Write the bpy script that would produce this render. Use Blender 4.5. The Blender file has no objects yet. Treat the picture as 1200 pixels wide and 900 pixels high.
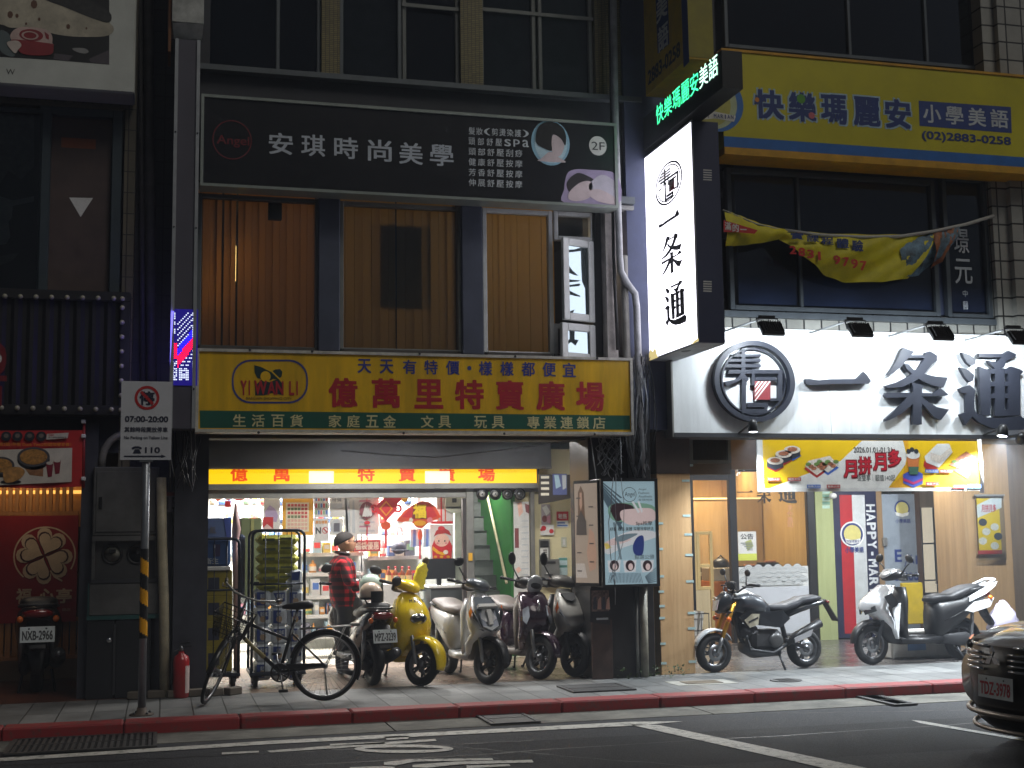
import bpy,bmesh,math,random
from mathutils import Vector,Matrix
random.seed(7)
R=math.radians
SC=bpy.context.scene
COL=SC.collection

# ---------------------------------------------------------------- camera
EYE=1.6
FOC=1523.6                                   # focal length in photo pixels (photo is 1200 wide)
YAW,PITCH,ROLL=R(15.0325),R(6.5694),R(-.7936)
_fw=Vector((math.sin(YAW)*math.cos(PITCH),math.cos(YAW)*math.cos(PITCH),math.sin(PITCH)))
_rt=Vector((math.cos(YAW),-math.sin(YAW),0))
_up=_rt.cross(_fw)
RT=_rt*math.cos(ROLL)+_up*math.sin(ROLL)
UP=-_rt*math.sin(ROLL)+_up*math.cos(ROLL)
cam=bpy.data.cameras.new('camera')
cam.sensor_width=36;cam.lens=36*FOC/1200;cam.clip_start=.05;cam.clip_end=500
co=bpy.data.objects.new('camera',cam);COL.objects.link(co)
co.matrix_world=Matrix(((RT.x,UP.x,-_fw.x,0),(RT.y,UP.y,-_fw.y,0),(RT.z,UP.z,-_fw.z,EYE),(0,0,0,1)))
SC.camera=co

# ---------------------------------------------------------------- night sky, weak street glow
w=bpy.data.worlds.new('World');SC.world=w;w.use_nodes=True
nt=w.node_tree
sky=nt.nodes.new('ShaderNodeTexSky');sky.sky_type='NISHITA';sky.sun_disc=False
SUN_EL,SUN_AZ=R(46),R(153)
sky.sun_elevation=SUN_EL;sky.sun_rotation=SUN_AZ
bg=nt.nodes['Background'];bg.inputs[1].default_value=.0055
nt.links.new(sky.outputs[0],bg.inputs[0])
sl=bpy.data.lights.new('sun','SUN');sl.energy=.62;sl.angle=R(25);sl.color=(1,.95,.86)
so=bpy.data.objects.new('sun',sl);COL.objects.link(so)
so.rotation_euler=Vector((math.sin(SUN_AZ)*math.cos(SUN_EL),math.cos(SUN_AZ)*math.cos(SUN_EL),math.sin(SUN_EL))).to_track_quat('Z','Y').to_euler()
SC.view_settings.view_transform='Standard';SC.view_settings.look='None'
SC.view_settings.exposure=0.0;SC.view_settings.gamma=1
try:
    SC.cycles.max_bounces=6;SC.cycles.diffuse_bounces=3;SC.cycles.glossy_bounces=3
    SC.cycles.transmission_bounces=4;SC.cycles.transparent_max_bounces=8
    SC.cycles.sample_clamp_indirect=4;SC.cycles.caustics_reflective=False;SC.cycles.caustics_refractive=False
except Exception:pass

# ---------------------------------------------------------------- tagging
def tag(o,label=None,cat=None,group=None,kind=None):
    if label:o['label']=label
    if cat:o['category']=cat
    if group:o['group']=group
    if kind:o['kind']=kind
    return o
def thing(name,label,cat,loc=(0,0,0),rz=0,group=None):
    o=bpy.data.objects.new(name,None);COL.objects.link(o)
    o.location=loc;o.rotation_euler=(0,0,rz);o.empty_display_size=.1
    return tag(o,label,cat,group)

# ---------------------------------------------------------------- materials (colours are sRGB 0-255)
def lin(c):return tuple(((v/255)/12.92 if v/255<=.04045 else ((v/255+.055)/1.055)**2.4) for v in c)
MATS={}
def A(*a,**k):return a,k
MD=dict(
 cast_iron=A((84,84,84),.55,.4,var=.3),
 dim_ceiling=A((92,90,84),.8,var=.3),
 dark_pier=A((58,60,70),.5,var=.25),
 grubby_wall=A((150,146,136),.7),
 pale_lettering=A((205,212,218),.6),
 dark_red_print=A((120,24,34),.6),
 photo_mauve=A((176,160,196),.6),
 blue_characters=A((44,58,150),.5),
 crimson_characters=A((186,26,46),.5),
 photo_mauve_grey=A((86,80,86),.5),
 photo_pink_white=A((206,180,172),.5),
 photo_meat_red=A((150,44,50),.5),
 red_letter_edge=A((120,16,24),.5),
 banner_red=A((196,34,34),.6),
 teal_trim=A((34,82,80),.5),
 dark_pvc=A((96,94,92),.5,var=.25),
 pale_case_edge=A((168,172,176),.4,.3),
 dirty_white_metal=A((188,190,186),.5,var=.35,scale=5),
 grey_cable=A((130,132,136),.5),
 orange_trim=A((214,160,20),.5,var=.2),
 school_navy=A((36,60,128),.5),
 school_blue_box=A((46,70,140),.5),
 sign_ink=A((30,30,36),.6),
 banner_yellow=A((238,196,22),.4,var=.05),
 banner_crimson=A((198,28,48),.5),
 sushi_rice=A((228,218,204),.6,var=.2,scale=60),
 sushi_nori=A((46,50,60),.6),
 sushi_topping=A((190,120,84),.6,var=.5,scale=60),
 plate_red=A((190,50,44),.5),
 sushi_green=A((110,140,70),.6),
 white_rope=A((190,190,186),.7),
 brown_header=A((96,84,74),.5),
 badge_navy=A((36,56,120),.5),
 badge_cream=A((206,196,120),.5),
 strip_red=A((150,40,44),.5),
 ornament_pink=A((232,130,140),.5),
 print_skin=A((244,196,176),.6),
 navy_cap=A((36,38,54),.7),
 cream_plastic=A((196,200,182),.5),
 sack_print=A((90,100,60),.6),
 carton_navy=A((40,44,66),.6),
 cream_plaster=A((222,212,170),.6,var=.06),
 poster_maroon=A((130,66,66),.6),
 light_box_case=A((34,34,36),.4),
 lit_beige=A((206,186,168),.4,emit=.28),
 white_cable=A((150,152,156),.5),
 dark_lens=A((30,32,34),.05,coat=1),
 clear_lens=A((176,184,196),.1,.4,coat=1),
 taupe_seat=A((92,84,80),.5),
 grey_taupe=A((110,104,98),.5),
 engine_cover=A((84,84,84),.4,.5),
 silver_skid=A((170,160,150),.35,.6),
 sign_navy=A((30,34,60),.5),
 extinguisher_label=A((200,180,176),.5),
 foam_white=A((206,206,202),.7),
)
def N(t,kind,**kw):
    n=t.nodes.new(kind)
    for k,v in kw.items():
        if k in n.inputs.keys():n.inputs[k].default_value=v
        else:setattr(n,k,v)
    return n
def mat(name,rgb=None,rough=.5,metal=0,emit=0,var=.12,scale=6,bump=0,coat=0,spec=.5,stretch=None,alpha=1):
    if name in MATS:return MATS[name]
    if rgb is None:return mat(name,*MD[name][0],**MD[name][1])
    m=bpy.data.materials.new(name);m.use_nodes=True;MATS[name]=m
    t=m.node_tree;b=t.nodes['Principled BSDF'];c=lin(rgb)
    b.inputs['Base Color'].default_value=(*c,1);b.inputs['Roughness'].default_value=rough
    b.inputs['Metallic'].default_value=metal;b.inputs['Coat Weight'].default_value=coat
    b.inputs['Coat Roughness'].default_value=.06;b.inputs['Specular IOR Level'].default_value=spec
    if alpha<1:b.inputs['Alpha'].default_value=alpha
    if emit:
        b.inputs['Emission Color'].default_value=(*c,1);b.inputs['Emission Strength'].default_value=emit
        b.inputs['Base Color'].default_value=(*[x*.5 for x in c],1)
    elif var:
        tc=N(t,'ShaderNodeTexCoord');src=tc.outputs['Object']
        if stretch:
            mp=N(t,'ShaderNodeMapping');mp.inputs['Scale'].default_value=stretch
            t.links.new(src,mp.inputs[0]);src=mp.outputs[0]
        no=N(t,'ShaderNodeTexNoise',Scale=scale,Detail=6,Roughness=.65);t.links.new(src,no.inputs['Vector'])
        mr=N(t,'ShaderNodeMapRange');mr.inputs[1].default_value=.3;mr.inputs[2].default_value=.7
        mr.inputs[3].default_value=1-var*1.6;mr.inputs[4].default_value=1+var*.6
        t.links.new(no.outputs['Fac'],mr.inputs[0])
        mx=N(t,'ShaderNodeVectorMath',operation='SCALE');mx.inputs[0].default_value=c
        t.links.new(mr.outputs[0],mx.inputs['Scale']);t.links.new(mx.outputs[0],b.inputs['Base Color'])
        rr=N(t,'ShaderNodeMapRange');rr.inputs[3].default_value=max(.02,rough-.08);rr.inputs[4].default_value=min(1,rough+.12)
        t.links.new(no.outputs['Fac'],rr.inputs[0]);t.links.new(rr.outputs[0],b.inputs['Roughness'])
        if bump:
            bp=N(t,'ShaderNodeBump',Strength=bump,Distance=.01);t.links.new(no.outputs['Fac'],bp.inputs['Height'])
            t.links.new(bp.outputs[0],b.inputs['Normal'])
    return m
def brick(name,c1,c2,mortar,bw,bh,ms=.006,rough=.4,axes='xz',off=.5,bump=.4,dirt=.25,spec=.5):
    if name in MATS:return MATS[name]
    m=bpy.data.materials.new(name);m.use_nodes=True;MATS[name]=m
    t=m.node_tree;b=t.nodes['Principled BSDF'];b.inputs['Specular IOR Level'].default_value=spec
    tc=N(t,'ShaderNodeTexCoord');sp=N(t,'ShaderNodeSeparateXYZ');cb=N(t,'ShaderNodeCombineXYZ')
    t.links.new(tc.outputs['Object'],sp.inputs[0])
    if axes=='xz':
        ad=N(t,'ShaderNodeMath',operation='ADD');t.links.new(sp.outputs[0],ad.inputs[0]);t.links.new(sp.outputs[1],ad.inputs[1])
        t.links.new(ad.outputs[0],cb.inputs[0]);t.links.new(sp.outputs[2],cb.inputs[1])
    else:
        t.links.new(sp.outputs[0],cb.inputs[0]);t.links.new(sp.outputs[1],cb.inputs[1])
    br=N(t,'ShaderNodeTexBrick',offset=off);br.inputs['Scale'].default_value=1
    br.inputs['Brick Width'].default_value=bw;br.inputs['Row Height'].default_value=bh
    br.inputs['Mortar Size'].default_value=ms;br.inputs['Mortar Smooth'].default_value=.2
    br.inputs['Color1'].default_value=(*lin(c1),1);br.inputs['Color2'].default_value=(*lin(c2),1);br.inputs['Mortar'].default_value=(*lin(mortar),1)
    t.links.new(cb.outputs[0],br.inputs['Vector'])
    no=N(t,'ShaderNodeTexNoise',Scale=1.7,Detail=8,Roughness=.7);t.links.new(tc.outputs['Object'],no.inputs['Vector'])
    mr=N(t,'ShaderNodeMapRange');mr.inputs[1].default_value=.3;mr.inputs[2].default_value=.7;mr.inputs[3].default_value=1-dirt;mr.inputs[4].default_value=1.08
    t.links.new(no.outputs['Fac'],mr.inputs[0])
    mx=N(t,'ShaderNodeVectorMath',operation='SCALE');t.links.new(br.outputs['Color'],mx.inputs[0]);t.links.new(mr.outputs[0],mx.inputs['Scale'])
    t.links.new(mx.outputs[0],b.inputs['Base Color'])
    rr=N(t,'ShaderNodeMapRange');rr.inputs[3].default_value=max(.05,rough-.12);rr.inputs[4].default_value=min(1,rough+.2)
    t.links.new(no.outputs['Fac'],rr.inputs[0]);t.links.new(rr.outputs[0],b.inputs['Roughness'])
    if bump:
        iv=N(t,'ShaderNodeMath',operation='SUBTRACT');iv.inputs[0].default_value=1;t.links.new(br.outputs['Fac'],iv.inputs[1])
        bp=N(t,'ShaderNodeBump',Strength=bump,Distance=.004);t.links.new(iv.outputs[0],bp.inputs['Height']);t.links.new(bp.outputs[0],b.inputs['Normal'])
    return m
def wood(name,c1,c2,rough=.5,scale=9,axis=2):
    if name in MATS:return MATS[name]
    m=bpy.data.materials.new(name);m.use_nodes=True;MATS[name]=m
    t=m.node_tree;b=t.nodes['Principled BSDF'];b.inputs['Roughness'].default_value=rough
    tc=N(t,'ShaderNodeTexCoord');mp=N(t,'ShaderNodeMapping')
    s=[scale]*3;s[axis]=scale*.06;mp.inputs['Scale'].default_value=s
    t.links.new(tc.outputs['Object'],mp.inputs[0])
    no=N(t,'ShaderNodeTexNoise',Scale=1.6,Detail=8,Roughness=.7,Distortion=.4);t.links.new(mp.outputs[0],no.inputs['Vector'])
    cr=N(t,'ShaderNodeValToRGB');cr.color_ramp.elements[0].position=.3;cr.color_ramp.elements[1].position=.72
    cr.color_ramp.elements[0].color=(*lin(c1),1);cr.color_ramp.elements[1].color=(*lin(c2),1)
    t.links.new(no.outputs['Fac'],cr.inputs[0]);t.links.new(cr.outputs[0],b.inputs['Base Color'])
    bp=N(t,'ShaderNodeBump',Strength=.15,Distance=.005);t.links.new(no.outputs['Fac'],bp.inputs['Height']);t.links.new(bp.outputs[0],b.inputs['Normal'])
    return m
def asphalt(name,rgb,rough=.75):
    m=bpy.data.materials.new(name);m.use_nodes=True;MATS[name]=m
    t=m.node_tree;b=t.nodes['Principled BSDF'];c=lin(rgb);b.inputs['Specular IOR Level'].default_value=.12
    tc=N(t,'ShaderNodeTexCoord')
    a=N(t,'ShaderNodeTexNoise',Scale=75,Detail=4,Roughness=.7);d=N(t,'ShaderNodeTexNoise',Scale=.8,Detail=9,Roughness=.75)
    v=N(t,'ShaderNodeTexVoronoi',Scale=70)
    for x in (a,d,v):t.links.new(tc.outputs['Object'],x.inputs['Vector'])
    m1=N(t,'ShaderNodeMapRange');m1.inputs[1].default_value=.3;m1.inputs[2].default_value=.75;m1.inputs[3].default_value=.35;m1.inputs[4].default_value=2.3
    m2=N(t,'ShaderNodeMapRange');m2.inputs[1].default_value=.3;m2.inputs[2].default_value=.7;m2.inputs[3].default_value=.65;m2.inputs[4].default_value=1.3
    t.links.new(a.outputs['Fac'],m1.inputs[0]);t.links.new(d.outputs['Fac'],m2.inputs[0])
    mu=N(t,'ShaderNodeMath',operation='MULTIPLY');t.links.new(m1.outputs[0],mu.inputs[0]);t.links.new(m2.outputs[0],mu.inputs[1])
    mx=N(t,'ShaderNodeVectorMath',operation='SCALE');mx.inputs[0].default_value=c;t.links.new(mu.outputs[0],mx.inputs['Scale'])
    t.links.new(mx.outputs[0],b.inputs['Base Color'])
    rr=N(t,'ShaderNodeMapRange');rr.inputs[3].default_value=rough-.2;rr.inputs[4].default_value=rough+.15;t.links.new(d.outputs['Fac'],rr.inputs[0]);t.links.new(rr.outputs[0],b.inputs['Roughness'])
    bp=N(t,'ShaderNodeBump',Strength=.6,Distance=.006);t.links.new(v.outputs['Distance'],bp.inputs['Height']);t.links.new(bp.outputs[0],b.inputs['Normal'])
    return m
def worn_paint(name,rgb,base):
    m=bpy.data.materials.new(name);m.use_nodes=True;MATS[name]=m
    t=m.node_tree;b=t.nodes['Principled BSDF'];b.inputs['Roughness'].default_value=.6
    tc=N(t,'ShaderNodeTexCoord');n=N(t,'ShaderNodeTexNoise',Scale=14,Detail=9,Roughness=.75);t.links.new(tc.outputs['Object'],n.inputs['Vector'])
    cr=N(t,'ShaderNodeValToRGB');cr.color_ramp.elements[0].position=.34;cr.color_ramp.elements[1].position=.5
    cr.color_ramp.elements[0].color=(*lin(base),1);cr.color_ramp.elements[1].color=(*lin(rgb),1)
    t.links.new(n.outputs['Fac'],cr.inputs[0]);t.links.new(cr.outputs[0],b.inputs['Base Color'])
    return m
def glass(name,tint=(200,210,215),rough=.02,refl=1.5):
    if name in MATS:return MATS[name]
    m=bpy.data.materials.new(name);m.use_nodes=True;MATS[name]=m
    t=m.node_tree;t.nodes.remove(t.nodes['Principled BSDF'])
    fr=N(t,'ShaderNodeFresnel',IOR=refl);tr=N(t,'ShaderNodeBsdfTransparent');gl=N(t,'ShaderNodeBsdfGlossy',Roughness=rough)
    tr.inputs[0].default_value=(*lin(tint),1);mx=N(t,'ShaderNodeMixShader')
    t.links.new(fr.outputs[0],mx.inputs[0]);t.links.new(tr.outputs[0],mx.inputs[1]);t.links.new(gl.outputs[0],mx.inputs[2])
    t.links.new(mx.outputs[0],t.nodes['Material Output'].inputs[0])
    return m
def translucent(name,rgb,fac=.5):
    m=bpy.data.materials.new(name);m.use_nodes=True;MATS[name]=m
    t=m.node_tree;b=t.nodes['Principled BSDF'];b.inputs['Base Color'].default_value=(*lin(rgb),1);b.inputs['Roughness'].default_value=.8
    tl=N(t,'ShaderNodeBsdfTranslucent');tl.inputs[0].default_value=(*lin(rgb),1);mx=N(t,'ShaderNodeMixShader');mx.inputs[0].default_value=fac
    t.links.new(b.outputs[0],mx.inputs[1]);t.links.new(tl.outputs[0],mx.inputs[2]);t.links.new(mx.outputs[0],t.nodes['Material Output'].inputs[0])
    return m

# ---------------------------------------------------------------- photo pixel -> ray, planes
def ray(px,py):return _fw+RT*((px-600)/FOC)-UP*((py-450)/FOC)
class Sheet:
    """a real plane in the place; lettering and prints are laid on it in thin layers"""
    def __init__(s,p0,right,up):s.p0=Vector(p0);s.r=Vector(right).normalized();s.u=Vector(up).normalized();s.n=s.r.cross(s.u)
    def uv(s,px,py):
        d=ray(px,py);e=Vector((0,0,EYE));t=(s.p0-e).dot(s.n)/d.dot(s.n);p=e+d*t-s.p0
        return p.dot(s.r),p.dot(s.u)
    def w(s,a,b,k=0):return s.p0+s.r*a+s.u*b+s.n*(.002*k)
def front(y):return Sheet((0,y,0),(1,0,0),(0,0,1))
def PX(px,py,y):# pixel -> (X, Z) on the facade-parallel plane at depth y
    return front(y).uv(px,py)
P3=lambda px,py,y:(PX(px,py,y)[0],y,PX(px,py,y)[1])
def GR(px,py,z=0):
    d=ray(px,py);t=(z-EYE)/d.z;return Vector((d.x*t,d.y*t,z))

# ---------------------------------------------------------------- mesh builder
_text_cache={}
def glyphs(txt,bold=0,res=3):
    k=(txt,bold)
    if bold>.004 and k not in _text_cache:# heavier weight: the outline laid down several times, slightly shifted
        v0,f0=glyphs(txt,0,res);v,f=[],[]
        for i,(dx,dy) in enumerate(((1,1),(-1,1),(1,-1),(-1,-1),(1,0),(-1,0))[:4 if bold<.02 else 6]):
            f += [[len(v)+q for q in g] for g in f0];v += [(x+dx*bold,y+dy*bold*.8) for x,y in v0]
        _text_cache[k]=(v,f)
    if k not in _text_cache:
        c=bpy.data.curves.new('lettering','FONT');c.body=txt;c.size=1;c.resolution_u=res
        o=bpy.data.objects.new('lettering',c);m=o.to_mesh()
        v=[(q.co.x,q.co.y) for q in m.vertices];f=[list(p.vertices) for p in m.polygons]
        o.to_mesh_clear();bpy.data.objects.remove(o);bpy.data.curves.remove(c)
        _text_cache[k]=(v,f)
    return _text_cache[k]
class MB:
    def __init__(s):s.v=[];s.f=[];s.m=[];s.s=[];s.mats=[]
    def mi(s,m):
        if m not in s.mats:s.mats.append(m)
        return s.mats.index(m)
    def add(s,vs,fs,m,smooth=False):
        o=len(s.v);s.v += [Vector(v) for v in vs];i=s.mi(m)
        for f in fs:s.f.append([o+k for k in f]);s.m.append(i);s.s.append(smooth)
        return s
    def box(s,x0,x1,y0,y1,z0,z1,m,bev=0):
        x0,x1=min(x0,x1),max(x0,x1);y0,y1=min(y0,y1),max(y0,y1);z0,z1=min(z0,z1),max(z0,z1)
        return s.obox(((x0+x1)/2,(y0+y1)/2,(z0+z1)/2),(x1-x0,y1-y0,z1-z0),None,m,bev)
    def obox(s,c,d,rot,m,bev=0):
        h=[q/2 for q in d];c=Vector(c);rot=rot or Matrix.Identity(3)
        if bev<=0:
            vs=[c+rot@Vector((sx*h[0],sy*h[1],sz*h[2])) for sx in (-1,1) for sy in (-1,1) for sz in (-1,1)]
            return s.add(vs,[(0,1,3,2),(4,6,7,5),(0,4,5,1),(2,3,7,6),(0,2,6,4),(1,5,7,3)],m)
        b=min(bev,min(h)*.9);vs=[];idx={}
        for sx in (-1,1):
            for sy in (-1,1):
                for sz in (-1,1):
                    for a in range(3):
                        q=[sx*(h[0]-b),sy*(h[1]-b),sz*(h[2]-b)];q[a]=(sx,sy,sz)[a]*h[a]
                        idx[(sx,sy,sz,a)]=len(vs);vs.append(c+rot@Vector(q))
        fs=[]
        for a in range(3):
            o1,o2=[i for i in range(3) if i != a]
            for sg in (-1,1):
                ring=[]
                for p,q in ((-1,-1),(1,-1),(1,1),(-1,1)):
                    k=[0,0,0];k[a]=sg;k[o1]=p;k[o2]=q;ring.append(idx[(*k,a)])
                fs.append(ring if (sg>0)==(a != 1) else ring[::-1])
        for a in range(3):
            o1,o2=[i for i in range(3) if i != a]
            for p in (-1,1):
                for q in (-1,1):
                    k0=[0,0,0];k0[a]=-1;k0[o1]=p;k0[o2]=q;k1=list(k0);k1[a]=1
                    r4=[idx[(*k0,o1)],idx[(*k1,o1)],idx[(*k1,o2)],idx[(*k0,o2)]]
                    fs.append(r4)
        for sx in (-1,1):
            for sy in (-1,1):
                for sz in (-1,1):fs.append([idx[(sx,sy,sz,a)] for a in range(3)])
        # orient outwards
        out=[]
        for f in fs:
            n=(vs[f[1]]-vs[f[0]]).cross(vs[f[2]]-vs[f[0]]);ctr=sum((vs[i] for i in f),Vector())/len(f)-c
            out.append(f if n.dot(ctr)>=0 else f[::-1])
        return s.add(vs,out,m)
    def ring_loft(s,rings,m,caps=True,closed=False,smooth=True):
        n=len(rings[0]);vs=[p for r in rings for p in r];fs=[]
        L=len(rings)
        for i in range(L if closed else L-1):
            j=(i+1) % L
            for k in range(n):fs.append((i*n+k,i*n+(k+1) % n,j*n+(k+1) % n,j*n+k))
        if caps and not closed:
            fs.append(tuple(range(n))[::-1]);fs.append(tuple((L-1)*n+k for k in range(n)))
        return s.add(vs,fs,m,smooth)
    def tube(s,pts,r,m,n=8,closed=False,caps=True):
        pts=[Vector(p) for p in pts];L=len(pts);rs=r if isinstance(r,(list,tuple)) else [r]*L
        rings=[];prev=None
        for i,p in enumerate(pts):
            if closed:t=(pts[(i+1) % L]-pts[i-1])
            else:t=pts[min(i+1,L-1)]-pts[max(i-1,0)]
            t=t.normalized() if t.length>1e-9 else Vector((0,0,1))
            if prev is None:
                a=Vector((0,0,1)) if abs(t.z)<.9 else Vector((1,0,0));u=t.cross(a).normalized()
            else:
                u=(prev-t*prev.dot(t))
                u=u.normalized() if u.length>1e-6 else t.orthogonal().normalized()
            prev=u;v=t.cross(u)
            rings.append([p+(u*math.cos(2*math.pi*k/n)+v*math.sin(2*math.pi*k/n))*rs[i] for k in range(n)])
        return s.ring_loft(rings,m,caps,closed)
    def lathe(s,prof,o,axis,m,n=24,caps=True,arc=1.0):
        axis=Vector(axis).normalized();u=axis.orthogonal().normalized();v=axis.cross(u);o=Vector(o)
        rings=[[o+axis*h+(u*math.cos(2*math.pi*k/n)+v*math.sin(2*math.pi*k/n))*max(r,1e-4) for k in range(n)] for r,h in prof]
        return s.ring_loft(rings,m,caps)
    def cyl(s,a,b,r,m,n=16):return s.tube([a,b],r,m,n)
    def ball(s,c,r,m,rot=None,n=16,q=10):
        r=r if isinstance(r,(list,tuple)) else (r,r,r);c=Vector(c);rot=rot or Matrix.Identity(3);rings=[]
        for i in range(q+1):
            a=math.pi*(i/q-.5);a=max(min(a,math.pi/2-.02),-math.pi/2+.02)
            rings.append([c+rot@Vector((r[0]*math.cos(a)*math.cos(2*math.pi*k/n),r[1]*math.cos(a)*math.sin(2*math.pi*k/n),r[2]*math.sin(a))) for k in range(n)])
        return s.ring_loft(rings,m)
    def torus(s,c,axis,RR,r,m,n=32,q=8,sq=1.0):
        axis=Vector(axis).normalized();u=axis.orthogonal().normalized();v=axis.cross(u);c=Vector(c);rings=[]
        for i in range(n):
            a=2*math.pi*i/n;d=u*math.cos(a)+v*math.sin(a)
            rings.append([c+d*(RR+r*math.cos(2*math.pi*k/q))+axis*(r*sq*math.sin(2*math.pi*k/q)) for k in range(q)])
        return s.ring_loft(rings,m,closed=True)
    def loft(s,secs,m,axis='x',n=20,p=2.4,caps=True):
        """superellipse sections; axis x: (x, y, z, half y, half z); axis z: (x, y, z, half x, half y)"""
        rings=[]
        for q in secs:
            x,y,z,a,b=q[:5];pw=q[5] if len(q)>5 else p;ring=[]
            for k in range(n):
                t=2*math.pi*k/n;cx=math.copysign(abs(math.cos(t))**(2/pw),math.cos(t));sx=math.copysign(abs(math.sin(t))**(2/pw),math.sin(t))
                ring.append(Vector((x,y+a*cx,z+b*sx)) if axis=='x' else Vector((x+a*cx,y+b*sx,z)))
            rings.append(ring)
        return s.ring_loft(rings,m,caps)
    def prism(s,pts,ext,m):
        """closed planar outline (3D points) pushed along ext"""
        n=len(pts);e=Vector(ext);pts=[Vector(p) for p in pts]
        fs=[tuple(range(n)),tuple(range(2*n-1,n-1,-1))]+[(k,k+n,(k+1) % n+n,(k+1) % n) for k in range(n)]
        return s.add(pts+[p+e for p in pts],fs,m)
    # --- prints on a sheet; pixel coordinates are those of the real corners on that plane
    def P(s,S,pts,m,k=1,ext=0):
        if s.curvy and len(pts)>4:
            o=[];n=len(pts)
            for i in range(n):
                p0,p1,p2,p3=pts[i-1],pts[i],pts[(i+1) % n],pts[(i+2) % n]
                for u in (0,.25,.5,.75):o.append(tuple(.5*(2*p1[j]+(p2[j]-p0[j])*u+(2*p0[j]-5*p1[j]+4*p2[j]-p3[j])*u*u+(3*p1[j]-p0[j]-3*p2[j]+p3[j])*u**3) for j in (0,1)))
            pts=o
        q=[S.uv(*p) for p in pts]
        ar=sum(q[i-1][0]*q[i][1]-q[i][0]*q[i-1][1] for i in range(len(q)))
        if ar<0:q=q[::-1]
        vs=[S.w(a,b,k) for a,b in q]
        if ext:return s.prism([v+S.n*ext for v in vs],S.n*(-ext),m)
        return s.add(vs,[tuple(range(len(vs)))],m)
    def Rc(s,S,r,m,k=1,ext=0):
        (a0,b1),(a1,b0)=S.uv(r[0],r[1]),S.uv(r[2],r[3])
        vs=[S.w(a0,b0,k),S.w(a1,b0,k),S.w(a1,b1,k),S.w(a0,b1,k)]
        if ext:return s.prism([v+S.n*ext for v in vs],S.n*(-ext),m)
        return s.add(vs,[(0,1,2,3)],m)
    def El(s,S,c,r,m,k=1,n=32,ring=0,ext=0,a0=0,a1=360):
        ca,cb=S.uv(*c);ra=abs(S.uv(c[0]+r[0],c[1])[0]-ca);rb=abs(S.uv(c[0],c[1]-r[1])[1]-cb)
        full=abs(a1-a0)>=360;cnt=n if full else n+1
        an=[R(a0+(a1-a0)*i/n) for i in range(cnt)]
        o=[(ca+ra*math.cos(t),cb+rb*math.sin(t)) for t in an]
        if not ring:
            vs=[S.w(a,b,k) for a,b in o]
            if ext:return s.prism([v+S.n*ext for v in vs],S.n*(-ext),m)
            return s.add(vs,[tuple(range(len(vs)))],m)
        i2=[(ca+ra*ring*math.cos(t),cb+rb*ring*math.sin(t)) for t in an]
        if not ext:
            vs=[S.w(a,b,k) for a,b in o+i2]
            return s.add(vs,[(i,(i+1) % cnt,(i+1) % cnt+cnt,i+cnt) for i in range(cnt if full else cnt-1)],m)
        rings=[[S.w(*o[i],k),S.w(*o[i],k)+S.n*ext,S.w(*i2[i],k)+S.n*ext,S.w(*i2[i],k)] for i in range(cnt)]
        return s.ring_loft(rings,m,closed=full,smooth=False)
    def T(s,S,txt,r,m,k=2,bold=.012,ext=0):
        (a0,b1),(a1,b0)=S.uv(r[0],r[1]),S.uv(r[2],r[3])
        return s.T2(S,txt,(a0,b0,a1,b1),m,k,bold,ext)
    def T2(s,S,txt,q,m,k=2,bold=.012,ext=0,turn=0):
        v,f=glyphs(txt,bold)
        if not f:return s
        if turn:v=[(y,-x) for x,y in v]
        x0=min(p[0] for p in v);x1=max(p[0] for p in v);y0=min(p[1] for p in v);y1=max(p[1] for p in v)
        if y1-y0<.3 and not turn and len(txt)==1:# the character 'one' keeps its thin bar
            yc=(y0+y1)/2;y0,y1=yc-.45,yc+.45
        a0,b0,a1,b1=q
        if txt in ('1','I','i','l'):
            if turn:c=(b1-b0)*.3;b0 += c;b1 -= c
            else:c=(a1-a0)*.3;a0 += c;a1 -= c
        mp=[(a0+(x-x0)/(x1-x0)*(a1-a0),b0+(y-y0)/(y1-y0)*(b1-b0)) for x,y in v]
        if not ext:
            n=len(glyphs(txt,0)[0]);return s.add([S.w(a,b,k+.09*(i//n)) for i,(a,b) in enumerate(mp)],f,m)
        n=len(mp);n0=len(glyphs(txt,0)[0]);vs=[S.w(a,b,k+.09*(i//n0))+S.n*ext for i,(a,b) in enumerate(mp)]+[S.w(a,b,k) for a,b in mp]
        ed={}
        for g in f:
            for i in range(len(g)):e=(g[i],g[(i+1) % len(g)]);ed[e]=1
        side=[(a,a+n,b+n,b) for (a,b) in ed if (b,a) not in ed]
        return s.add(vs,f+side,m)
    def build(s,name,parent=None,local=False,loc=None,shade=None):
        me=bpy.data.meshes.new(name);o=bpy.data.objects.new(name,me);COL.objects.link(o)
        off=Vector((0,0,0))
        if parent is not None:
            o.parent=parent
            if not local:
                q=parent
                while q is not None:off += q.location;q=q.parent
        elif loc is not None:o.location=loc;off=Vector(loc)
        me.from_pydata([v-off for v in s.v],[],s.f)
        for m in s.mats:me.materials.append(m)
        me.polygons.foreach_set('material_index',s.m);me.polygons.foreach_set('use_smooth',s.s)
        bm=bmesh.new();bm.from_mesh(me)
        if not s.flat_ok:bmesh.ops.recalc_face_normals(bm,faces=bm.faces)
        bm.to_mesh(me);bm.free();me.update()
        return o
    flat_ok=True;curvy=False
def part(name,parent,fn,local=False):
    b=MB();fn(b);return b.build(name,parent,local)
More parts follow.
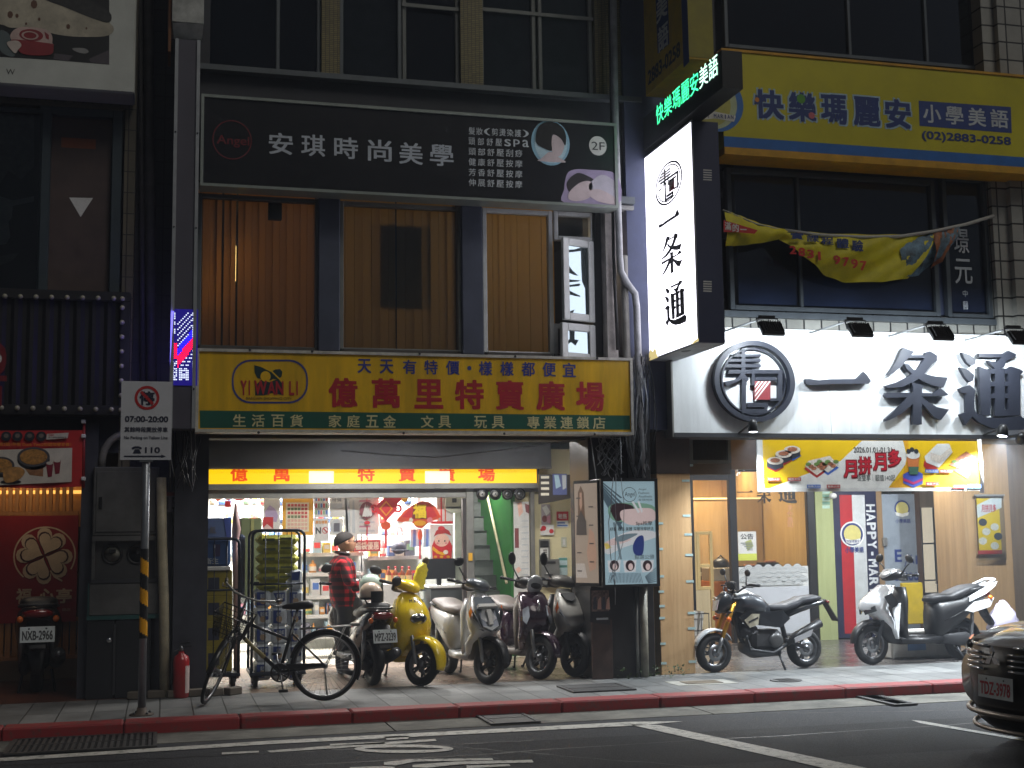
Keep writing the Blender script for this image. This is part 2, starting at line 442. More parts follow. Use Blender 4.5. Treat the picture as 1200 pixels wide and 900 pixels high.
def area_light(name,parent,loc,target,size,energy,color=(1,1,1),sy=None):
    l=bpy.data.lights.new(name,'AREA');l.energy=energy;l.color=color;l.size=size
    if sy:l.shape='RECTANGLE';l.size_y=sy
    o=bpy.data.objects.new(name,l);COL.objects.link(o);loc=Vector(loc)
    o.rotation_euler=(Vector(target)-loc).to_track_quat('-Z','Y').to_euler()
    if parent is not None:
        o.parent=parent;o.location=loc-parent.location
    else:o.location=loc
    return o
def spot_light(name,parent,loc,target,energy,ang,color=(1,1,1),blend=.5,rad=.05):
    l=bpy.data.lights.new(name,'SPOT');l.energy=energy;l.color=color;l.spot_size=R(ang);l.spot_blend=blend;l.shadow_soft_size=rad
    o=bpy.data.objects.new(name,l);COL.objects.link(o);loc=Vector(loc)
    o.rotation_euler=(Vector(target)-loc).to_track_quat('-Z','Y').to_euler();o.parent=parent;o.location=loc-(parent.location if parent else Vector())
    return o
# ================================================================ materials used all over
K=dict(
 black=mat('black_plastic',(22,22,24),.4),rubber=mat('tyre_rubber',(24,24,25),.75,var=.2),dark=mat('dark_grey_metal',(52,54,58),.5),
 steel=mat('brushed_steel',(150,152,155),.35,.9),chrome=mat('chrome',(210,212,215),.12,1,var=.05),alu=mat('aluminium_frame',(150,150,146),.4,.6),
 white=mat('white_paint',(222,222,218),.5),offw=mat('off_white',(200,198,186),.6),conc=mat('concrete',(128,126,120),.85,var=.3,bump=.3),
 dconc=mat('dirty_concrete',(72,71,68),.85,var=.4,bump=.3),wframe=mat('white_window_frame',(205,208,208),.45),gframe=mat('grey_window_frame',(98,104,108),.45,.3),
 navy=mat('navy_print',(40,50,110),.55),red=mat('red_print',(190,30,34),.55),yellow=mat('yellow_print',(245,205,20),.5),green=mat('green_print',(14,92,74),.55),
 ink=mat('black_ink',(26,26,28),.6),wprint=mat('white_print',(226,226,222),.55),blind=mat('dim_room',(40,40,42),.9),
 glass=glass('window_glass',(242,245,246)),dglass=glass('tinted_glass',(222,228,232),refl=1.5),lens=mat('lamp_lens',(200,205,210),.08,.2,coat=1),orange=mat('orange_lens',(230,110,20),.2,coat=.6),redlens=mat('red_lens',(130,10,12),.15,coat=.8))

# ================================================================ setting: ground, road, gutter, kerb, sidewalk
RZ=-.10
def struct(name,fn):
    b=MB();fn(b);o=b.build(name);o['kind']='structure';return o
struct('ground',lambda b:b.box(-150,160,-60,160,-.6,-.15,mat('earth',(60,58,55),.9)))
ROAD=asphalt('asphalt',(60,61,64))
struct('road',lambda b:b.box(-150,160,-60,11.5,-.149,RZ,ROAD))
def gut(b):
    m=mat('gutter_concrete',(122,120,112),.85,var=.4,scale=3,bump=.5)
    x=-40
    while x<60:b.box(x,x+2.985,11.5,12.1,-.149,RZ+.004,m);x += 3
struct('gutter',gut)
def kerb(b):
    m=worn_paint('red_kerb_paint',(146,42,44),(100,74,70))
    x=-40.3
    while x<60:b.box(x,x+.992,12.1,12.38,-.149,.006,m,.014);x += 1
struct('kerb',kerb)
PAVE=brick('pavers',(136,137,136),(112,114,114),(54,54,52),.3,.62,.007,.55,'xy',.0,.7,.62)
struct('sidewalk',lambda b:b.box(-40,60,12.38,13.95,-.149,0,PAVE))
struct('arcade_floor',lambda b:b.box(.2,5.62,13.95,17.2,-.149,.002,brick('arcade_tile',(150,132,118),(136,120,108),(70,64,60),.3,.3,.005,.25,'xy',0,.3,.3)))
struct('arcade_floor',lambda b:b.box(5.62,60,13.95,17.4,-.149,.002,brick('arcade_tile_grey',(96,92,90),(84,80,80),(50,48,48),.4,.4,.005,.22,'xy',0,.3,.3)))
struct('arcade_floor',lambda b:b.box(-40,.2,13.95,18.2,-.149,.002,brick('arcade_tile_red',(104,62,46),(92,54,42),(52,40,34),.3,.3,.005,.3,'xy',0,.3,.3)))
def seams(b):
    rnd=random.Random(21);m=mat('tar_seam',(22,22,23),.5)
    for x0,y0,x1,y1 in ((-6,9.9,14,10.35),(1.5,11.3,4.2,8.6),(5.4,11.4,9.5,10.4),(-3,10.9,3,10.6)):
        n=40;pts=[(x0+(x1-x0)*i/n,y0+(y1-y0)*i/n+rnd.uniform(-.03,.03)) for i in range(n+1)]
        for (a,c),(d,e) in zip(pts,pts[1:]):w_=rnd.uniform(.006,.016);b.add([(a,c-w_,RZ+.002),(d,e-w_,RZ+.002),(d,e+w_,RZ+.002),(a,c+w_,RZ+.002)],[(0,1,2,3)],m)
struct('road_seam',seams)
struct('road_patch',lambda b:(b.add([(2.6,9.1,RZ+.001),(7.5,9.0,RZ+.001),(7.7,10.5,RZ+.001),(2.4,10.6,RZ+.001)],[(0,1,2,3)],asphalt('asphalt_patch',(44,45,48))),b.add([(-4,8.2,RZ+.001),(.6,8.3,RZ+.001),(.5,10.2,RZ+.001),(-4,10.3,RZ+.001)],[(0,1,2,3)],asphalt('asphalt_patch_pale',(54,54,56)))))
GS=Sheet((0,0,RZ+.004),(1,0,0),(0,1,0))
LINE=worn_paint('road_line_paint',(205,203,195),(90,88,84))
def mark(name,polys):
    def fn(b):
        for p in polys:b.P(GS,p,LINE,1)
    struct(name,fn)
mark('road_line',[[(-60,894),(0,888.5),(320,868),(740,846),(800,845.5),(752,850),(320,872),(0,892.5),(-60,898)]])
mark('road_line',[[(736,849),(770,849.5),(1010,899),(1040,906),(985,906),(960,899)]])
mark('road_line',[[(1068,844),(1080,845),(1200,866),(1200,868.5),(1168,863),(1080,848)]])
q=lambda L:[(400+x/3,780+y/3) for x,y in L]
def ring(cx,cy,rx,ry,t,n=28):
    o=[(cx+rx*math.cos(a*2*math.pi/n),cy+ry*math.sin(a*2*math.pi/n)) for a in range(n+1)]
    i=[(cx+(rx-t)*math.cos(a*2*math.pi/n),cy+(ry-t*.28)*math.sin(a*2*math.pi/n)) for a in range(n+1)]
    return [[o[k],o[k+1],i[k+1],i[k]] for k in range(n)]
pol=[q([(-420,306),(-290,300),(-290,306),(-420,313)]),q([(-260,300),(-40,282),(330,258),(335,265),(0,290),(-250,306)]),q([(-40,276),(150,268),(155,276),(-40,284)]),q([(150,250),(240,247),(235,258),(160,262)])]
pol += [q(p) for p in ring(220,293,175,15,36)]
pol += [q([(150,340),(240,330),(530,326),(535,333),(260,338),(190,352),(150,350)]),q([(250,350),(400,338),(670,332),(676,341),(420,348),(300,360),(250,358)]),q([(30,358),(150,354),(190,357),(180,366),(30,366)]),q([(440,352),(590,347),(595,354),(440,362)])]
mark('road_marking',pol)

def grate(name,label,r,z,n):
    S=Sheet((0,0,z),(1,0,0),(0,1,0))
    (a0,b1),(a1,b0)=S.uv(r[0],r[1]),S.uv(r[2],r[3])
    t=thing(name,label,'drain grate',((a0+a1)/2,(b0+b1)/2,z),group='iron drain grates along the kerb')
    fm=mat('cast_iron')
    def fr(b):
        for x0,x1,y0,y1 in ((a0,a1,b0,b0+.035),(a0,a1,b1-.035,b1),(a0,a0+.035,b0+.035,b1-.035),(a1-.035,a1,b0+.035,b1-.035)):b.box(x0,x1,y0,y1,z+.001,z+.016,fm)
        b.box(a0+.035,a1-.035,b0+.035,b1-.035,z+.001,z+.003,mat('drain_void',(20,20,20),.9))
    part('frame',t,fr)
    def br(b):
        for i in range(n):x=a0+.06+(a1-a0-.12)*i/(n-1);b.box(x-.012,x+.012,b0+.035,b1-.035,z+.003,z+.014,fm)
        b.box(a0+.035,a1-.035,(b0+b1)/2-.008,(b0+b1)/2+.008,z+.014,z+.017,fm)
    part('bar_grid',t,br)
grate('drain_grate','black iron gutter grate below the red kerb near the yellow and black taped post',(16,868,184,876),RZ+.006,22)
grate('drain_grate','long iron gutter grate below the kerb in front of the silver and purple scooters',(556,839,634,847),RZ+.006,15)
grate('drain_grate','bluish iron gutter grate below the kerb beside the parked car',(1002,817,1076,826),RZ+.006,15)
grate('drain_grate','flat iron grate set into the pavement slabs before the dark pillar',(652,805,746,809),.001,26)
def cover(name,label,c,rx,square=False):
    p=GR(*c);t=thing(name,label,'cover',p)
    def fn(b):
        m=mat('cast_iron')
        if square:
            b.box(p.x-.34,p.x+.34,p.y-.2,p.y+.2,0,.004,mat('pale_cover_surround',(165,163,155),.8));b.box(p.x-.2,p.x+.2,p.y-.12,p.y+.12,.004,.009,mat('rusty_plate',(110,98,80),.7,var=.4))
        else:
            b.lathe([(rx,.0),(rx,.008),(rx*.92,.008),(rx*.9,.005),(.01,.005)],p,(0,0,1),m,28)
            for i in range(-2,3):b.box(p.x-.1,p.x+.1,p.y+i*.05-.008,p.y+i*.05+.008,.005,.009,m)
    part('plate',t,fn)
cover('manhole_cover','small round dark manhole cover in the pavement before the black motorcycle',(921,797.5),.17)
cover('utility_cover','rectangular brown utility cover with pale surround near the wooden column foot',(822,800),.2,True)
# ================================================================ middle building (three storeys, arcade below)
YF=13.95
TILE_M=brick('mosaic_tile',(150,138,92),(128,116,78),(50,46,38),.045,.022,.003,.4,'xz',0,.5,.3)
DARKW=mat('dark_wall_paint',(52,54,62),.6,var=.3,scale=2)
STEEL_B=mat('blue_grey_steel',(74,80,98),.45,.2,var=.2,scale=3)
bld=thing('apartment_building','dark three storey shop building with an arcade, beside the white sushi shop','building',(2.8,14,0))
def zx(y):return lambda px,py:PX(px,py,y)
def wl(b):
    X0,X1=.22,5.34
    b.box(X0,X1,13.96,14.3,5.45,6.62,DARKW)                # behind the black sign
    b.box(X0,X1,13.96,14.3,2.64,3.62,mat('stained_lintel',(88,84,78),.8,var=.4,scale=2))
    b.box(X0,X1,13.97,14.2,8.75,12,DARKW)
    b.box(X0,X1,17.9,18.1,2.9,12,DARKW)                    # back wall of the upper rooms
    b.box(X0-.02,X0+.1,14.3,17.9,2.9,12,DARKW);b.box(X1-.1,X1+.02,14.3,17.9,2.9,12,DARKW)
    b.box(X0,X1,13.96,20.9,12,12.2,DARKW)
    b.box(X0+.1,X1-.1,14.3,17.9,5.5,5.7,DARKW)
part('wall',bld,wl)
# third floor columns of small mosaic tiles
def cols(b):
    for a,c in ((377,398),(540,566)):
        x0=PX(a,60,13.93)[0];x1=PX(c,60,13.93)[0];part('mosaic_column',bld,lambda g:g.box(x0,x1,13.93,14.2,6.62,9.6,TILE_M))
    part('wall_edge',bld,lambda g:g.box(.22,PX(246,60,13.93)[0],13.93,14.2,6.62,9.6,DARKW))
    x0=PX(697,60,13.93)[0];b.box(x0,5.34,13.93,14.2,6.62,9.6,TILE_M)
part('mosaic_column',bld,cols)
def c2(b):
    for a,c in ((373,398.5),(541.5,566)):
        x0=PX(a,330,13.9)[0];x1=PX(c,330,13.9)[0];part('steel_pier',bld,lambda g:g.box(x0,x1,13.9,14.3,3.58,5.5,STEEL_B,.01))
    part('dark_pier',bld,lambda g:g.box(PX(697,330,13.9)[0],PX(708,330,13.9)[0],13.96,14.3,3.62,5.46,mat('dark_recess',(40,42,46),.7)))
    b.box(PX(709,330,13.85)[0],PX(721,330,13.85)[0],13.8,14.3,2.8,5.46,mat('pale_render_pier',(186,180,176),.7,var=.35,scale=5))
part('pier',bld,c2)
part('window_ledge',bld,lambda b:(b.box(.22,5.2,13.78,13.97,5.36,5.44,K['gframe']),b.box(.22,5.2,13.82,13.97,5.30,5.345,mat('pale_ledge',(150,150,148),.6)),b.box(.22,5.34,13.84,13.97,6.60,6.66,K['gframe'])))
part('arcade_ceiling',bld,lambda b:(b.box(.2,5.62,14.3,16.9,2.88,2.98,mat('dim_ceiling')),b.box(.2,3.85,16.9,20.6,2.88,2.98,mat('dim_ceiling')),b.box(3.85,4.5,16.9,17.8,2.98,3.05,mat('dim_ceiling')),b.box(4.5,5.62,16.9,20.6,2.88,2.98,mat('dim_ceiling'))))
def head(b):
    m=mat('header_panel',(80,78,74),.6,var=.3,scale=3)
    b.box(.3,4.9,16.62,16.8,2.45,2.88,m)
    for z in (2.50,2.56,2.63):b.box(.3,4.9,16.59,16.62,z,z+.028,m)
    b.box(.3,4.9,16.32,16.485,2.44,2.878,mat('shutter_box',(66,66,68),.5,.3));b.box(.3,4.9,16.30,16.32,2.44,2.47,m)
part('shutter_housing',bld,head)
# left arcade pier and right pillar
part('arcade_pier',bld,lambda b:b.box(PX(203,690,YF)[0],PX(243,690,YF)[0],YF,14.45,0,2.88,mat('dark_pier')))
PIL=mat('black_pillar_stone',(34,32,32),.35,var=.35,scale=4)
part('arcade_pillar',bld,lambda b:b.box(PX(694,760,13.85)[0],PX(767.5,740,13.85)[0],13.85,14.55,0,2.88,PIL,.01))
part('partition_wall',bld,lambda b:b.box(.1,.3,14.45,20.6,0,2.88,mat('grubby_wall')))
part('partition_wall',bld,lambda b:b.box(5.63,5.75,14.55,20.6,0,2.88,mat('grubby_wall')))

def window(parent,r,y,fm,fw=.045,mull=(),pane=None,depth=.09,name='window'):
    """frame + pane; r in pixels on plane y"""
    x0,z1=PX(r[0],r[1],y);x1,z0=PX(r[2],r[3],y)
    def fr(b):
        b.box(x0,x0+fw,y,y+depth,z0,z1,fm,.006);b.box(x1-fw,x1,y,y+depth,z0,z1,fm,.006)
        b.box(x0+fw,x1-fw,y+.002,y+depth,z1-fw,z1,fm,.006);b.box(x0+fw,x1-fw,y+.002,y+depth,z0,z0+fw,fm,.006)
        for mx in mull:X=PX(mx,(r[1]+r[3])/2,y)[0];b.box(X-.02,X+.02,y+.012,y+depth-.01,z0+fw,z1-fw,fm,.005)
    f=part(name,parent,fr)
    part('pane',f,lambda b:b.box(x0+fw-.01,x1-fw+.01,y+.05,y+.056,z0+fw-.01,z1-fw+.01,pane or K['glass']))
    return x0,x1,z0,z1
# third floor
W3=mat('white_window_frame_dull',(120,122,118),.5)
window(bld,(238,-60,376,123),13.98,K['gframe'],mull=(326,),pane=K['dglass'])
window(bld,(398,-60,471,128),13.98,K['gframe'],pane=K['dglass'])
window(bld,(471,-60,539,132),13.99,W3,pane=K['dglass'])
window(bld,(561,-60,629,137),13.98,W3,pane=K['dglass'])
window(bld,(629,-60,696,141),13.98,W3,pane=K['dglass'])
part('window_bar',bld,lambda b:[b.box(PX(x0,y,13.97)[0],PX(x1,y,13.97)[0],13.965,13.985,PX(x0,y,13.97)[1]-.02,PX(x0,y,13.97)[1]+.02,W3) for x0,x1,y in ((471,538,5),(561,695,10))])
tag(part('roller_blind',None,lambda b:b.box(PX(473,60,14.2)[0],PX(536,60,14.2)[0],14.2,14.22,6.7,9,mat('blue_black_blind',(44,46,54),.8))),'very dark blind behind the middle third floor window','blind')
tag(part('roller_blind',None,lambda b:b.box(PX(242,60,14.2)[0],PX(374,60,14.2)[0],14.2,14.22,6.7,9,mat('slate_blind',(52,58,70),.8))),'dark slate blind behind the left third floor window','blind')
tag(part('roller_blind',None,lambda b:b.box(PX(402,60,14.15)[0],PX(468,60,14.15)[0],14.15,14.17,6.7,9,mat('grey_blind',(150,150,146),.8))),'plain grey blind behind the narrow third floor window left of the middle','blind')
tag(part('roller_blind',None,lambda b:b.box(PX(566,60,14.15)[0],PX(692,60,14.15)[0],14.15,14.17,6.7,9,mat('green_grey_blind',(128,144,136),.8))),'dull green blind behind the right hand third floor windows','blind')
# second floor windows
window(bld,(232,226,374,412),13.96,K['gframe'])
window(bld,(398,235,542,415),13.96,W3)
window(bld,(565,243,650,418),13.96,K['wframe'],fw=.05)
window(bld,(649,247,697,283),13.96,K['wframe'],fw=.05)
window(bld,(649,379,698,420),13.96,K['wframe'],fw=.05)
# casement that stands ajar, hinged on its right
def casement(name,r,y,ang,lab=None):
    x0,z1=PX(r[0],r[1],y);x1,z0=PX(r[2],r[3],y);wd=x1-x0;fw=.085
    rot=Matrix.Rotation(ang,3,'Z');hin=Vector((x1,y,0))
    def pt(b,a0,a1,d0,d1,q0,q1,m):b.obox(hin+rot@Vector(((a0+a1)/2-wd,(d0+d1)/2,(q0+q1)/2)),(a1-a0,d1-d0,q1-q0),rot,m,.006)
    def fr(b):
        pt(b,0,fw,0,.05,z0,z1,K['wframe']);pt(b,wd-fw,wd,0,.05,z0,z1,K['wframe'])
        pt(b,fw,wd-fw,.002,.05,z0,z0+fw,K['wframe']);pt(b,fw,wd-fw,.002,.05,z1-fw,z1,K['wframe'])
    f=part(name,bld,fr)
    part('pane',f,lambda b:pt(b,fw-.01,wd-fw+.01,.02,.026,z0+fw-.01,z1-fw+.01,mat('mirror_pane',(150,165,170),.03,.9,var=0)))
casement('casement_window',(652,281,698,378),13.93,R(21));casement('casement_window',(651,380,699,424),13.93,R(20))

# curtains of the second floor: vertical pleats, warm room light behind them
def curtain(r,y,rgb,gaps=(),label='',pitch=.075,fac=.5):
    x0,z1=PX(r[0],r[1],y);x1,z0=PX(r[2],r[3],y);gx=sorted(PX(g,330,y)[0] for g in gaps)
    m=translucent('curtain_%d' % len(MATS),rgb,fac);MATS[m.name]=m
    def fn(b):
        n=int((x1-x0)/pitch)
        for i in range(n):
            a=x0+(x1-x0)*i/n;c=x0+(x1-x0)*(i+1)/n
            if any(a<=g<c for g in gx):c -= .022
            o=.035 if i % 2 else 0
            b.add([(a,y+o+.02,z0),(c-.006,y+o,z0),(c-.006,y+o,z1),(a,y+o+.02,z1)],[(0,1,2,3)],m)
            b.add([(c-.006,y+o,z0),(c,y+.02,z0),(c,y+.02,z1),(c-.006,y+o,z1)],[(0,1,2,3)],m)
    o=part('curtain',None,fn);tag(o,label,'curtain','vertical curtains of the second floor')
curtain((230,222,376,414),14.2,(206,156,104),(258,275),'orange brown curtain with two bright light streaks, behind the left second floor window')
curtain((396,230,545,418),14.2,(196,166,112),(466,),'olive brown curtain behind the middle second floor window',.09)
curtain((563,238,652,422),14.2,(222,184,116),(),'golden vertical curtain behind the right second floor window',.07)
tag(part('hanging_cloth',None,lambda b:(b.box(PX(443,300,14.26)[0],PX(500,300,14.26)[0],14.3,14.305,PX(443,358,14.26)[1],PX(443,264,14.26)[1],translucent('dark_cloth',(96,104,96),.6)))),'dark square cloth hung behind the middle second floor curtain','cloth')
tag(part('black_wall_box',None,lambda b:b.box(PX(315,240,14.05)[0],PX(331,240,14.05)[0],14.1,14.18,PX(315,255,14.05)[1],PX(315,235,14.05)[1],K['dark'],.005)),'small dark box stuck inside the top of the orange curtained window','box')
def lamp(px,y0,y1,label):  # added glowing tubes imitate the bright gaps in the curtain
    x,zt=PX(px,y0,14.5);zb=PX(px,y1,14.5)[1]
    t=thing('glow_streak',label,'lamp',(x,14.5,zb),group='glowing tubes added behind the curtain slits')
    part('tube',t,lambda b:b.tube([(x,14.5,zb),(x,14.5,zt)],.011,mat('warm_tube',(255,205,120),.5,emit=7),8))
    part('holder',t,lambda b:b.box(x-.03,x+.03,14.48,14.52,zb-.03,zb,K['dark']))
lamp(258,330,368,'short glowing tube added for the streak in the left curtain slit of the second floor')
lamp(275.5,288,330,'longer glowing tube added for the streak in the right curtain slit of the second floor')
roomlamp=thing('ceiling_lamp','warm ceiling lamp in the room behind the second floor curtains','lamp',(2.4,15.8,5.2))
part('shade',roomlamp,lambda b:b.lathe([(.02,.25),(.1,.22),(.2,.05),(.21,.04),(.19,.04)],(2.4,15.8,5.15),(0,0,1),K['white'],20))
area_light('room_light',roomlamp,(1.7,15.9,5.1),(1.7,14.2,4.3),1.6,9,(1,.66,.36))
area_light('room_light',roomlamp,(4.2,15.6,5.1),(4.4,14.2,4.4),1.0,7.5,(1,.76,.46))

# ---------------------------------------------------------------- black beauty salon sign
def sign_frame(b,S,r,y,depth,m,fw=2.2):
    (x0,z1),(x1,z0)=PX(r[0],r[1],y),PX(r[2],r[3],y);f=.03
    b.box(x0,x1,y-.012,y+depth,z1-f,z1,m);b.box(x0,x1,y-.012,y+depth,z0,z0+f,m)
    b.box(x0,x0+f,y-.012,y+depth,z0+f,z1-f,m);b.box(x1-f,x1,y-.012,y+depth,z0+f,z1-f,m)
S=front(13.55)
sg=thing('shop_sign','long black hair salon sign with white characters and two round photographs','sign',(2.8,13.7,5.5))
part('board',sg,lambda b:b.box(PX(237,111,13.55)[0],PX(723.5,243,13.55)[0],13.55,13.8,PX(723.5,243,13.55)[1],PX(237,111,13.55)[1],mat('black_sign_face',(13,14,20),.3,var=.1)))
part('frame',sg,lambda b:sign_frame(b,S,(236,110,724.5,244),13.54,.25,mat('sign_edge_metal',(150,158,152),.4,.4)))
MUT=mat('grey_lettering',(196,204,214),.6);BRT=mat('pale_lettering')
def let(b):
    for i,ch in enumerate('安琪時尚美學'):
        x=[315,353,391.5,431,467.5,503.5][i];y=[155,157,160,163,166.5,168.5][i]
        b.T(S,ch,(x,y,x+28,y+27),MUT,2,.016)
    L=['髮妝(剪燙染護)','頭部舒壓spa','頭部舒壓刮痧','健康舒壓按摩','芳香舒壓按摩','伸展舒壓按摩']
    for i,t in enumerate(L):
        y=149+i*12.1
        for j,ch in enumerate(t):
            n=len(t);x=549+j*(63/(n-1) if n>6 else 10.9)
            b.T(S,ch,(x,y+j*.45,x+(7.6 if n>6 else 8.6),y+9+j*.45),BRT,2,.008)
part('lettering',sg,let)
part('round_logo',sg,lambda b:(b.El(S,(272,164),(23,23),mat('dark_red_print'),2,40,.95),b.T(S,'Angel',(254,158,292,174),mat('dark_red_print'),2,.01)))
def ph(b):
    b.curvy=True
    sk=mat('photo_skin',(214,196,200),.6);bl=mat('photo_blue',(150,196,220),.6);hr=mat('photo_hair',(20,18,22),.6);gl=mat('photo_glow',(196,224,238),.6)
    b.El(S,(645,167.5),(22.5,26.5),bl,2);b.El(S,(645.5,168),(19,23.5),gl,3)
    b.P(S,[(634,186),(644,178),(652,183),(663,190),(655,190.5),(632,189),(630,188)],sk,4)
    b.P(S,[(645,152),(655,156),(660,165),(661,172),(657,182),(650,183),(645,172)],sk,5)
    b.P(S,[(627.5,163),(630,150),(638,144),(650,144),(659,150),(663,160),(662,171),(657,163),(648,158),(646,168),(646,177),(637,174),(630,170)],hr,6)
    b.P(S,[(661,222),(664,205),(672,199),(690,199),(722.5,205),(723,241.5),(662,238)],mat('photo_mauve'),2)
    b.P(S,[(664,214),(676,203),(690,207),(697,213),(688,218),(680,222),(668,226)],mat('photo_brown_hair',(46,38,44),.6),3)
    b.P(S,[(668,224),(680,214),(692,213),(694,222),(690,232),(676,236),(666,233)],sk,4)
    b.P(S,[(690,217),(705,205),(722,215),(722,232),(708,232),(695,228)],mat('photo_towel',(206,200,214),.6),4)
    b.P(S,[(688,226),(702,222),(722,233),(722,240),(700,236)],sk,5)
part('photograph',sg,ph)
part('floor_badge',sg,lambda b:(b.El(S,(700.5,171),(10.3,11.3),K['white'],2),b.T(S,'2F',(693,166,708.5,176.5),K['ink'],3,.0)))

# ---------------------------------------------------------------- yellow bargain shop sign
S=front(13.5)
ys=thing('shop_sign','wide yellow and green bargain shop sign with big red characters','sign',(2.8,13.7,2.8))
YEL=mat('faded_yellow_vinyl',(240,192,8),.4,var=.22,scale=5,stretch=(1,1,.12))
part('board',ys,lambda b:b.box(PX(231,409,13.5)[0],PX(742,507,13.5)[0],13.5,13.75,PX(742,507,13.5)[1],PX(231,409,13.5)[1],YEL))
part('frame',ys,lambda b:sign_frame(b,S,(230,408,743,509.5),13.49,.27,mat('white_sign_frame',(206,204,196),.5,var=.25,scale=9)))
part('green_band',ys,lambda b:b.P(S,[(234,481),(738,487),(738.5,503.5),(234.5,501.5)],K['green'],1))
def let(b):
    m=mat('blue_characters')
    for i,ch in enumerate('天天有特價樣樣都便宜'):
        x=[419,445,472,497,522.5,561,586,611,635.5,659][i];y=420.5+(x-419)*.019
        b.T(S,ch,(x,y,x+16,y+17),m,2,.02)
    b.El(S,(550,431.5),(2.4,2.6),m,2,14)
    for i,ch in enumerate('億萬里特賣廣場'):
        x=[385,435.5,485.5,533,580.5,628,674.5][i];y=442.5+(x-385)*.016
        b.T(S,ch,(x,y,x+34,y+35),mat('crimson_characters'),2,.03)
    for s_,xs in (('生活百貨',(273,295,318,340)),('家庭五金',(385,406.5,428.5,449)),('文具',(493,513.5)),('玩具',(555.5,576)),('專業連鎖店',(617.5,637,656.5,675.5,694.5))):
        for ch,x in zip(s_,xs):
            y=485.5+(x-273)*.0065;b.T(S,ch,(x,y,x+15,y+14.5),mat('cream_characters',(222,214,160),.5),2,.016)
part('lettering',ys,let)
part('bolt',ys,lambda b:[b.ball(P3(x,y,13.475),.014,K['dark'],n=8,q=6) for x,y in ((293,409.8),(366,411.5),(492,414.5),(604,417.5),(700,419.8),(303,506.8),(473,507.6),(591,508.2),(697,508.8))])
def lg(b):
    m=mat('blue_characters');c=lambda L:[(220+x/5.4545,400+y/5.4545) for x,y in L]
    # stadium outline
    def st(cx,cy,hx,hy,rad):
        o=[]
        for a0,sx,sy in ((0,1,1),(90,-1,1),(180,-1,-1),(270,1,-1)):
            for k in range(7):a=R(a0+15*k);o.append((cx+sx*(hx-rad)+rad*math.cos(a),cy+sy*(hy-rad)+rad*math.sin(a)))
        return o
    o=c(st(525,257,243,140,120));i=c(st(525,257,232,129,112))
    for k in range(len(o)):b.P(S,[o[k-1],o[k],i[k],i[k-1]],m,2)
    dk=mat('dark_green_print',(16,52,56),.5)
    b.P(S,c([(425,152),(470,165),(530,195),(560,180),(590,178),(605,195),(600,225),(575,245),(545,240),(530,250),(500,250),(445,235),(428,200)]),dk,2)
    b.El(S,c([(497,225)])[0],(6,6.2),YEL,3)
    b.P(S,c([(535,185),(590,238),(582,243),(530,192)]),YEL,3)
    b.P(S,c([(432,345),(430,285),(470,245),(520,262),(580,240),(612,280),(612,345),(540,330),(490,345)]),dk,2)
    rm=mat('crimson_characters')
    for t,r in (('Y',(338,250,376,345)),('I',(384,250,404,345)),('W',(425,250,505,342)),('A',(510,255,560,342)),('N',(562,255,612,342)),('L',(648,255,680,345)),('I',(688,255,710,345))):
        p=c([(r[0],r[1]),(r[2],r[3])]);b.T(S,t,(*p[0],*p[1]),rm,4,.03)
    p=c([(372,355),(665,375)]);b.T(S,'BARGAIN SHOPPING CITY',(*p[0],*p[1]),mat('brown_small_print',(110,78,20),.5),3,.01)
part('round_logo',ys,lg)

# ---------------------------------------------------------------- lit yellow sign over the shop opening
S=front(16.5)
ls=thing('light_box_sign','glowing yellow strip light box sign hanging over the shop opening','sign',(2.6,16.55,2.2))
LY=mat('lit_yellow',(255,206,10),.5,emit=1.15)
def bd(b):
    x0,z1=PX(232,551,16.5);x1,z0=PX(629,567,16.5)
    b.box(x0,x1,16.5,16.6,z0+.01,z1+.16,LY);b.box(x0,x1+.02,16.47,16.62,z0-.055,z0+.01,K['alu'])
    b.box(x1,x1+.03,16.47,16.62,z0+.01,z1+.1,K['dark'])
part('box',ls,bd)
def let(b):
    m=mat('lit_orange_red',(240,74,14),.5,emit=.9);w_=mat('lit_white_patch',(255,244,214),.5,emit=1.15)
    for ch,x in zip('億萬特賣廣場',(270,320,419,467,513,560)):
        b.T(S,ch,(x,546.5,x+20,564),m,1,.03)
    for x in (362,498):b.Rc(S,(x,552,x+29,566),w_,3)
part('lettering',ls,let)
# ================================================================ left building: eatery under a photo billboard
YL=14.2
CLOVER=mat('deep_red_vinyl',(150,20,28),.5,var=.1)
lb=thing('eatery_building','narrow tiled building at the left edge with dark upstairs windows over a red eatery','building',(-1,14.3,0))
TILE_L=brick('brown_wall_tile',(120,112,92),(104,98,82),(34,32,28),.095,.23,.006,.4,'xz',.0,.5,.3)
def z5(L):return [(x/4,225+y/4) for x,y in L]
xr=PX(158.5,200,YL)[0];xl=-6
def wl(b):
    b.box(xl,xr,YL,YL+.3,PX(100,124,YL)[1],9.5,TILE_L)                       # above the windows
    b.box(PX(145.5,200,YL)[0],xr,YL,YL+.3,0,PX(100,124,YL)[1],TILE_L)         # tile pier at the corner
    b.box(xl,PX(145.5,200,YL)[0],YL,YL+.3,2.5,PX(60,345,YL)[1],DARKW)
    b.box(xl,xr,YL+.3,YL+.5,2.75,9.5,DARKW)
part('wall',lb,wl)
part('corner_wall',lb,lambda b:b.box(xr,.22,YL+.35,YL+.6,0,12,brick('dark_tile',(60,60,62),(52,52,56),(22,22,22),.24,.25,.006,.5,'xz',0,.4,.4)))
part('cornice',lb,lambda b:b.box(xl,PX(146,118,YL-.03)[0],YL-.04,YL-.002,PX(100,128,YL)[1],PX(100,123,YL)[1],mat('olive_ledge',(96,92,78),.6)))
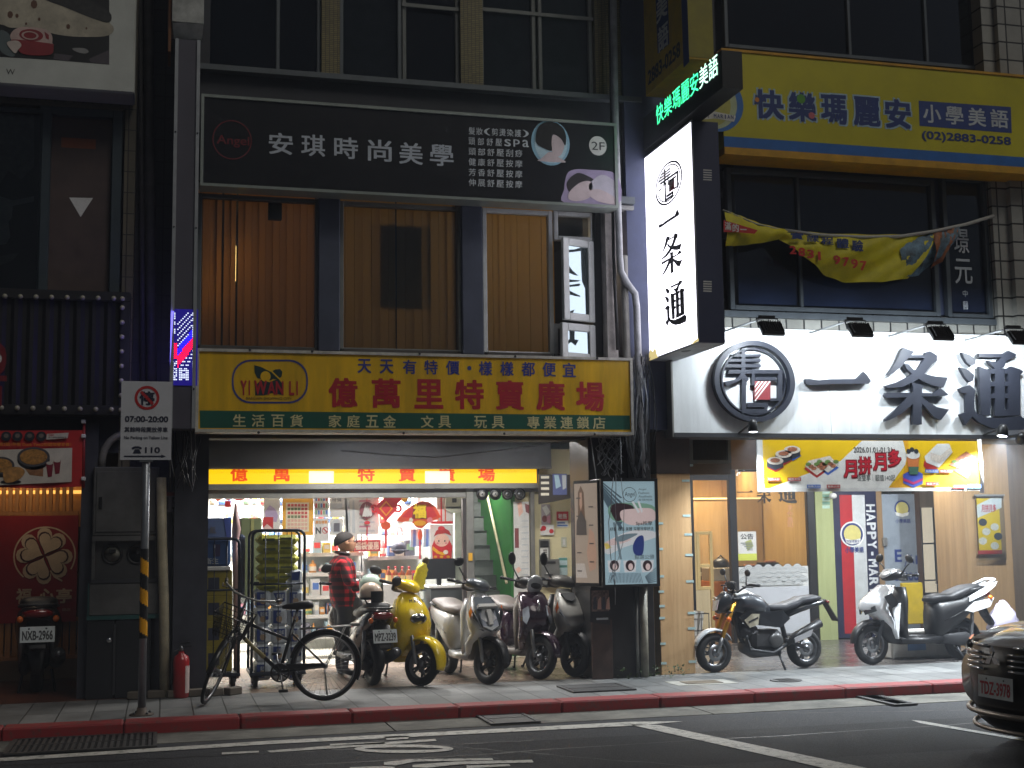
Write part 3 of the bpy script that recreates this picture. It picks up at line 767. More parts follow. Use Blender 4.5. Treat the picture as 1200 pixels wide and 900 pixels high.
part('arcade_wall',lb,lambda b:(b.box(xl,.1,18,18.2,0,2.8,mat('dark_brown_wall',(60,42,34),.7)),b.box(xl,.2,YL+.5,18,2.75,2.9,DARKW),b.box(PX(93,700,YL)[0],PX(112,700,YL)[0],YL-.1,YL+.5,0,2.8,mat('dark_pier'))))
FRM=mat('teal_grey_frame',(66,78,84),.4,.3)
window(lb,(-60,120,47,347),YL+.02,FRM,pane=K['dglass'])
def door(b):b.box(PX(58,200,YL+.06)[0],PX(130,200,YL+.06)[0],YL+.06,YL+.1,PX(58,347,YL)[1],PX(130,137,YL)[1],mat('brown_shutter_panel',(78,62,58),.5,var=.2))
d=part('emergency_panel',lb,door)
Sd=front(YL+.06)
part('panel_marking',d,lambda b:(b.P(Sd,[(81,231.5),(109,232),(94.5,254.5)],K['wprint'],1),b.Rc(Sd,(72,161,112,175),mat('faded_orange_label',(150,76,34),.5),1)))
part('window_frame',lb,lambda b:[b.box(PX(a,240,YL)[0],PX(c,240,YL)[0],YL-.03,YL+.09,PX(50,347,YL)[1],PX(a,127,YL)[1],FRM,.008) for a,c in ((47,58),(130,142))]+[b.box(PX(47,130,YL)[0],PX(142,130,YL)[0],YL-.025,YL+.09,PX(100,137,YL)[1],PX(100,127,YL)[1],FRM)])
Sp=front(YL+.12)
post=thing('window_poster','torn black and white flower print pasted behind the dark window upper left','poster',(-1.6,YL+.12,4.5))
def ps(b):
    g1=mat('poster_grey',(112,110,106),.7,var=.4,scale=14);
    b.Rc(Sp,(-50,122,42,345),mat('poster_black',(44,46,44),.7),0)
    b.P(Sp,[(0,125),(40,128),(40,195),(25,210),(10,200),(0,215),(-20,215),(-20,125)],g1,1)
    b.P(Sp,z5([(0,20),(60,40),(160,20),(158,45),(60,65),(55,120),(40,140),(48,210),(30,245),(-40,250),(-40,20)]),mat('poster_pale',(176,176,170),.7,var=.2),2)
    b.P(Sp,z5([(0,300),(90,285),(60,320),(0,345),(-40,345),(-40,300)]),g1,1)
part('sheet',post,ps)

# photo billboard
Sb=front(13.75)
bb=thing('billboard','dented white billboard with a photo of meat on a plate, upper left corner','billboard',(-1.2,13.9,6.4))
WB=mat('billboard_white',(206,210,204),.55,var=.1,scale=3,bump=.3)
def bd(b):
    x0,x1=PX(-70,60,13.75)[0],PX(158.5,60,13.75)[0];z0=PX(158,110,13.75)[1]
    b.box(x0,x1,13.75,14.15,z0,z0+2.4,WB,.02)
part('board',bb,bd)
def z7(L):return [(x/7.5,y/7.5) for x,y in L]
def ph(b):
    b.P(Sb,z7([(-300,-60),(960,-60),(960,568),(480,528),(0,500),(-300,480)]),mat('photo_black',(24,25,27),.5),1)
    b.curvy=True
    cream=mat('photo_cream',(196,188,168),.5,var=.25,scale=5)
    b.P(Sb,z7([(-300,-60),(360,-60),(560,60),(960,200),(960,310),(700,325),(480,300),(300,245),(100,245),(0,215),(-300,190)]),cream,2)
    b.P(Sb,z7([(400,-10),(740,-10),(960,105),(960,198),(820,165),(560,60)]),mat('photo_grey',(58,58,58),.5,var=.5,scale=20),3)
    b.P(Sb,z7([(780,520),(960,440),(960,567),(800,552)]),mat('photo_mauve_grey'),2)
    b.P(Sb,z7([(480,470),(640,490),(600,540),(470,520)]),mat('photo_mauve_grey'),2)
    b.P(Sb,z7([(640,425),(740,425),(780,455),(740,472),(660,450)]),mat('photo_pale',(150,150,150),.5),2)
    b.P(Sb,z7([(0,270),(80,300),(90,360),(60,380),(130,470),(100,500),(0,440)]),mat('photo_blue_grey',(98,110,112),.5),2)
    b.P(Sb,z7([(95,300),(150,250),(260,240),(400,260),(455,310),(460,375),(440,400),(160,370),(100,350)]),mat('photo_pink_white'),4)
    b.P(Sb,z7([(110,350),(440,385),(470,410),(450,480),(300,490),(190,470),(150,420)]),mat('photo_meat_red'),5)
    b.El(Sb,z7([(275,312)])[0],(14,7),mat('photo_meat_red'),5);b.El(Sb,z7([(265,315)])[0],(10,5),mat('photo_pink_white'),6,ring=.75)
    b.P(Sb,z7([(390,280),(430,310),(430,350),(405,340)]),mat('photo_meat_red'),5)
    b.P(Sb,z7([(60,380),(150,360),(190,400),(160,440),(130,470)]),mat('photo_fat',(214,200,190),.5),6)
    for x,y,r in ((90,130,3.4),(150,140,2),(345,170,1.6),(600,235,2.4),(230,210,1.3),(760,250,1.2),(300,40,4)):b.El(Sb,z7([(x,y)])[0],(r,r*1.3),mat('photo_herb',(110,76,56),.5),3,7)
part('photograph',bb,ph)
part('lettering',bb,lambda b:b.T(Sb,'W',z7([(55,605)])[0]+z7([(130,658)])[0],K['ink'],1,-.005))

# corrugated dark panel with round bulbs
cp=thing('corrugated_panel','black corrugated sign panel edged with round unlit bulbs','panel',(-1,14,2.9))
YC=13.95
BLK=mat('black_corrugated_steel',(44,44,46),.45,.4)
def cor(b):
    x0,x1=PX(-60,415,YC)[0],PX(152,415,YC)[0];z1,z0=PX(151,345,YC)[1],PX(151,484,YC)[1];n=46
    rings=[]
    for i in range(n+1):
        x=x0+(x1-x0)*i/n;o=.035 if (i//2) % 2 else 0
        rings.append((x,YC+o))
    vs=[(x,y,z) for z in (z0,z1) for x,y in rings]
    b.add(vs,[(i,i+1,n+2+i,n+1+i) for i in range(n)],BLK)
    b.box(x0,x1,YC+.04,YC+.2,z0+.01,z1-.01,BLK)
part('corrugated_sheet',cp,cor)
def rim(b):
    x0,x1=PX(-60,415,YC)[0],PX(152,415,YC)[0];z1,z0=PX(151,343,YC)[1],PX(151,487,YC)[1]
    for a in ((x0,x1,z1-.1,z1),(x0,x1,z0,z0+.1),(x1-.1,x1,z0+.1,z1-.1)):b.box(a[0],a[1],YC-.03,YC+.2,a[2],a[3],BLK,.005)
part('rim',cp,rim)
BULB=mat('frosted_bulb',(176,172,150),.25,coat=.5)
pts=[(6+18.2*i,347.6+.35*i) for i in range(8)]+[(143.5,350.5)]+[(143.4-.25*k,361+17.1*k) for k in range(8)]+[(2+18.4*i,478+.3*i) for i in range(8)]
for p in pts:
    x,z=PX(*p,YC-.04)
    part('bulb',cp,lambda b:(b.ball((x,YC-.06,z),.026,BULB,n=12,q=8),b.lathe([(.02,0),(.016,.03)],(x,YC-.05,z),(0,1,0),K['dark'],10)))
part('red_letter',cp,lambda b:(b.T(front(YC-.05),'の',(-40,398,7,444),mat('red_letter_edge'),0,.1,.04),b.T(front(YC-.055),'の',(-40,402,4,440),K['wprint'],10,.03,.01),b.Rc(front(YC-.05),(-40,440,8,447),mat('red_letter_edge'),0,.04),b.Rc(front(YC-.05),(-40,452,2,476),mat('red_letter_edge'),0,.04)))

# red food banner on its pole
YB=14.0
Sf=front(YB)
fb=thing('food_banner','red banner with pictures of hot pots and two drinks hung over the slats','banner',(-1.3,YB,2.4))
z1f=lambda L:[(x/5.4545,430+y/5.4545) for x,y in L]
def cloth(b):
    x0,zt=PX(-50,503,YB);x1,zb=PX(97.5,570,YB);n=24;vs=[]
    for j in range(7):
        for i in range(n+1):
            u=i/n;v=j/6;vs.append((x0+(x1-x0)*u,YB+.002+.012*math.sin(u*17+v*2)*(.3+.7*v)+.02,zt+(zb-zt)*v-.03*math.sin(u*math.pi)*v+.05*(1-u)*(v-.3)))
    b.add(vs,[(j*(n+1)+i,j*(n+1)+i+1,(j+1)*(n+1)+i+1,(j+1)*(n+1)+i) for j in range(6) for i in range(n)],mat('banner_red'),True)
part('cloth',fb,cloth)
def prn(b):
    W=mat('banner_white',(214,206,190),.6);rd=mat('banner_red')
    b.P(Sf,z1f([(-200,535),(462,517),(458,735),(-200,765)]),W,1)
    for x in (-60,40,112,190,264):b.El(Sf,z1f([(x,443)])[0],(6,5.6),mat('banner_dish',(34,40,46),.5),1,18);b.El(Sf,z1f([(x,440)])[0],(3,2.6),mat('banner_dish_food',(120,110,100),.5),2,10)
    b.P(Sf,z1f([(300,428),(440,420),(432,456),(296,464)]),W,1)
    p=z1f([(310,430),(345,442)]);b.T(Sf,'大滿足',(*p[0],*p[1]),rd,2);p=z1f([(310,446),(425,456)]);b.T(Sf,'雙人鍋物優惠套餐',(*p[0],*p[1]),K['ink'],2,0)
    p=z1f([(-120,482),(455,508)]);b.T(Sf,'火鍋、鐵板2鍋1件裝 Duck Two2份鍋物雙享餐！',(*p[0],*p[1]),mat('banner_gold',(220,140,40),.5),2,.012)
    b.curvy=True;bo=mat('banner_bowl',(34,32,34),.4);fo=mat('banner_noodle',(196,140,66),.5,var=.4,scale=40)
    for cx,cy,s_ in ((215,575,1),(0,630,.9)):
        b.El(Sf,z1f([(cx,cy+18)])[0],(19*s_,12*s_),bo,2);b.El(Sf,z1f([(cx,cy)])[0],(19*s_,11.5*s_),mat('banner_bowl_rim',(84,82,84),.4),3);b.El(Sf,z1f([(cx,cy)])[0],(16*s_,9*s_),fo,4)
    b.P(Sf,z1f([(160,650),(280,620),(275,700),(190,690)]),mat('banner_bread',(170,120,80),.5,var=.3,scale=20),2)
    b.P(Sf,z1f([(40,650),(120,640),(160,670),(120,720),(40,740),(20,690)]),mat('banner_fried',(206,150,80),.5,var=.3,scale=20),5);b.El(Sf,z1f([(70,735)])[0],(12,2.4),bo,4)
    for x in (320,368):b.P(Sf,z1f([(x-26,615 if x==320 else 600),(x+22,608 if x==320 else 595),(x+12,700 if x==320 else 680),(x-14,705 if x==320 else 685)]),mat('banner_cup',(130,22,44),.5),3);b.El(Sf,z1f([(x-2,615 if x==320 else 600)])[0],(4,2),W,4,12)
part('print',fb,prn)
part('pole',fb,lambda b:b.tube([(PX(98.5,492,YB)[0],YB+.02,PX(98,492,YB)[1]),(PX(97.5,570,YB)[0],YB+.02,PX(98,572,YB)[1])],.014,mat('red_pole',(150,26,30),.5),8))
for y in (494,511,561):part('clamp',fb,lambda b:b.box(PX(97.8,y,YB)[0]-.022,PX(97.8,y,YB)[0]+.022,YB-.02,YB+.045,PX(98,y,YB)[1]-.02,PX(98,y,YB)[1]+.02,K['white'],.006))

# slatted screen above and below the clover board
SL=wood('slat_timber',(150,96,50),(196,142,84),.5,12)
YS=15.6
def screen(name,lab,ys0,ys1,x1,n0,stp,wd):
    xa,zt=PX(-40,ys0,YS);xb,zb=PX(x1,ys1,YS)
    t=thing(name,lab,'screen',((xa+xb)/2,YS,zb),group='slatted timber screens of the eatery')
    def sl(b):
        i=0
        while True:
            px=n0+stp*i;i += 1
            if px>x1-3:break
            X=PX(px,600,YS)[0];b.box(X-wd,X+wd,YS,YS+.05,zb+.04,zt-.04,SL,.004)
    part('slat_row',t,sl)
    part('rail',t,lambda b:(b.box(xa,xb,YS-.01,YS+.06,zb,zb+.04,SL),b.box(xa,xb,YS-.01,YS+.06,zt-.04,zt,SL)))
screen('slatted_screen','glowing vertical timber slats between the food banner and the clover board',566,603,92,-36,7.9,.022)
screen('slatted_screen','low timber slat rail under the red clover board',727,771,103,-37,8.4,.03)
strip=thing('lamp_strip','warm hidden lamp strip behind the eatery slats','lamp',(-1.4,15.95,2.0))
part('tube',strip,lambda b:b.tube([(-2.6,15.9,2.15),(-.9,15.9,2.15)],.02,mat('amber_tube',(255,190,90),.5,emit=1.4),8))
part('backing',strip,lambda b:b.box(-2.6,-.86,15.95,16.0,1.75,2.4,mat('warm_backing',(190,140,80),.6)))
area_light('strip_light',strip,(-1.7,15.75,2.4),(-1.7,15.9,1.7),1.5,1.3,(1,.70,.36),.06)
cb=thing('clover_board','deep red board with a cream four leaf clover and two characters','sign',(-1.3,YS,1.0))
Sc=front(YS-.02)
part('board',cb,lambda b:b.box(PX(-60,606,YS)[0],PX(92,606,YS)[0],YS-.02,YS+.05,PX(92,728,YS)[1],PX(92,604,YS)[1],CLOVER))
zc=lambda L:[(x/5.4545,580+y/5.4545) for x,y in L]
CRM=mat('cream_print',(222,200,170),.55)
def heart(cx,cy,ang,s_):
    o=[]
    for k in range(24):
        t=2*math.pi*k/24;x=16*math.sin(t)**3;y=13*math.cos(t)-5*math.cos(2*t)-2*math.cos(3*t)-math.cos(4*t)
        y += 17;x *= s_;y *= s_;a=R(ang);o.append((cx+x*math.cos(a)+y*math.sin(a),cy+x*math.sin(a)-y*math.cos(a)))
    return o
def clo(b):
    b.El(Sc,zc([(286,387)])[0],(36.5,34),CRM,1,44,.95,0,-30,228)
    for a in (22,112,202,292):
        b.P(Sc,zc(heart(283,390,a,6.0)),CRM,2)
    for a in (22,112,202,292):
        b.P(Sc,zc(heart(283,390,a,5.15)),mat('cream_outline',(70,14,18),.5),3)
    for a in (22,112,202,292):
        dx,dy=8*math.sin(R(a)),-8*math.cos(R(a));b.P(Sc,zc(heart(283+dx,390+dy,a,4.55)),CRM,4)
    b.P(Sc,zc([(330,480),(350,515),(400,545),(396,555),(345,528),(318,485)]),CRM,2)
part('clover_mark',cb,clo)
def let(b):
    for ch,r in (('福',(104,598,200,695)),('心',(250,600,345,690)),('亭',(360,598,458,690))):
        p=zc([(r[0],r[1]),(r[2],r[3])]);b.T(Sc,ch,(*p[0],*p[1]),CRM,2,.03)
    p=zc([(398,724),(450,742)]);b.T(Sc,'鍋店',(*p[0],*p[1]),CRM,2,0)
part('lettering',cb,let)
tag(part('plinth',None,lambda b:(b.box(-5,PX(100,780,16.3)[0],16.2,16.4,0,.32,mat('pale_step',(176,156,124),.5)))),'pale step below the low slat rail behind the left scooter','step')
al=thing('arcade_lamp','small warm ceiling lamp under the left arcade','lamp',(-1.6,16,2.7))
part('shade',al,lambda b:b.lathe([(.1,0),(.1,.04),(.02,.05)],(-1.6,15.2,2.68),(0,0,1),K['white'],16))
area_light('arcade_light',al,(-1.6,15.2,2.66),(-1.6,15.6,0),.3,4,(1,.78,.54))

# ---------------------------------------------------------------- grey meter box, dark cabinet, conduits, plate
YM=14.0
mb=thing('meter_box','large grey steel meter box with a round glass window, on a dark cabinet','meter box',(-.4,YM,1))
GRY=mat('meter_grey',(98,98,96),.5,.2,var=.3,scale=4)
x0,zt=PX(110,547,YM);x1,zb=PX(184,722,YM);zm=PX(140,628,YM)[1];zl=PX(140,683,YM)[1]
part('upper_door',mb,lambda b:(b.box(x0,x1,YM,YM+.35,zm,zt,GRY,.01),b.box(x0+.03,x1-.03,YM-.012,YM,zm+.04,zt-.05,GRY,.004)))
part('latch',mb,lambda b:b.box(x0+.06,x0+.09,YM-.03,YM-.012,zm+.28,zm+.4,K['black'],.004))
part('meter_panel',mb,lambda b:(b.box(x0+.02,x1-.02,YM+.05,YM+.35,zl,zm,mat('meter_grey_dark',(66,66,66),.5,var=.2)),b.box(x0,x0+.03,YM-.01,YM+.35,zl,zm,GRY),b.box(x1-.03,x1,YM-.01,YM+.35,zl,zm,GRY),b.box(x0,x1,YM-.03,YM+.05,zm-.05,zm,GRY),b.box(x0,x1,YM-.03,YM+.05,zl,zl+.04,K['dark'])))
for px in (131.5,160.5):
    x,z=PX(px,649.5,YM+.05)
    g=part('meter_window',mb,lambda b:(b.torus((x,YM+.045,z),(0,1,0),.093,.014,K['black'],28,8),b.lathe([(.09,.004),(.001,.006)],(x,YM+.045,z),(0,1,0),K['offw'] if px<150 else K['black'],24)))
    if px<150:part('dial',g,lambda b:b.box(x-.035,x+.035,YM+.035,YM+.043,z+.015,z+.05,K['ink']))
part('lower_door',mb,lambda b:(b.box(x0-.02,x1+.02,YM-.02,YM+.35,zb+.02,zl,GRY,.01),b.box(x0-.035,x1+.035,YM-.03,YM+.36,zb-.02,zb+.02,mat('teal_trim')),b.box(x0-.03,x0-.018,YM-.03,YM,zb+.02,zl,mat('teal_trim')),b.box(x1+.018,x1+.03,YM-.03,YM,zb+.02,zl,mat('teal_trim'))))
cabt=thing('cabinet','black two door utility cabinet below the grey meter box','cabinet',((x0+x1)/2,YM,0))
xa=PX(101,760,YM-.02)[0];xc=PX(134,760,YM-.02)[0];xe=PX(176,760,YM-.02)[0]
for a,c in ((xa,xc-.012),(xc+.012,xe)):part('door',cabt,lambda b:b.box(a,c,YM-.02,YM+.35,0,zb-.03,mat('black_cabinet',(36,38,42),.4,.2),.006))
part('centre_strip',cabt,lambda b:b.box(xc-.011,xc+.011,YM-.035,YM-.021,.04,zb-.06,K['dark']))
part('lock',cabt,lambda b:b.lathe([(.03,0),(.03,.02),(.015,.03)],(PX(128,750,YM)[0],YM-.02,PX(128,750,YM)[1]),(0,-1,0),K['chrome'],14))
tag(part('loose_bricks',None,lambda b:[b.obox((xa+.5+i*.19,13.86+.03*(i % 2),.04+.0*(i % 3)),(.17,.1,.075),Matrix.Rotation(.2*i-.3,3,'Z'),mat('old_brick',(100,92,82),.8),.008) for i in range(6)]),'loose grey bricks lying along the foot of the black cabinet','bricks',kind='stuff')
def pipe(name,lab,pts,r,m,grp='pipes on the facades'):
    t=thing(name,lab,'pipe',pts[0],group=grp);part('tube',t,lambda b:b.tube(pts,r,m,12))
    return t
PVC=mat('grey_pvc',(132,130,124),.45,var=.25);BEI=mat('beige_pvc',(176,166,140),.45,var=.25)
c_=[P3(119,548,14.1),P3(120,536,14.1),P3(123,526,14.1),P3(129,517,14.1),P3(137,511,14.1),P3(148,508,14.15),P3(160,507,14.3)]
pipe('conduit','bent grey conduit rising from the top of the meter box',c_,.038,PVC)
pipe('drain_pipe','tall grey drain pipe in the dark gap left of the lit barber sign',[P3(174,-30,14.45),P3(175,130,14.45),P3(177,330,14.45),P3(178,500,14.45)],.055,mat('dark_pvc'))
pipe('drain_pipe','thin dark drain pipe beside the tile corner, left of the tall grey pipe',[P3(164,-30,14.5),P3(166,200,14.5),P3(168,480,14.5)],.03,mat('dark_pvc'))
pipe('drain_pipe','beige drain pipe rising from the pavement behind the taped sign post',[P3(193,817,13.9),P3(192,700,13.9),P3(190,640,13.9),P3(189,560,13.95)],.05,BEI)
Sh=front(14.05)
hp=thing('house_number_plate','small faded metal house number plate reading 136','number plate',P3(206,588,14.06))
part('plate',hp,lambda b:(b.Rc(Sh,(193.5,577,220,600),mat('plate_blue_grey',(92,88,100),.4),1,.006),b.Rc(Sh,(193.5,577,220,581),mat('plate_red_strip',(110,40,44),.4),5)))
part('digits',hp,lambda b:b.T(Sh,'136',(195,582.5,218,597),K['ink'],6,.02))
part('corner_panel',lb,lambda b:b.box(PX(184,560,14.1)[0],PX(203,560,14.1)[0],14.1,14.5,0,2.75,mat('dark_pier')))

# ---------------------------------------------------------------- barber sign box on the party wall
YBB=13.45
bs=thing('barber_sign','tall grey sign case with a lit red white and blue barber pole display','barber sign',P3(216,560,YBB))
EDG=mat('pale_case_edge')
def case(b):
    xa,z1=PX(205.5,45,YBB);xb=PX(235,45,YBB)[0];z0=PX(216,502,YBB)[1]
    b.box(xa+.03,xb-.03,YBB+.01,YBB+.4,z0,z1,mat('grey_case_face',(84,82,94),.5,var=.12,scale=2))
part('case',bs,case)
for a,c in ((205.5,None),(None,235)):
    def ed(b):
        xa,z1=PX(205.5,45,YBB);xb=PX(235,45,YBB)[0];z0=PX(216,502,YBB)[1]
        (b.box(xa,xa+.034,YBB-.012,YBB+.4,z0,z1,EDG) if a else b.box(xb-.034,xb,YBB-.012,YBB+.4,z0,z1,EDG))
        for z in (z0+.4,z1-1,z1-2):b.ball((xa+.017 if a else xb-.017,YBB-.014,z),.01,K['dark'],n=8,q=6)
    part('edge_strip',bs,ed)
def led(b):
    S=front(YBB);b.Rc(S,(203,362,231,452),mat('led_deep_blue',(40,30,150),.3,emit=.55),1)
    wh=mat('led_white',(225,235,255),.5,emit=1.6);rd=mat('led_red',(255,16,40),.5,emit=3.0);bl=mat('led_blue',(40,30,255),.5,emit=3.2);rnd=random.Random(3)
    for j in range(38):
        for i in range(14):
            y=366.5+j*2.1;x=202+i*1.95;c=0
            edge=i in (0,1,12,13)
            m=None
            if edge and (j<14 or j>27):m=wh if rnd.random()<.75 else None
            elif 2<i<13 and j<32:
                d=(j-(26-i*1.15))
                if-17<d<-3.5:m=wh if (i+j) % 3==0 else None
                elif-4.5<=d<.8:m=bl
                elif .8<=d<7.5:m=rd
                elif 7.5<=d<15:m=wh if j % 2 and (i+j//2) % 3 else None
            elif 3<i<10 and j>=30:m=wh if not (5<i<8 and j % 4==1) else None
            elif i<=2 and j>16:m=rd if j<26 else (wh if rnd.random()<.6 else None)
            if m:b.Rc(S,(x,y,x+1.5,y+1.3),m,3)
part('led_display',bs,led)
area_light('led_glow',bs,(PX(200,405,YBB)[0],YBB-.02,PX(216,405,YBB)[1]),(-1.2,14.6,3.6),.3,3.5,(.2,.16,1),.7)
dk=thing('duct_box','white rusty edged duct box above the barber sign case','duct',P3(222,20,13.5))
part('box',dk,lambda b:(b.box(PX(202,10,13.4)[0],PX(239,10,13.4)[0],13.4,13.9,PX(220,26,13.4)[1],9,mat('dirty_white_metal')),b.add([P3(202,27,13.42),P3(239,26,13.42),P3(236,46,13.6),P3(204,46,13.6)],[(0,1,2,3)],mat('dirty_white_metal')),b.box(PX(201,20,13.44)[0]-.03,PX(201,20,13.44)[0],13.45,13.9,PX(220,60,13.4)[1],9,mat('rust_orange',(120,74,34),.7))))
# coil of loose black cable hanging below the barber sign
def cables(name,lab,x0,x1,y0,y1,yw,n,m,seed,rr=.006):
    rnd=random.Random(seed);t=thing(name,lab,'cables',P3((x0+x1)/2,y1,yw))
    def fn(b):
        for i in range(n):
            pa=[rnd.uniform(x0,x1),y0+rnd.uniform(-6,6)];pb=[rnd.uniform(x0,x1),y1+rnd.uniform(-25,6)];bow=rnd.uniform(-14,14);pts=[]
            for k in range(9):
                u=k/8;pts.append(P3(pa[0]+(pb[0]-pa[0])*u+bow*math.sin(math.pi*u)+rnd.uniform(-1,1),pa[1]+(pb[1]-pa[1])*u,yw+rnd.uniform(-.05,.05)))
            b.tube(pts,rr*rnd.uniform(.6,1.3),m if i % 3 else mat('grey_cable'),5)
    p=part('cable_bundle',t,fn);p['kind']='stuff';return t
cables('cable_tangle','tangle of thin dark cables hanging below the barber sign case',200,232,450,572,13.8,16,K['black'],5)
# ================================================================ right building: white sushi sign, yellow school sign above
YR=14.1
rb=thing('corner_shop_building','building on the right with dark office windows above the bright white sushi sign','building',(9,14.2,0))
TILE_R=brick('white_wall_tile',(176,176,170),(160,160,154),(48,48,48),.235,.235,.012,.35,'xz',0,.6,.3)
DK=mat('dark_office_wall',(44,48,58),.6,var=.2)
XL=5.62
def wl(b):
    b.box(XL,30,YR,YR+.3,2.72,PX(1000,368,YR)[1],TILE_R)               # behind and above the white sign
    b.box(XL,30,YR,YR+.3,PX(1000,185,YR)[1],PX(1000,75,YR)[1],DK)       # behind the yellow sign
    b.box(XL,PX(846,280,YR)[0],YR,YR+.3,2.72,12,DK)
    b.box(XL,30,17.8,18,2.9,12,mat('office_back',(44,46,50),.9));b.box(XL,30,YR+.3,18,6.0,6.2,DK);b.box(XL,30,14.4,18,2.9,3.0,DK)
    b.box(XL,30,YR,20.9,12,12.2,DK);b.box(XL,XL+.1,YR+.3,17.8,3.0,12,DK)
part('wall',rb,wl)
part('party_wall',rb,lambda b:b.box(PX(735,320,13.9)[0],PX(757,320,13.9)[0]+.28,13.87,14.6,2.76,12,mat('slate_blue_wall',(70,78,108),.6,var=.25,scale=2)))
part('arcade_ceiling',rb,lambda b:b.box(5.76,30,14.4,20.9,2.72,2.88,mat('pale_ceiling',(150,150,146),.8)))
def tc(b):
    x0=PX(1151,40,YR-.2)[0]
    b.box(x0,30,YR-.2,YR,6.0,12,TILE_R);b.box(x0+.18,30,YR-.28,YR-.2,6.0,12,TILE_R)
    x0=PX(1163,250,YR-.12)[0]
    b.box(x0,30,YR-.12,YR,3.8,6.3,TILE_R);b.box(x0+.22,30,YR-.2,YR-.12,3.8,6.3,TILE_R)
part('tile_pier',rb,tc)
FR=mat('bronze_grey_frame',(92,100,108),.4,.3)
NAVYP=glass('dark_office_glass',(226,232,240),.05,1.5)
window(rb,(851,196,1103,371),YR-.02,FR,mull=(938,),pane=NAVYP,fw=.06)
window(rb,(1103,205,1165,374),YR-.02,FR,pane=NAVYP,fw=.06)
window(rb,(846,-60,1150,82),YR-.02,FR,mull=(995,1085),pane=NAVYP,fw=.05)
part('window_sill',rb,lambda b:(b.box(PX(846,370,YR)[0],PX(1172,374,YR)[0],YR-.08,YR,PX(1000,372,YR)[1]-.05,PX(1000,370,YR)[1],FR),b.box(PX(846,200,YR)[0],30,YR-.1,YR-.03,PX(1000,198,YR)[1]-.02,PX(1000,193,YR)[1],mat('grey_lintel',(120,124,128),.5))))
tag(part('office_blind',None,lambda b:b.box(PX(850,280,14.5)[0],PX(1160,280,14.17)[0],14.17,14.19,3.9,6.2,mat('navy_blind',(70,80,110),.7,var=.1))),'drawn dark navy blind behind the office windows above the white sign','blind')
Sw=front(YR-.024)
part('window_lettering',rb,lambda b:(b.T(front(YR+.02),'璟',(1117,268,1136,297),MUT,1,.01),b.T(front(YR+.02),'元',(1118,303,1140,333),MUT,1,.01),b.T(front(YR+.02),'中',(1128,340,1134,348),MUT,1,0),b.T(front(YR+.02),'醫',(1128,353,1135,363),MUT,1,0)))

# yellow language school sign
Y2=13.6;S=front(Y2)
hs=thing('shop_sign','yellow and blue language school sign under the top right windows','sign',(9,13.8,6.3))
YG=mat('school_yellow',(206,196,20),.45,var=.12,scale=1.2)
x0=PX(845,66,Y2)[0];zt=PX(1200,91,Y2)[1];zb=PX(1200,204,Y2)[1];zs=PX(1200,196,Y2)[1];zu=PX(1200,184.5,Y2)[1]
part('board',hs,lambda b:b.box(x0,18,Y2,Y2+.4,zs,zt,YG))
part('blue_band',hs,lambda b:b.box(x0,18,Y2-.004,Y2,zs,zu,mat('school_blue',(40,110,190),.45)))
part('edge_trim',hs,lambda b:(b.box(x0,18,Y2-.015,Y2+.4,zt,zt+.03,mat('orange_trim')),b.box(x0,18,Y2-.01,Y2+.4,zb,zs-.002,mat('orange_trim'))))
def let(b):
    o=mat('pale_blue_outline',(176,204,220),.5);m=mat('school_navy')
    for ch,x,wd in (('快',883,36),('樂',923,34),('瑪',961,32),('麗',999,33),('安',1036,32)):
        y=104+(x-883)*.072
        b.T(S,ch,(x-2,y-2,x+wd+2,y+39),o,1,.075);b.T(S,ch,(x,y,x+wd,y+37),m,2,.035)
    b.El(S,(938.5,116),(5,5.4),mat('dot_green',(90,160,50),.5),3);b.El(S,(951,135.5),(3.6,3.8),mat('dot_pink',(210,110,120),.5),3);b.El(S,(887,117),(2.6,2.8),mat('dot_orange',(220,140,40),.5),3)
    b.P(S,[(1076.5,118),(1184.5,125.5),(1185.5,156),(1077.5,147.5)],mat('school_blue_box'),1)
    for i,ch in enumerate('小學美語'):
        x=1081+i*26.3;b.T(S,ch,(x,122+i*1.9,x+22,145+i*1.9),mat('pale_lettering'),2,.02)
    b.T(S,'(02)2883-0258',(1080,153,1185,173),m,2,.025)
part('lettering',hs,let)
def bd(b):
    b.El(S,(840,121),(31,33),mat('badge_blue',(56,120,200),.5),1,44);b.El(S,(836,121),(27.5,30),mat('badge_pale',(196,208,170),.5),2,40);b.El(S,(832,122),(24,26),mat('badge_olive',(190,186,90),.5),3,36)
    o=[(806,136),(815,132),(838,131),(862,136),(860,143),(838,139),(814,141)]
    b.P(S,o,K['wprint'],4)
    for i,ch in enumerate('HAPPY MARIAN'):
        if ch != ' ':x=812+i*4.0;b.T(S,ch,(x,133.6+abs(i-5.5)*.25,x+3.2,138.6+abs(i-5.5)*.25),mat('school_navy'),5,.02)
part('round_badge',hs,bd)

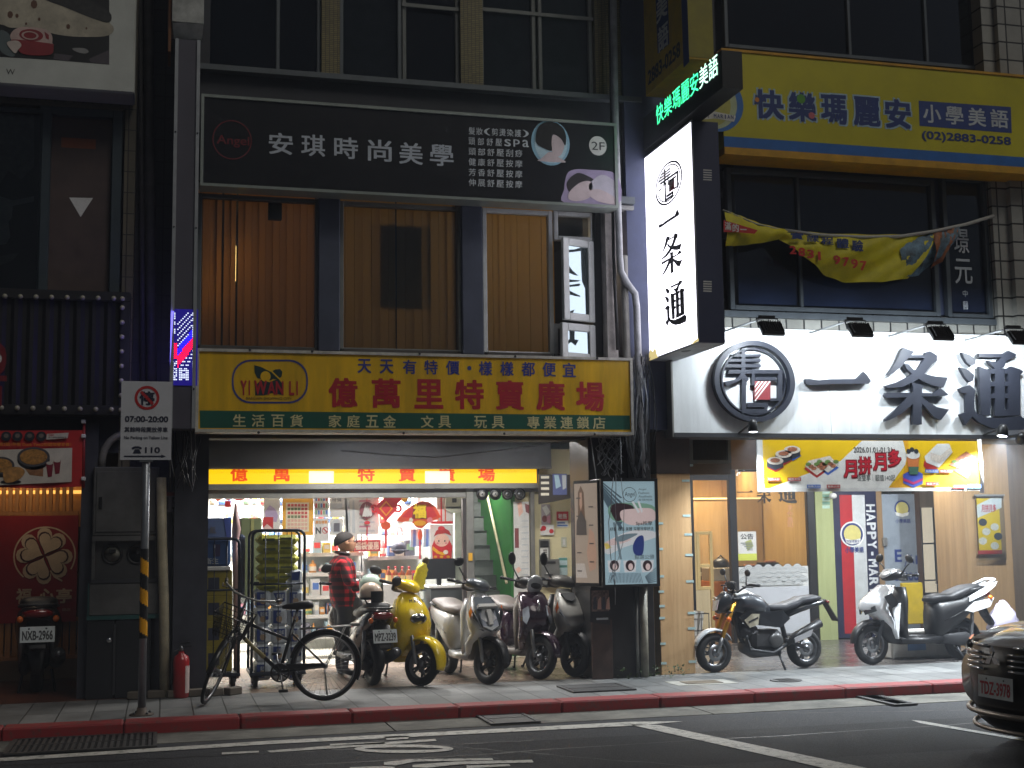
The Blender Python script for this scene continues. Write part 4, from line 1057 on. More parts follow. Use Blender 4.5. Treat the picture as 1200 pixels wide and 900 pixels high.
# projecting yellow sign, top
XS=5.30
Sy=Sheet((XS,0,0),(0,-1,0),(0,0,1))          # faces -X
ps=thing('projecting_sign','tall unlit yellow projecting school sign above the green LED sign','sign',(XS,13.3,6.6))
a1,b0=Sy.uv(757,113);a2,b2=Sy.uv(806,74)
yf,yn=-a1,-a2;zlo=b0
part('case',ps,lambda b:b.box(XS,XS+.3,yn,yf,zlo,10,mat('faded_school_yellow',(214,176,36),.5,var=.15)))
def let(b):
    nv=mat('school_navy');m=lambda L:[(600+x/4,y/4) for x,y in L]
    b.P(Sy,m([(672,-40),(730,-60),(738,205),(684,252)]),nv,1)
    b.P(Sy,m([(792,-60),(820,-80),(832,290),(805,318)]),mat('school_blue_box'),1)
    for ch,r in (('美',(676,-8,730,85)),('語',(684,126,736,226))):
        p=m([(r[0],r[1]+12),(r[2],r[3]-20)]);b.T(Sy,ch,(*p[0],*p[1]),K['wprint'],2,.03)
    u0,v0=Sy.uv(*m([(640,402)])[0]);u1,v1=Sy.uv(*m([(790,236)])[0])
    b.T2(Sy,'2883-0258',(u0,v0,u1,v0+.17),mat('dark_number_print',(60,52,40),.5),2,.03)
part('lettering',ps,let)
part('front_face',ps,lambda b:b.box(XS+.002,XS+.298,yn-.006,yn,zlo+.02,9.98,mat('olive_sign_edge',(150,140,30),.5)))

# LED sign
XE=5.33;Se=Sheet((XE,0,0),(0,-1,0),(0,0,1))
le=thing('led_sign','black projecting LED sign showing glowing green characters','LED sign',(XE,13.2,6.2))
a1,bb1=Se.uv(754,150);a2,bb2=Se.uv(847,100);_,bt=Se.uv(847,55)
yl0,yl1=-a2,-a1;zl0=bb2-.02;zl1=bt-.02
xl1=PX(870,80,yl0)[0]
part('case',le,lambda b:b.box(XE,xl1,yl0,min(yl1,13.86),zl0,zl1,mat('led_case_black',(20,22,24),.4)))
def let(b):
    G1=mat('led_green',(70,255,170),.5,emit=2.6);G2=mat('led_mint',(200,255,230),.5,emit=2.8)
    u0,_=Se.uv(769,128);u1,v1=Se.uv(843,86);_,v2=Se.uv(843,60);n=7
    for i,ch in enumerate('快樂瑪麗安美語'):
        a=u0+(u1-u0)*i/n;c=u0+(u1-u0)*(i+.9)/n
        b.T2(Se,ch,(a,v1+.0,c,v2),G1 if i<5 else G2,2,.004)
part('led_characters',le,let)

# big backlit projecting sign of the sushi shop
XP=5.36;Sj=Sheet((XP,0,0),(0,-1,0),(0,0,1))
vs=thing('projecting_sign','big backlit white projecting sushi sign with vertical black characters','sign',(XP,13.2,3.6))
YN,YFAR,ZB,ZT=12.45,13.87,3.545,5.95
SHIN=mat('backlit_white',(246,244,255),.5,emit=3.4)
SHIN2=mat('backlit_stain',(226,206,140),.6,emit=1.0)
X2=PX(845,250,YN)[0]
part('case',vs,lambda b:(b.box(XP+.012,X2,YN+.005,YFAR,ZB+.01,ZT-.01,mat('navy_sign_case',(52,58,88),.5,var=.12,scale=2)),b.box(XP,XP+.012,YN,YN+.02,ZB,ZT,mat('pale_case_edge')),b.box(XP,XP+.012,YN+.02,YFAR,ZB,ZB+.02,mat('pale_case_edge')),b.box(XP,XP+.012,YN+.02,YFAR,ZT-.02,ZT,mat('pale_case_edge'))))
part('lit_face',vs,lambda b:b.box(XP+.004,XP+.011,YN+.02,YFAR-.002,ZB+.02,ZT-.02,SHIN))
part('underside',vs,lambda b:(b.box(XP+.012,X2,YN+.005,YFAR,ZB,ZB+.009,mat('bounce_lit_underside',(190,196,200),.5,var=.2)),b.El(Sheet((0,0,ZB),(1,0,0),(0,-1,0)),(804,411),(5,1.4),K['dark'],2,16)))  # pale underside colour stands for light bounced from the lit wall sign
# glyph outlines traced stroke by stroke (zoom coordinates of the big wall letters)
zz=lambda L:[(980+x/5.4545,400+y/5.4545) for x,y in L]
G_ONE=[[(940,445),(945,444.8),(956,446.5),(968,445.2),(1000,445),(1004,441),(1008,436.6),(1012,440),(1016.8,447.5),(1014,450.4),(968,451),(956,451.8),(945,452),(941,450)]]
G_TIAO=[zz(p) for p in (
 [(405,45),(480,72),(440,108),(400,160),(340,210),(305,222),(360,140),(388,75)],[(440,93),(548,93),(548,111),(425,111)],
 [(548,76),(575,68),(622,96),(620,130),(590,150),(525,232),(470,264),(400,296),(310,303),(285,290),(370,265),(440,230),(500,180),(538,120)],
 [(410,146),(438,150),(470,185),(530,210),(600,228),(690,236),(660,300),(595,287),(530,260),(470,222),(425,178)],
 [(297,332),(600,336),(640,303),(690,342),(686,351),(300,366),(288,350)],[(460,268),(535,285),(524,310),(522,535),(467,535),(467,300)],
 [(430,358),(468,358),(468,402),(400,462),(340,496),(292,516),(292,500),(360,440),(408,392)],[(522,358),(560,390),(620,425),(696,440),(645,506),(600,490),(555,436),(522,400)])]
G_TONG=[zz(p) for p in (
 [(778,75),(830,92),(868,122),(865,150),(840,163),(812,142),(790,105)],[(765,170),(820,187),(856,220),(850,255),(827,266),(797,230)],
 [(762,305),(830,283),(868,320),(858,345),(858,440),(880,470),(940,490),(1040,492),(1150,480),(1190,510),(1172,568),(1060,570),(960,555),(890,522),(845,484),(800,538),(768,470),(808,455),(805,337),(776,332)],
 [(885,82),(1045,86),(1075,65),(1125,88),(1120,106),(1062,130),(1046,172),(992,184),(940,128),(1000,137),(1032,108),(888,106)],
 [(888,165),(935,183),(962,182),(962,478),(905,478),(890,300)],[(988,180),(1050,178),(1050,478),(988,478)],[(1072,178),(1092,165),(1150,185),(1168,200),(1150,220),(1150,478),(1072,478)],
 [(962,182),(988,182),(988,212),(962,212)],[(962,262),(988,262),(988,292),(962,292)],[(962,338),(988,338),(988,368),(962,368)],[(1050,180),(1072,180),(1072,212),(1050,212)],[(1050,262),(1072,262),(1072,292),(1050,292)],[(1050,338),(1072,338),(1072,368),(1050,368)],[(985,440),(1075,440),(1075,482),(985,482)])]
def put_glyph(b,S,polys,q,m,k,ext=0,bx=None):
    xs=[p[0] for g in polys for p in g];ys=[p[1] for g in polys for p in g]
    x0,x1,y0,y1=bx or (min(xs),max(xs),min(ys),max(ys));a0,b0,a1,b1=q
    for i,g in enumerate(polys):
        o=[(a0+(x-x0)/(x1-x0)*(a1-a0),b1-(y-y0)/(y1-y0)*(b1-b0)) for x,y in g]
        ar=sum(o[j-1][0]*o[j][1]-o[j][0]*o[j-1][1] for j in range(len(o)))
        if ar<0:o=o[::-1]
        vs_=[S.w(a,c,k+.12*i) for a,c in o]
        if ext:b.prism([v+S.n*ext for v in vs_],S.n*(-ext),m)
        else:b.add(vs_,[tuple(range(len(vs_)))],m)
def logo(b,S,f,m,rm,wm,k,ext):
    """round mark: ring, tree-like character and nested square; f maps zoom coordinates to a rectangle on the sheet"""
    bars=[(410,86,596,102),(388,117,596,134),(370,150,596,170),(390,186,735,210),(472,52,496,250),(706,210,732,384),(655,368,706,384),(560,232,692,254),(474,250,500,462),(500,436,634,462),(508,396,640,424),(538,180,556,285),(616,424,636,437)]
    for i,r in enumerate(bars):f(b,[(r[0],r[1]),(r[2],r[1]),(r[2],r[3]),(r[0],r[3])],m,k+.13*i,ext)
    f(b,[(365,262),(440,245),(476,200),(496,215),(460,255),(375,288)],m,k+2,ext);f(b,[(490,215),(520,245),(505,262),(480,240)],m,k+2.2,ext)
    f(b,[(556,258),(656,258),(656,376),(556,376)],rm,k,ext)
    for i in range(4):o=i*30;f(b,[(558+o*.9,300+58-o*1.0+16),(570+o*.9,374-o),(656 if i<3 else 656,288-o*.2+i*26),(656,276-o*.2+i*26)] if i>9 else [(556,290+i*30),(556,300+i*30),(588+i*23 if i<3 else 656,260),(576+i*23 if i<3 else 645,260)],wm,k+1+ext/.002,0)
def let(b):
    m=mat('sign_ink')
    yc=(YN+YFAR)/2;cc=-yc
    def rect(h0,h1,wv,off=0):return (cc-wv/2+off,h0,cc+wv/2+off,h1)
    put_glyph(b,Sj,G_ONE,rect(5.0,5.09,.62),m,1)
    put_glyph(b,Sj,G_TIAO,rect(4.42,4.86,.62,.05),m,1)
    put_glyph(b,Sj,G_TONG,rect(3.82,4.3,.62,.12),m,1)
part('lettering',vs,let)
def lgo(b):
    m=mat('sign_ink');cy=-(YN+YFAR)/2+.02;czv=5.44;ra,rb_=.4,.235
    for ra_,in_ in ((1,.91),(.86,.93)):
        o=[(cy+ra*ra_*math.cos(t*math.pi/22),czv+rb_*ra_*math.sin(t*math.pi/22)) for t in range(44)];i2=[(cy+ra*ra_*in_*math.cos(t*math.pi/22),czv+rb_*ra_*in_*math.sin(t*math.pi/22)) for t in range(44)]
        b.add([Sj.w(*p,1) for p in o+i2],[(i,(i+1) % 44,(i+1) % 44+44,i+44) for i in range(44)],m)
    def f(b,L,mm,k,e):
        o=[(cy+(x-548)/255*ra,czv-(y-260)/260*rb_) for x,y in L]
        ar=sum(o[j-1][0]*o[j][1]-o[j][0]*o[j-1][1] for j in range(len(o)))
        b.add([Sj.w(a+.003*(1 if a>sum(p[0] for p in o)/len(o) else-1),c+.003*(1 if c>sum(p[1] for p in o)/len(o) else-1),k) for a,c in (o if ar>0 else o[::-1])],[tuple(range(len(o)))],mm)
    logo(b,Sj,f,m,mat('sign_red',(170,40,40),.6),K['wprint'],1,0)
part('round_logo',vs,lgo)
def stain(b):
    b.P(Sj,[(760,418),(762,409),(765,412),(768,407),(771,419),(760,423)],SHIN2,.5)
    b.P(Sj,[(811,402.5),(814,399),(818.6,396),(819,399.5),(811,403.5)],SHIN2,.5)
part('water_stain',vs,stain)
Sjf=front(YN+.005)
part('white_label',vs,lambda b:[b.Rc(Sjf,(824,198.5+i*2.8+o,834,200.5+i*2.8+o),K['white'],1) for o in (0,130.5) for i in range(5)])
part('bracket',vs,lambda b:(b.box(XP+.1,X2-.05,YFAR,YFAR+.3,5.3,5.36,K['dark']),b.box(XP+.1,X2-.05,YFAR,YFAR+.3,4.0,4.06,K['dark'])))

# white wall sign with the raised letters
YW=13.72;Sg=front(YW)
ws=thing('shop_sign','huge floodlit white sushi shop sign with raised dark characters','sign',(9,13.9,2.8))
x0=PX(790,508,YW)[0];zb=PX(990,508.5,YW)[1];zt=PX(1000,388,YW)[1]
WS=mat('white_sign_panel',(226,230,232),.45,var=.12,scale=6,stretch=(1,1,.1))
def bd(b):
    xs=[x0,PX(972,450,YW)[0],PX(1095,450,YW)[0],PX(1190,450,YW)[0]+.2,14.4]
    for a,c in zip(xs,xs[1:]):b.box(a+.002,c-.002,YW,YW+.37,zb,zt,WS)
part('panel',ws,bd)
part('edge_trim',ws,lambda b:(b.box(x0,14.4,YW-.012,YW+.38,zb-.05,zb,K['dark']),b.box(x0-.02,x0,YW-.005,YW+.38,zb-.05,zt,K['alu'])))
NV=mat('slate_letter',(36,40,52),.5,var=.1)
for nm,G,k in (('raised_character',G_ONE,12),('raised_character',G_TIAO,12),('raised_character',G_TONG,12)):
    def gl(b):
        for i,g in enumerate(G):
            o=[Sg.uv(*p) for p in g];ar=sum(o[j-1][0]*o[j][1]-o[j][0]*o[j-1][1] for j in range(len(o)))
            v_=[Sg.w(a,c,k+.4*i) for a,c in (o if ar>0 else o[::-1])]
            b.prism([v+Sg.n*.055 for v in v_],Sg.n*(-.055),NV)
    part(nm,ws,gl)
zk=lambda L:[(780+x/5.4545,400+y/5.4545) for x,y in L]
def lgo(b):
    b.El(Sg,zk([(548,260)])[0],(46.5,47.3),NV,6,56,.88,.09);b.El(Sg,zk([(552,260)])[0],(37.5,39),NV,4,48,.955,.05)
    def f(b,L,mm,k,e):b.P(Sg,zk(L),mm,k,e)
    logo(b,Sg,f,NV,mat('sign_brick_red',(130,40,46),.6),K['wprint'],4,.05)
part('round_logo',ws,lgo)

# floodlights over the sign
COOL=(.86,.94,1)
for i,(px,py,lab) in enumerate(((901,385,'black floodlight on a long arm above the round logo of the white sign'),(1005,387,'black floodlight on a long arm above the single bar character of the white sign'),(1100,391,'black floodlight on a long arm above the second character of the white sign'),(1192,396,'black floodlight on a long arm at the right edge above the white sign'))):
    yf=13.05;x,z=PX(px,py,yf);x += .03
    t=thing('floodlight',lab,'floodlight',(x,yf,z),group='floodlights above the white sushi sign')
    rt=Matrix.Rotation(R(52),3,'X')
    part('lamp_head',t,lambda b:(b.obox((x,yf,z),(.27,.2,.05),rt,K['black'],.01),[b.obox(Vector((x,yf,z))+rt@Vector((-.11+.028*j,0,.035)),(.008,.17,.03),rt,K['black']) for j in range(9)]))
    part('glass_plate',t,lambda b:b.obox(Vector((x,yf,z))+rt@Vector((0,.01,-.029)),(.22,.15,.006),rt,mat('flood_glass',(235,245,255),.3,emit=6)))
    part('bracket',t,lambda b:(b.tube([(x-.13,yf+.05,z+.02),(x-.13,yf+.1,z+.13),(x+.13,yf+.1,z+.13),(x+.13,yf+.05,z+.02)],.009,K['dark'],6),b.box(x-.1,x+.1,yf+.09,yf+.12,z+.125,z+.165,K['black'],.004)))
    part('arm',t,lambda b:b.tube([(x-.02,yf+.1,z+.14),(x-.42,YR-.03,z+.02)],.011,mat('galvanised_arm',(170,174,178),.4,.6),8))
    area_light('flood',t,Vector((x,yf,z))+rt@Vector((0,.012,-.04)),(x+.02,YW,z-.8),.24,34,COOL,.16)

# lamps under the sign edge
def under_lamp(px,py,y,tgt,e,lab,ang=100,lit=True,r=.05):
    x,z=PX(px,py,y);t=thing('spot_lamp',lab,'lamp',(x,y,z),group='spot lamps under the white sign')
    d=(Vector(tgt)-Vector((x,y,z))).normalized();p=Vector((x,y,z))
    part('housing',t,lambda b:b.lathe([(r*.6,-.13),(r,-.09),(r*1.1,0),(r*.95,.01)],p,d,K['black'],18))
    part('lens',t,lambda b:b.lathe([(r*.92,.012),(.001,.016)],p,d,mat('spot_lens',(235,242,255),.3,emit=14 if lit else 0),18))
    part('stem',t,lambda b:b.tube([p-d*.1,(x,y+.06,z+.08),(x,YW+.1,zb-.02)],.012,K['dark'],8))
    if lit:spot_light('spot',t,p+d*.05,tgt,e,ang,COOL,.7,.04)
under_lamp(882.5,505,13.35,(6.3,13.2,0),300,'small black spot lamp under the round logo at the left end of the white sign',120,True)
under_lamp(1174.5,510,13.35,(9.0,13.2,0),1050,'bright round spot lamp under the right end of the white sign, shining left',120,True,.06)
under_lamp(1196,517,13.45,(10.75,15.4,1.0),420,'second bright spot lamp at the right edge of the picture below the white sign',110,True,.055)

# sushi offer banner below the sign
YO=13.6;So=front(YO)
ob=thing('offer_banner','yellow and white sushi offer banner hung under the white sign','banner',(8.6,YO,2.2))
xa,zt=PX(890.5,515.5,YO);xb,zb2=PX(1151,573,YO)
part('sheet',ob,lambda b:b.box(xa,xb,YO,YO+.02,zb2,zt,mat('banner_yellow')))
part('hem',ob,lambda b:(b.box(xa-.04,xa+.03,YO-.004,YO+.022,zb2-.02,zt,K['white']),b.box(xa+.03,xb-.03,YO-.004,YO+.022,zb2-.02,zb2+.02,K['white']),b.tube([(xb-.005,YO,zb2-.05),(xb-.005,YO,zt+.02)],.028,K['white'],10)))
def pr(b):
    W=mat('banner_white_print',(232,232,226),.5);rd=mat('banner_crimson');rc=mat('sushi_rice');nr=mat('sushi_nori');sm=mat('sushi_topping');bl=mat('plate_blue',(70,110,200),.5);rp=mat('plate_red')
    b.P(So,[(950,573),(1010,516.5),(1058,516.5),(1064,540),(1040,573)],W,1)
    b.P(So,[(900,573),(985,540),(989,540),(950,573)],W,1.4)
    b.P(So,[(1040,573),(1058,556),(1064,530),(1058,516.5),(1064,516.5),(1070,573)],mat('banner_gold_print',(232,170,24),.5),1.5)
    for i,ch in enumerate('月拼月多'):
        x=988+i*17.3;y=540-i*4.2;b.T(So,ch,(x-.8,y-1.5,x+17,y+21),mat('banner_dark_red',(120,14,30),.5),2,.06);b.T(So,ch,(x,y,x+16,y+19.5),rd,3,.03)
    b.T(So,'2026.01.01-01.31',(1000,524,1045,530.5),K['ink'],2,.01)
    b.T(So,'一盤雙享｜超值140起',(999,556,1049,564),mat('banner_grey_text',(70,80,80),.5),2,.0)
    for cx,cy,p in ((908,540,rp),(918,532,rp),(928,527,bl)):
        b.P(So,[(cx-10,cy+8),(cx+1,cy+13),(cx+11,cy+7),(cx+1,cy+3)],p,2);b.P(So,[(cx-9.5,cy),(cx+9.5,cy),(cx+9.5,cy+7),(cx,cy+11),(cx-9.5,cy+7)],nr,3);b.El(So,(cx,cy),(9.6,4.6),rc,4,20);b.El(So,(cx,cy-.5),(6,2.6),sm,5,12)
    for cx,cy,p in ((955,549,rp),(968,546,bl)):
        b.P(So,[(cx-13,cy),(cx+2,cy+11),(cx+15,cy+2),(cx,cy-6)],p,2);b.P(So,[(cx-12,cy-3),(cx+2,cy+8),(cx+14,cy-1),(cx+4,cy-12),(cx-8,cy-9)],rc,3)
        for k in range(7):b.El(So,(cx-8+k*3.2,cy-5+(k % 3)*2.4),(3.4,2.2),sm if k % 3 else mat('sushi_green'),4,8)
    b.P(So,[(1058,556),(1069,550),(1081,555),(1081,567),(1070,571.5),(1058,566)],mat('box_blue',(70,90,190),.5),3);b.P(So,[(1058,560),(1070,565),(1081,560),(1081,563),(1070,568),(1058,563)],mat('box_magenta',(190,40,110),.5),4)
    b.P(So,[(1062,534),(1077,534),(1075,556),(1065,556)],mat('cup_orange',(220,130,70),.5),5);b.P(So,[(1064,547),(1076,547),(1075,556),(1065,556)],mat('cup_green',(76,120,100),.5),6);b.El(So,(1069.5,533),(8,5),W,6,16)
    for x in (1064,1068,1073):b.El(So,(x,527+x % 3),(2.8,3),nr,7,8)
    b.P(So,[(1083,540),(1096,546),(1100,552),(1090,554),(1082,546)],rp,2);b.P(So,[(1083,535),(1098,520),(1112,520),(1116,530),(1100,548),(1085,542)],W,3);b.P(So,[(1090,530),(1102,534),(1113,524),(1115,530),(1101,543),(1090,538)],rc,4)
    b.P(So,[(1116,551),(1133,561),(1137,555),(1124,547)],rp,2);b.P(So,[(1112,545),(1122,536),(1132,529),(1142,535),(1144,543),(1134,552),(1126,550)],sm,3)
    for k in range(8):b.El(So,(1118+k*3,541+((k*7) % 5)*1.6-k*.5),(3.2,2),rc if k % 2 else mat('sushi_green'),4,8)
    for x,y in ((898,559.5),(922,559.5),(945,568),(968,568),(1083,550),(1100,550),(1084,565),(1116,568),(1133,568)):
        b.Rc(So,(x,y,x+16,y+4.2),mat('tag_red',(170,50,44),.5) if x % 2==0 else mat('tag_blue',(70,110,190),.5),8);b.T(So,'鮪魚大份',(x+1,y+.7,x+15,y+3.6),W,9,.0)
part('print',ob,pr)

# torn yellow banner drooping across the office window
YT=13.95;St=front(YT)
tb=thing('torn_banner','torn yellow school banner sagging across the dark office windows','banner',(8.7,YT,5))
z8=lambda L:[(900+x/4,225+y/4) for x,y in L]
CY=mat('torn_banner_yellow',(226,214,30),.6,var=.2,scale=3)
def drape(b,top,bot,m,amp=.05,n=36,k=8,seed=0):
    pt=lambda L,u:(lambda s:(L[s[0]][0]+(L[s[0]+1][0]-L[s[0]][0])*s[1],L[s[0]][1]+(L[s[0]+1][1]-L[s[0]][1])*s[1]))((min(int(u*(len(L)-1)),len(L)-2),u*(len(L)-1)-min(int(u*(len(L)-1)),len(L)-2)))
    vs_=[]
    for j in range(k+1):
        for i in range(n+1):
            u=i/n;v=j/k;a,c=pt(top,u),pt(bot,u);px,py=a[0]+(c[0]-a[0])*v,a[1]+(c[1]-a[1])*v
            x,z=PX(px,py,YT);vs_.append((x,YT-.05+amp*math.sin(u*9+v*3+seed)*(.2+v)+.35*amp*math.sin(u*31+v*8)-.06*math.sin(math.pi*v),z))
    b.add(vs_,[(j*(n+1)+i,j*(n+1)+i+1,(j+1)*(n+1)+i+1,(j+1)*(n+1)+i) for j in range(k) for i in range(n)],m,True)
T1=[(922,270.5),(960,274),(1010,276),(1050,276),(1080,274),(1100,271)]
B1=[(911,281),(938,303),(965,323),(990,331),(1030,332),(1060,328)]
part('cloth',tb,lambda b:drape(b,T1,B1,CY))
part('left_flap',tb,lambda b:drape(b,[(847,247),(865,254),(890,263),(922,271)],[(847,290),(868,288),(893,286),(911,281)],CY,.03,20,6,2))
part('picture_end',tb,lambda b:drape(b,[(1050,280),(1075,279),(1096,272),(1122,265)],[(1052,327),(1075,324),(1094,306),(1110,292)],mat('banner_photo_blue',(112,146,170),.6,var=.6,scale=7),.04,20,6,1))
part('orange_hem',tb,lambda b:drape(b,[(1090,272),(1105,268),(1122,266)],[(1088,316),(1098,309),(1108,296)],mat('banner_brown_orange',(176,110,70),.6,var=.5,scale=9),.05,12,5,3))
part('rope',tb,lambda b:(b.tube([P3(920,270,13.88),P3(960,275.5,13.88),P3(1010,278,13.88),P3(1055,277,13.88),P3(1095,271,13.88),P3(1132,263,13.9),P3(1164,253,13.98)],.022,mat('white_rope'),8),b.tube([P3(847,246,13.9),P3(885,262,13.88),P3(922,271,13.88)],.012,mat('white_rope'),6)))
Sq=front(13.80)
def let(b):
    for ch,r in (('實',(926,272,942,281)),('課',(945,275,960,284)),('程',(962,277,977,287)),('體',(980,279,995,291)),('驗',(998,281,1012,295))):b.T(Sq,ch,r,mat('school_navy'),0,.03)
    for i,ch in enumerate('2831 9797'):
        x=925+i*10.3
        if ch != ' ':b.T(Sq,ch,(x,288+i*2.2,x+8.5,298+i*2.4),rdn,0,.03)
    b.P(Sq,[(848,258),(862,262),(888,270),(884,274),(862,272),(848,272)],rdn,0)
    for i,ch in enumerate('滿的一'):b.T(Sq,ch,(849+i*9,260+i*2,857+i*9,270+i*2),K['wprint'],1,.03)
rdn=mat('banner_red_print',(206,40,44),.5)
part('lettering',tb,let)
# ================================================================ right arcade: wooden column, sushi shop front, school entrance
OAK=wood('oak_cladding',(176,138,96),(206,172,128),.5,10)
DOAK=wood('dark_oak',(70,52,40),(104,80,62),.55,10)
wc=thing('wooden_column','pale oak clad column with bits of tape along its edges','column',(5.85,YF,0))
xa,xb=PX(772,660,YF)[0],PX(811.5,660,YF)[0];zt=PX(790,555,YF)[1]
part('cladding',wc,lambda b:b.box(xa,xb,YF,YF+.5,0,zt,OAK,.004))
part('dark_top',wc,lambda b:b.box(xa,xb,YF-.01,YF+.5,zt,2.74,mat('brown_top_panel',(88,76,70),.5,var=.2)))
Sc2=front(YF)
for i,(x,y,rgt) in enumerate(((808,545,1),(804,563,1),(805,604,1),(807,626,1),(808,650,1),(809,681,1),(811,718,1),(811,736,1),(812,775,1),(774,613,0),(774,643,0),(775,675,0),(775,693,0),(776,710,0),(776,724,0),(777,754,0),(778,777,0))):
    part('tape_strip',wc,lambda b:b.Rc(Sc2,(x-(5 if rgt else 3.5),y-1,x+(4 if rgt else 3),y+1.6),mat('pale_tape',(176,200,198),.3),1.5,.002))
YG2=17.4
sf=thing('sushi_shop_front','glazed sushi shop front with black frames and a warm timber interior','shop front',(8.1,YG2,0))
BF=mat('black_door_frame',(24,24,26),.4)
def fr(b):
    for px,wd in ((811,.05),(861.5,.055),(954,.07)):X=PX(px,660,YG2)[0];b.box(X-wd,X+wd,YG2,YG2+.09,0,2.72,BF,.006)
    xa,xb=PX(808,560,YG2)[0],PX(957,560,YG2)[0];z=PX(840,558.5,YG2)[1]
    b.box(xa,PX(861.5,560,YG2)[0]-.055,YG2+.005,YG2+.08,z-.05,z+.05,BF);b.box(PX(861.5,560,YG2)[0]+.055,xb,YG2+.005,YG2+.08,2.45,2.55,BF)
    b.box(PX(861.5,560,YG2)[0]+.055,PX(954,660,YG2)[0]-.07,YG2+.005,YG2+.08,.02,.1,BF)
part('frame',sf,fr)
part('door_header',sf,lambda b:b.box(PX(808,560,YG2)[0],PX(861,560,YG2)[0],YG2+.01,YG2+.07,PX(840,552,YG2)[1],2.72,mat('brown_header')))
xg0,xg1=PX(861.5,660,YG2)[0]+.055,PX(954,660,YG2)[0]-.07
pn=part('window_pane',sf,lambda b:b.box(xg0,xg1,YG2+.04,YG2+.046,.1,2.45,K['glass']))
z0,z1,z2=PX(905,772,YG2)[1],PX(905,688,YG2)[1],PX(905,664,YG2)[1]
Sgl=front(YG2+.036)
part('frosted_film',pn,lambda b:b.box(xg0+.01,xg1-.01,YG2+.036,YG2+.0375,.1,z1,mat('frosted_film',(196,200,206),.5,var=.05)))
def wave(b):
    W=mat('film_pale',(206,208,206),.6,var=0);G=mat('film_grey_line',(112,122,128),.6,var=0);b.box(xg0+.01,xg1-.01,YG2+.0372,YG2+.0382,z1,z2,W)
    st=.155;rows=5;hh=(z2-z1)/rows
    for j in range(rows,-1,-1):
        i=0;x=xg0+.09+(st/2 if j % 2 else 0)
        while x<xg1-.08:
            for q,(r,m) in enumerate(((.074,G),(.066,W),(.05,G),(.042,W),(.026,G),(.018,W))):
                pts_=[(x+r*math.cos(R(a)),z1+(j-.6)*hh+r*1.0*math.sin(R(a))) for a in range(0,181,20)]
                if all(z1-.004<p[1]+.03 for p in pts_[:1]):b.add([Vector((p[0],YG2+.035-.0006*((rows-j)*6+q),max(p[1],z1))) for p in pts_],[tuple(range(len(pts_)))],m)
            x += st
part('wave_strip',pn,wave)
def gl(b):
    m=mat('glass_letter_black',(30,24,20),.5)
    put_glyph(b,Sgl,G_ONE,(*Sgl.uv(863,577.5),*Sgl.uv(882,574.5)),m,4);put_glyph(b,Sgl,G_TIAO,(*Sgl.uv(887,590),*Sgl.uv(903,566)),m,4);put_glyph(b,Sgl,G_TONG,(*Sgl.uv(912,590),*Sgl.uv(933,566)),m,4)
    for i,y in enumerate((592,599,606,612)):b.T(Sgl,'手作壽司'[i],(922,y,929,y+6),mat('glass_letter_pink',(196,140,110),.5),4,.0)
part('glass_lettering',pn,gl)
tag(part('notice_poster',None,lambda b:(b.Rc(front(YG2+.03),(864.5,623,887,656.5),K['white'],0),b.Rc(front(YG2+.03),(865,649,887,656.5),mat('poster_lime',(206,214,90),.6),1),b.T(front(YG2+.03),'公告',(867.5,625.5,883,632),K['ink'],1,.02),b.P(front(YG2+.03),[(873,635),(880,632),(883,640),(876,646)],mat('poster_olive',(170,176,100),.6),1),[b.Rc(front(YG2+.03),(868+2*i,636+i*2,882,636.8+i*2),mat('poster_text',(120,126,130),.6),2) for i in range(5)])),'white and lime notice sheet stuck on the sushi shop window','poster')
# interior
BWO=wood('warm_wall_timber',(176,136,78),(206,168,108),.5,8)
def inn(b):
    b.box(5.8,9.5,21.0,21.1,0,2.72,BWO);b.box(5.8,5.9,YG2,21,0,2.72,BWO);b.box(9.4,9.5,YG2+.12,21,0,2.72,BWO)
part('interior_wall',sf,inn)
part('interior_floor',sf,lambda b:b.box(5.9,9.4,YG2+.0,21,-.1,.004,mat('dark_wood_floor',(110,84,62),.4)))
part('panel_wall',sf,lambda b:b.box(PX(812,600,19.4)[0],PX(893,600,19.4)[0],19.4,19.5,0,PX(893,583,19.4)[1],wood('olive_timber',(150,118,74),(182,148,98),.5,8)))
part('light_ledge',sf,lambda b:b.box(PX(812,600,19.4)[0],PX(893,600,19.4)[0],19.36,19.398,PX(893,583,19.4)[1]-.025,PX(893,583,19.4)[1],mat('warm_led',(255,226,160),.5,emit=1.6)))
ct=thing('counter','long sushi counter with trays behind the shop window','counter',(8.7,19,0))
part('body',ct,lambda b:b.box(8.0,9.35,18.6,19.1,0,.92,DOAK));part('worktop',ct,lambda b:b.box(7.96,9.38,18.55,19.15,.92,.97,K['offw']))
for i,x in enumerate((8.15,8.45,8.8,9.15)):tag(part('sushi_tray',None,lambda b:(b.box(x-.12,x+.12,18.65,18.95,.97,1.0+.05*(i % 2+1),K['black'],.006),[b.ball((x-.08+.04*j,18.72,1.06+.05*(i % 2)),.022,mat('sushi_topping'),n=8,q=6) for j in range(5)])),'black tray of sushi on the counter behind the shop window','tray','black trays on the sushi counter')
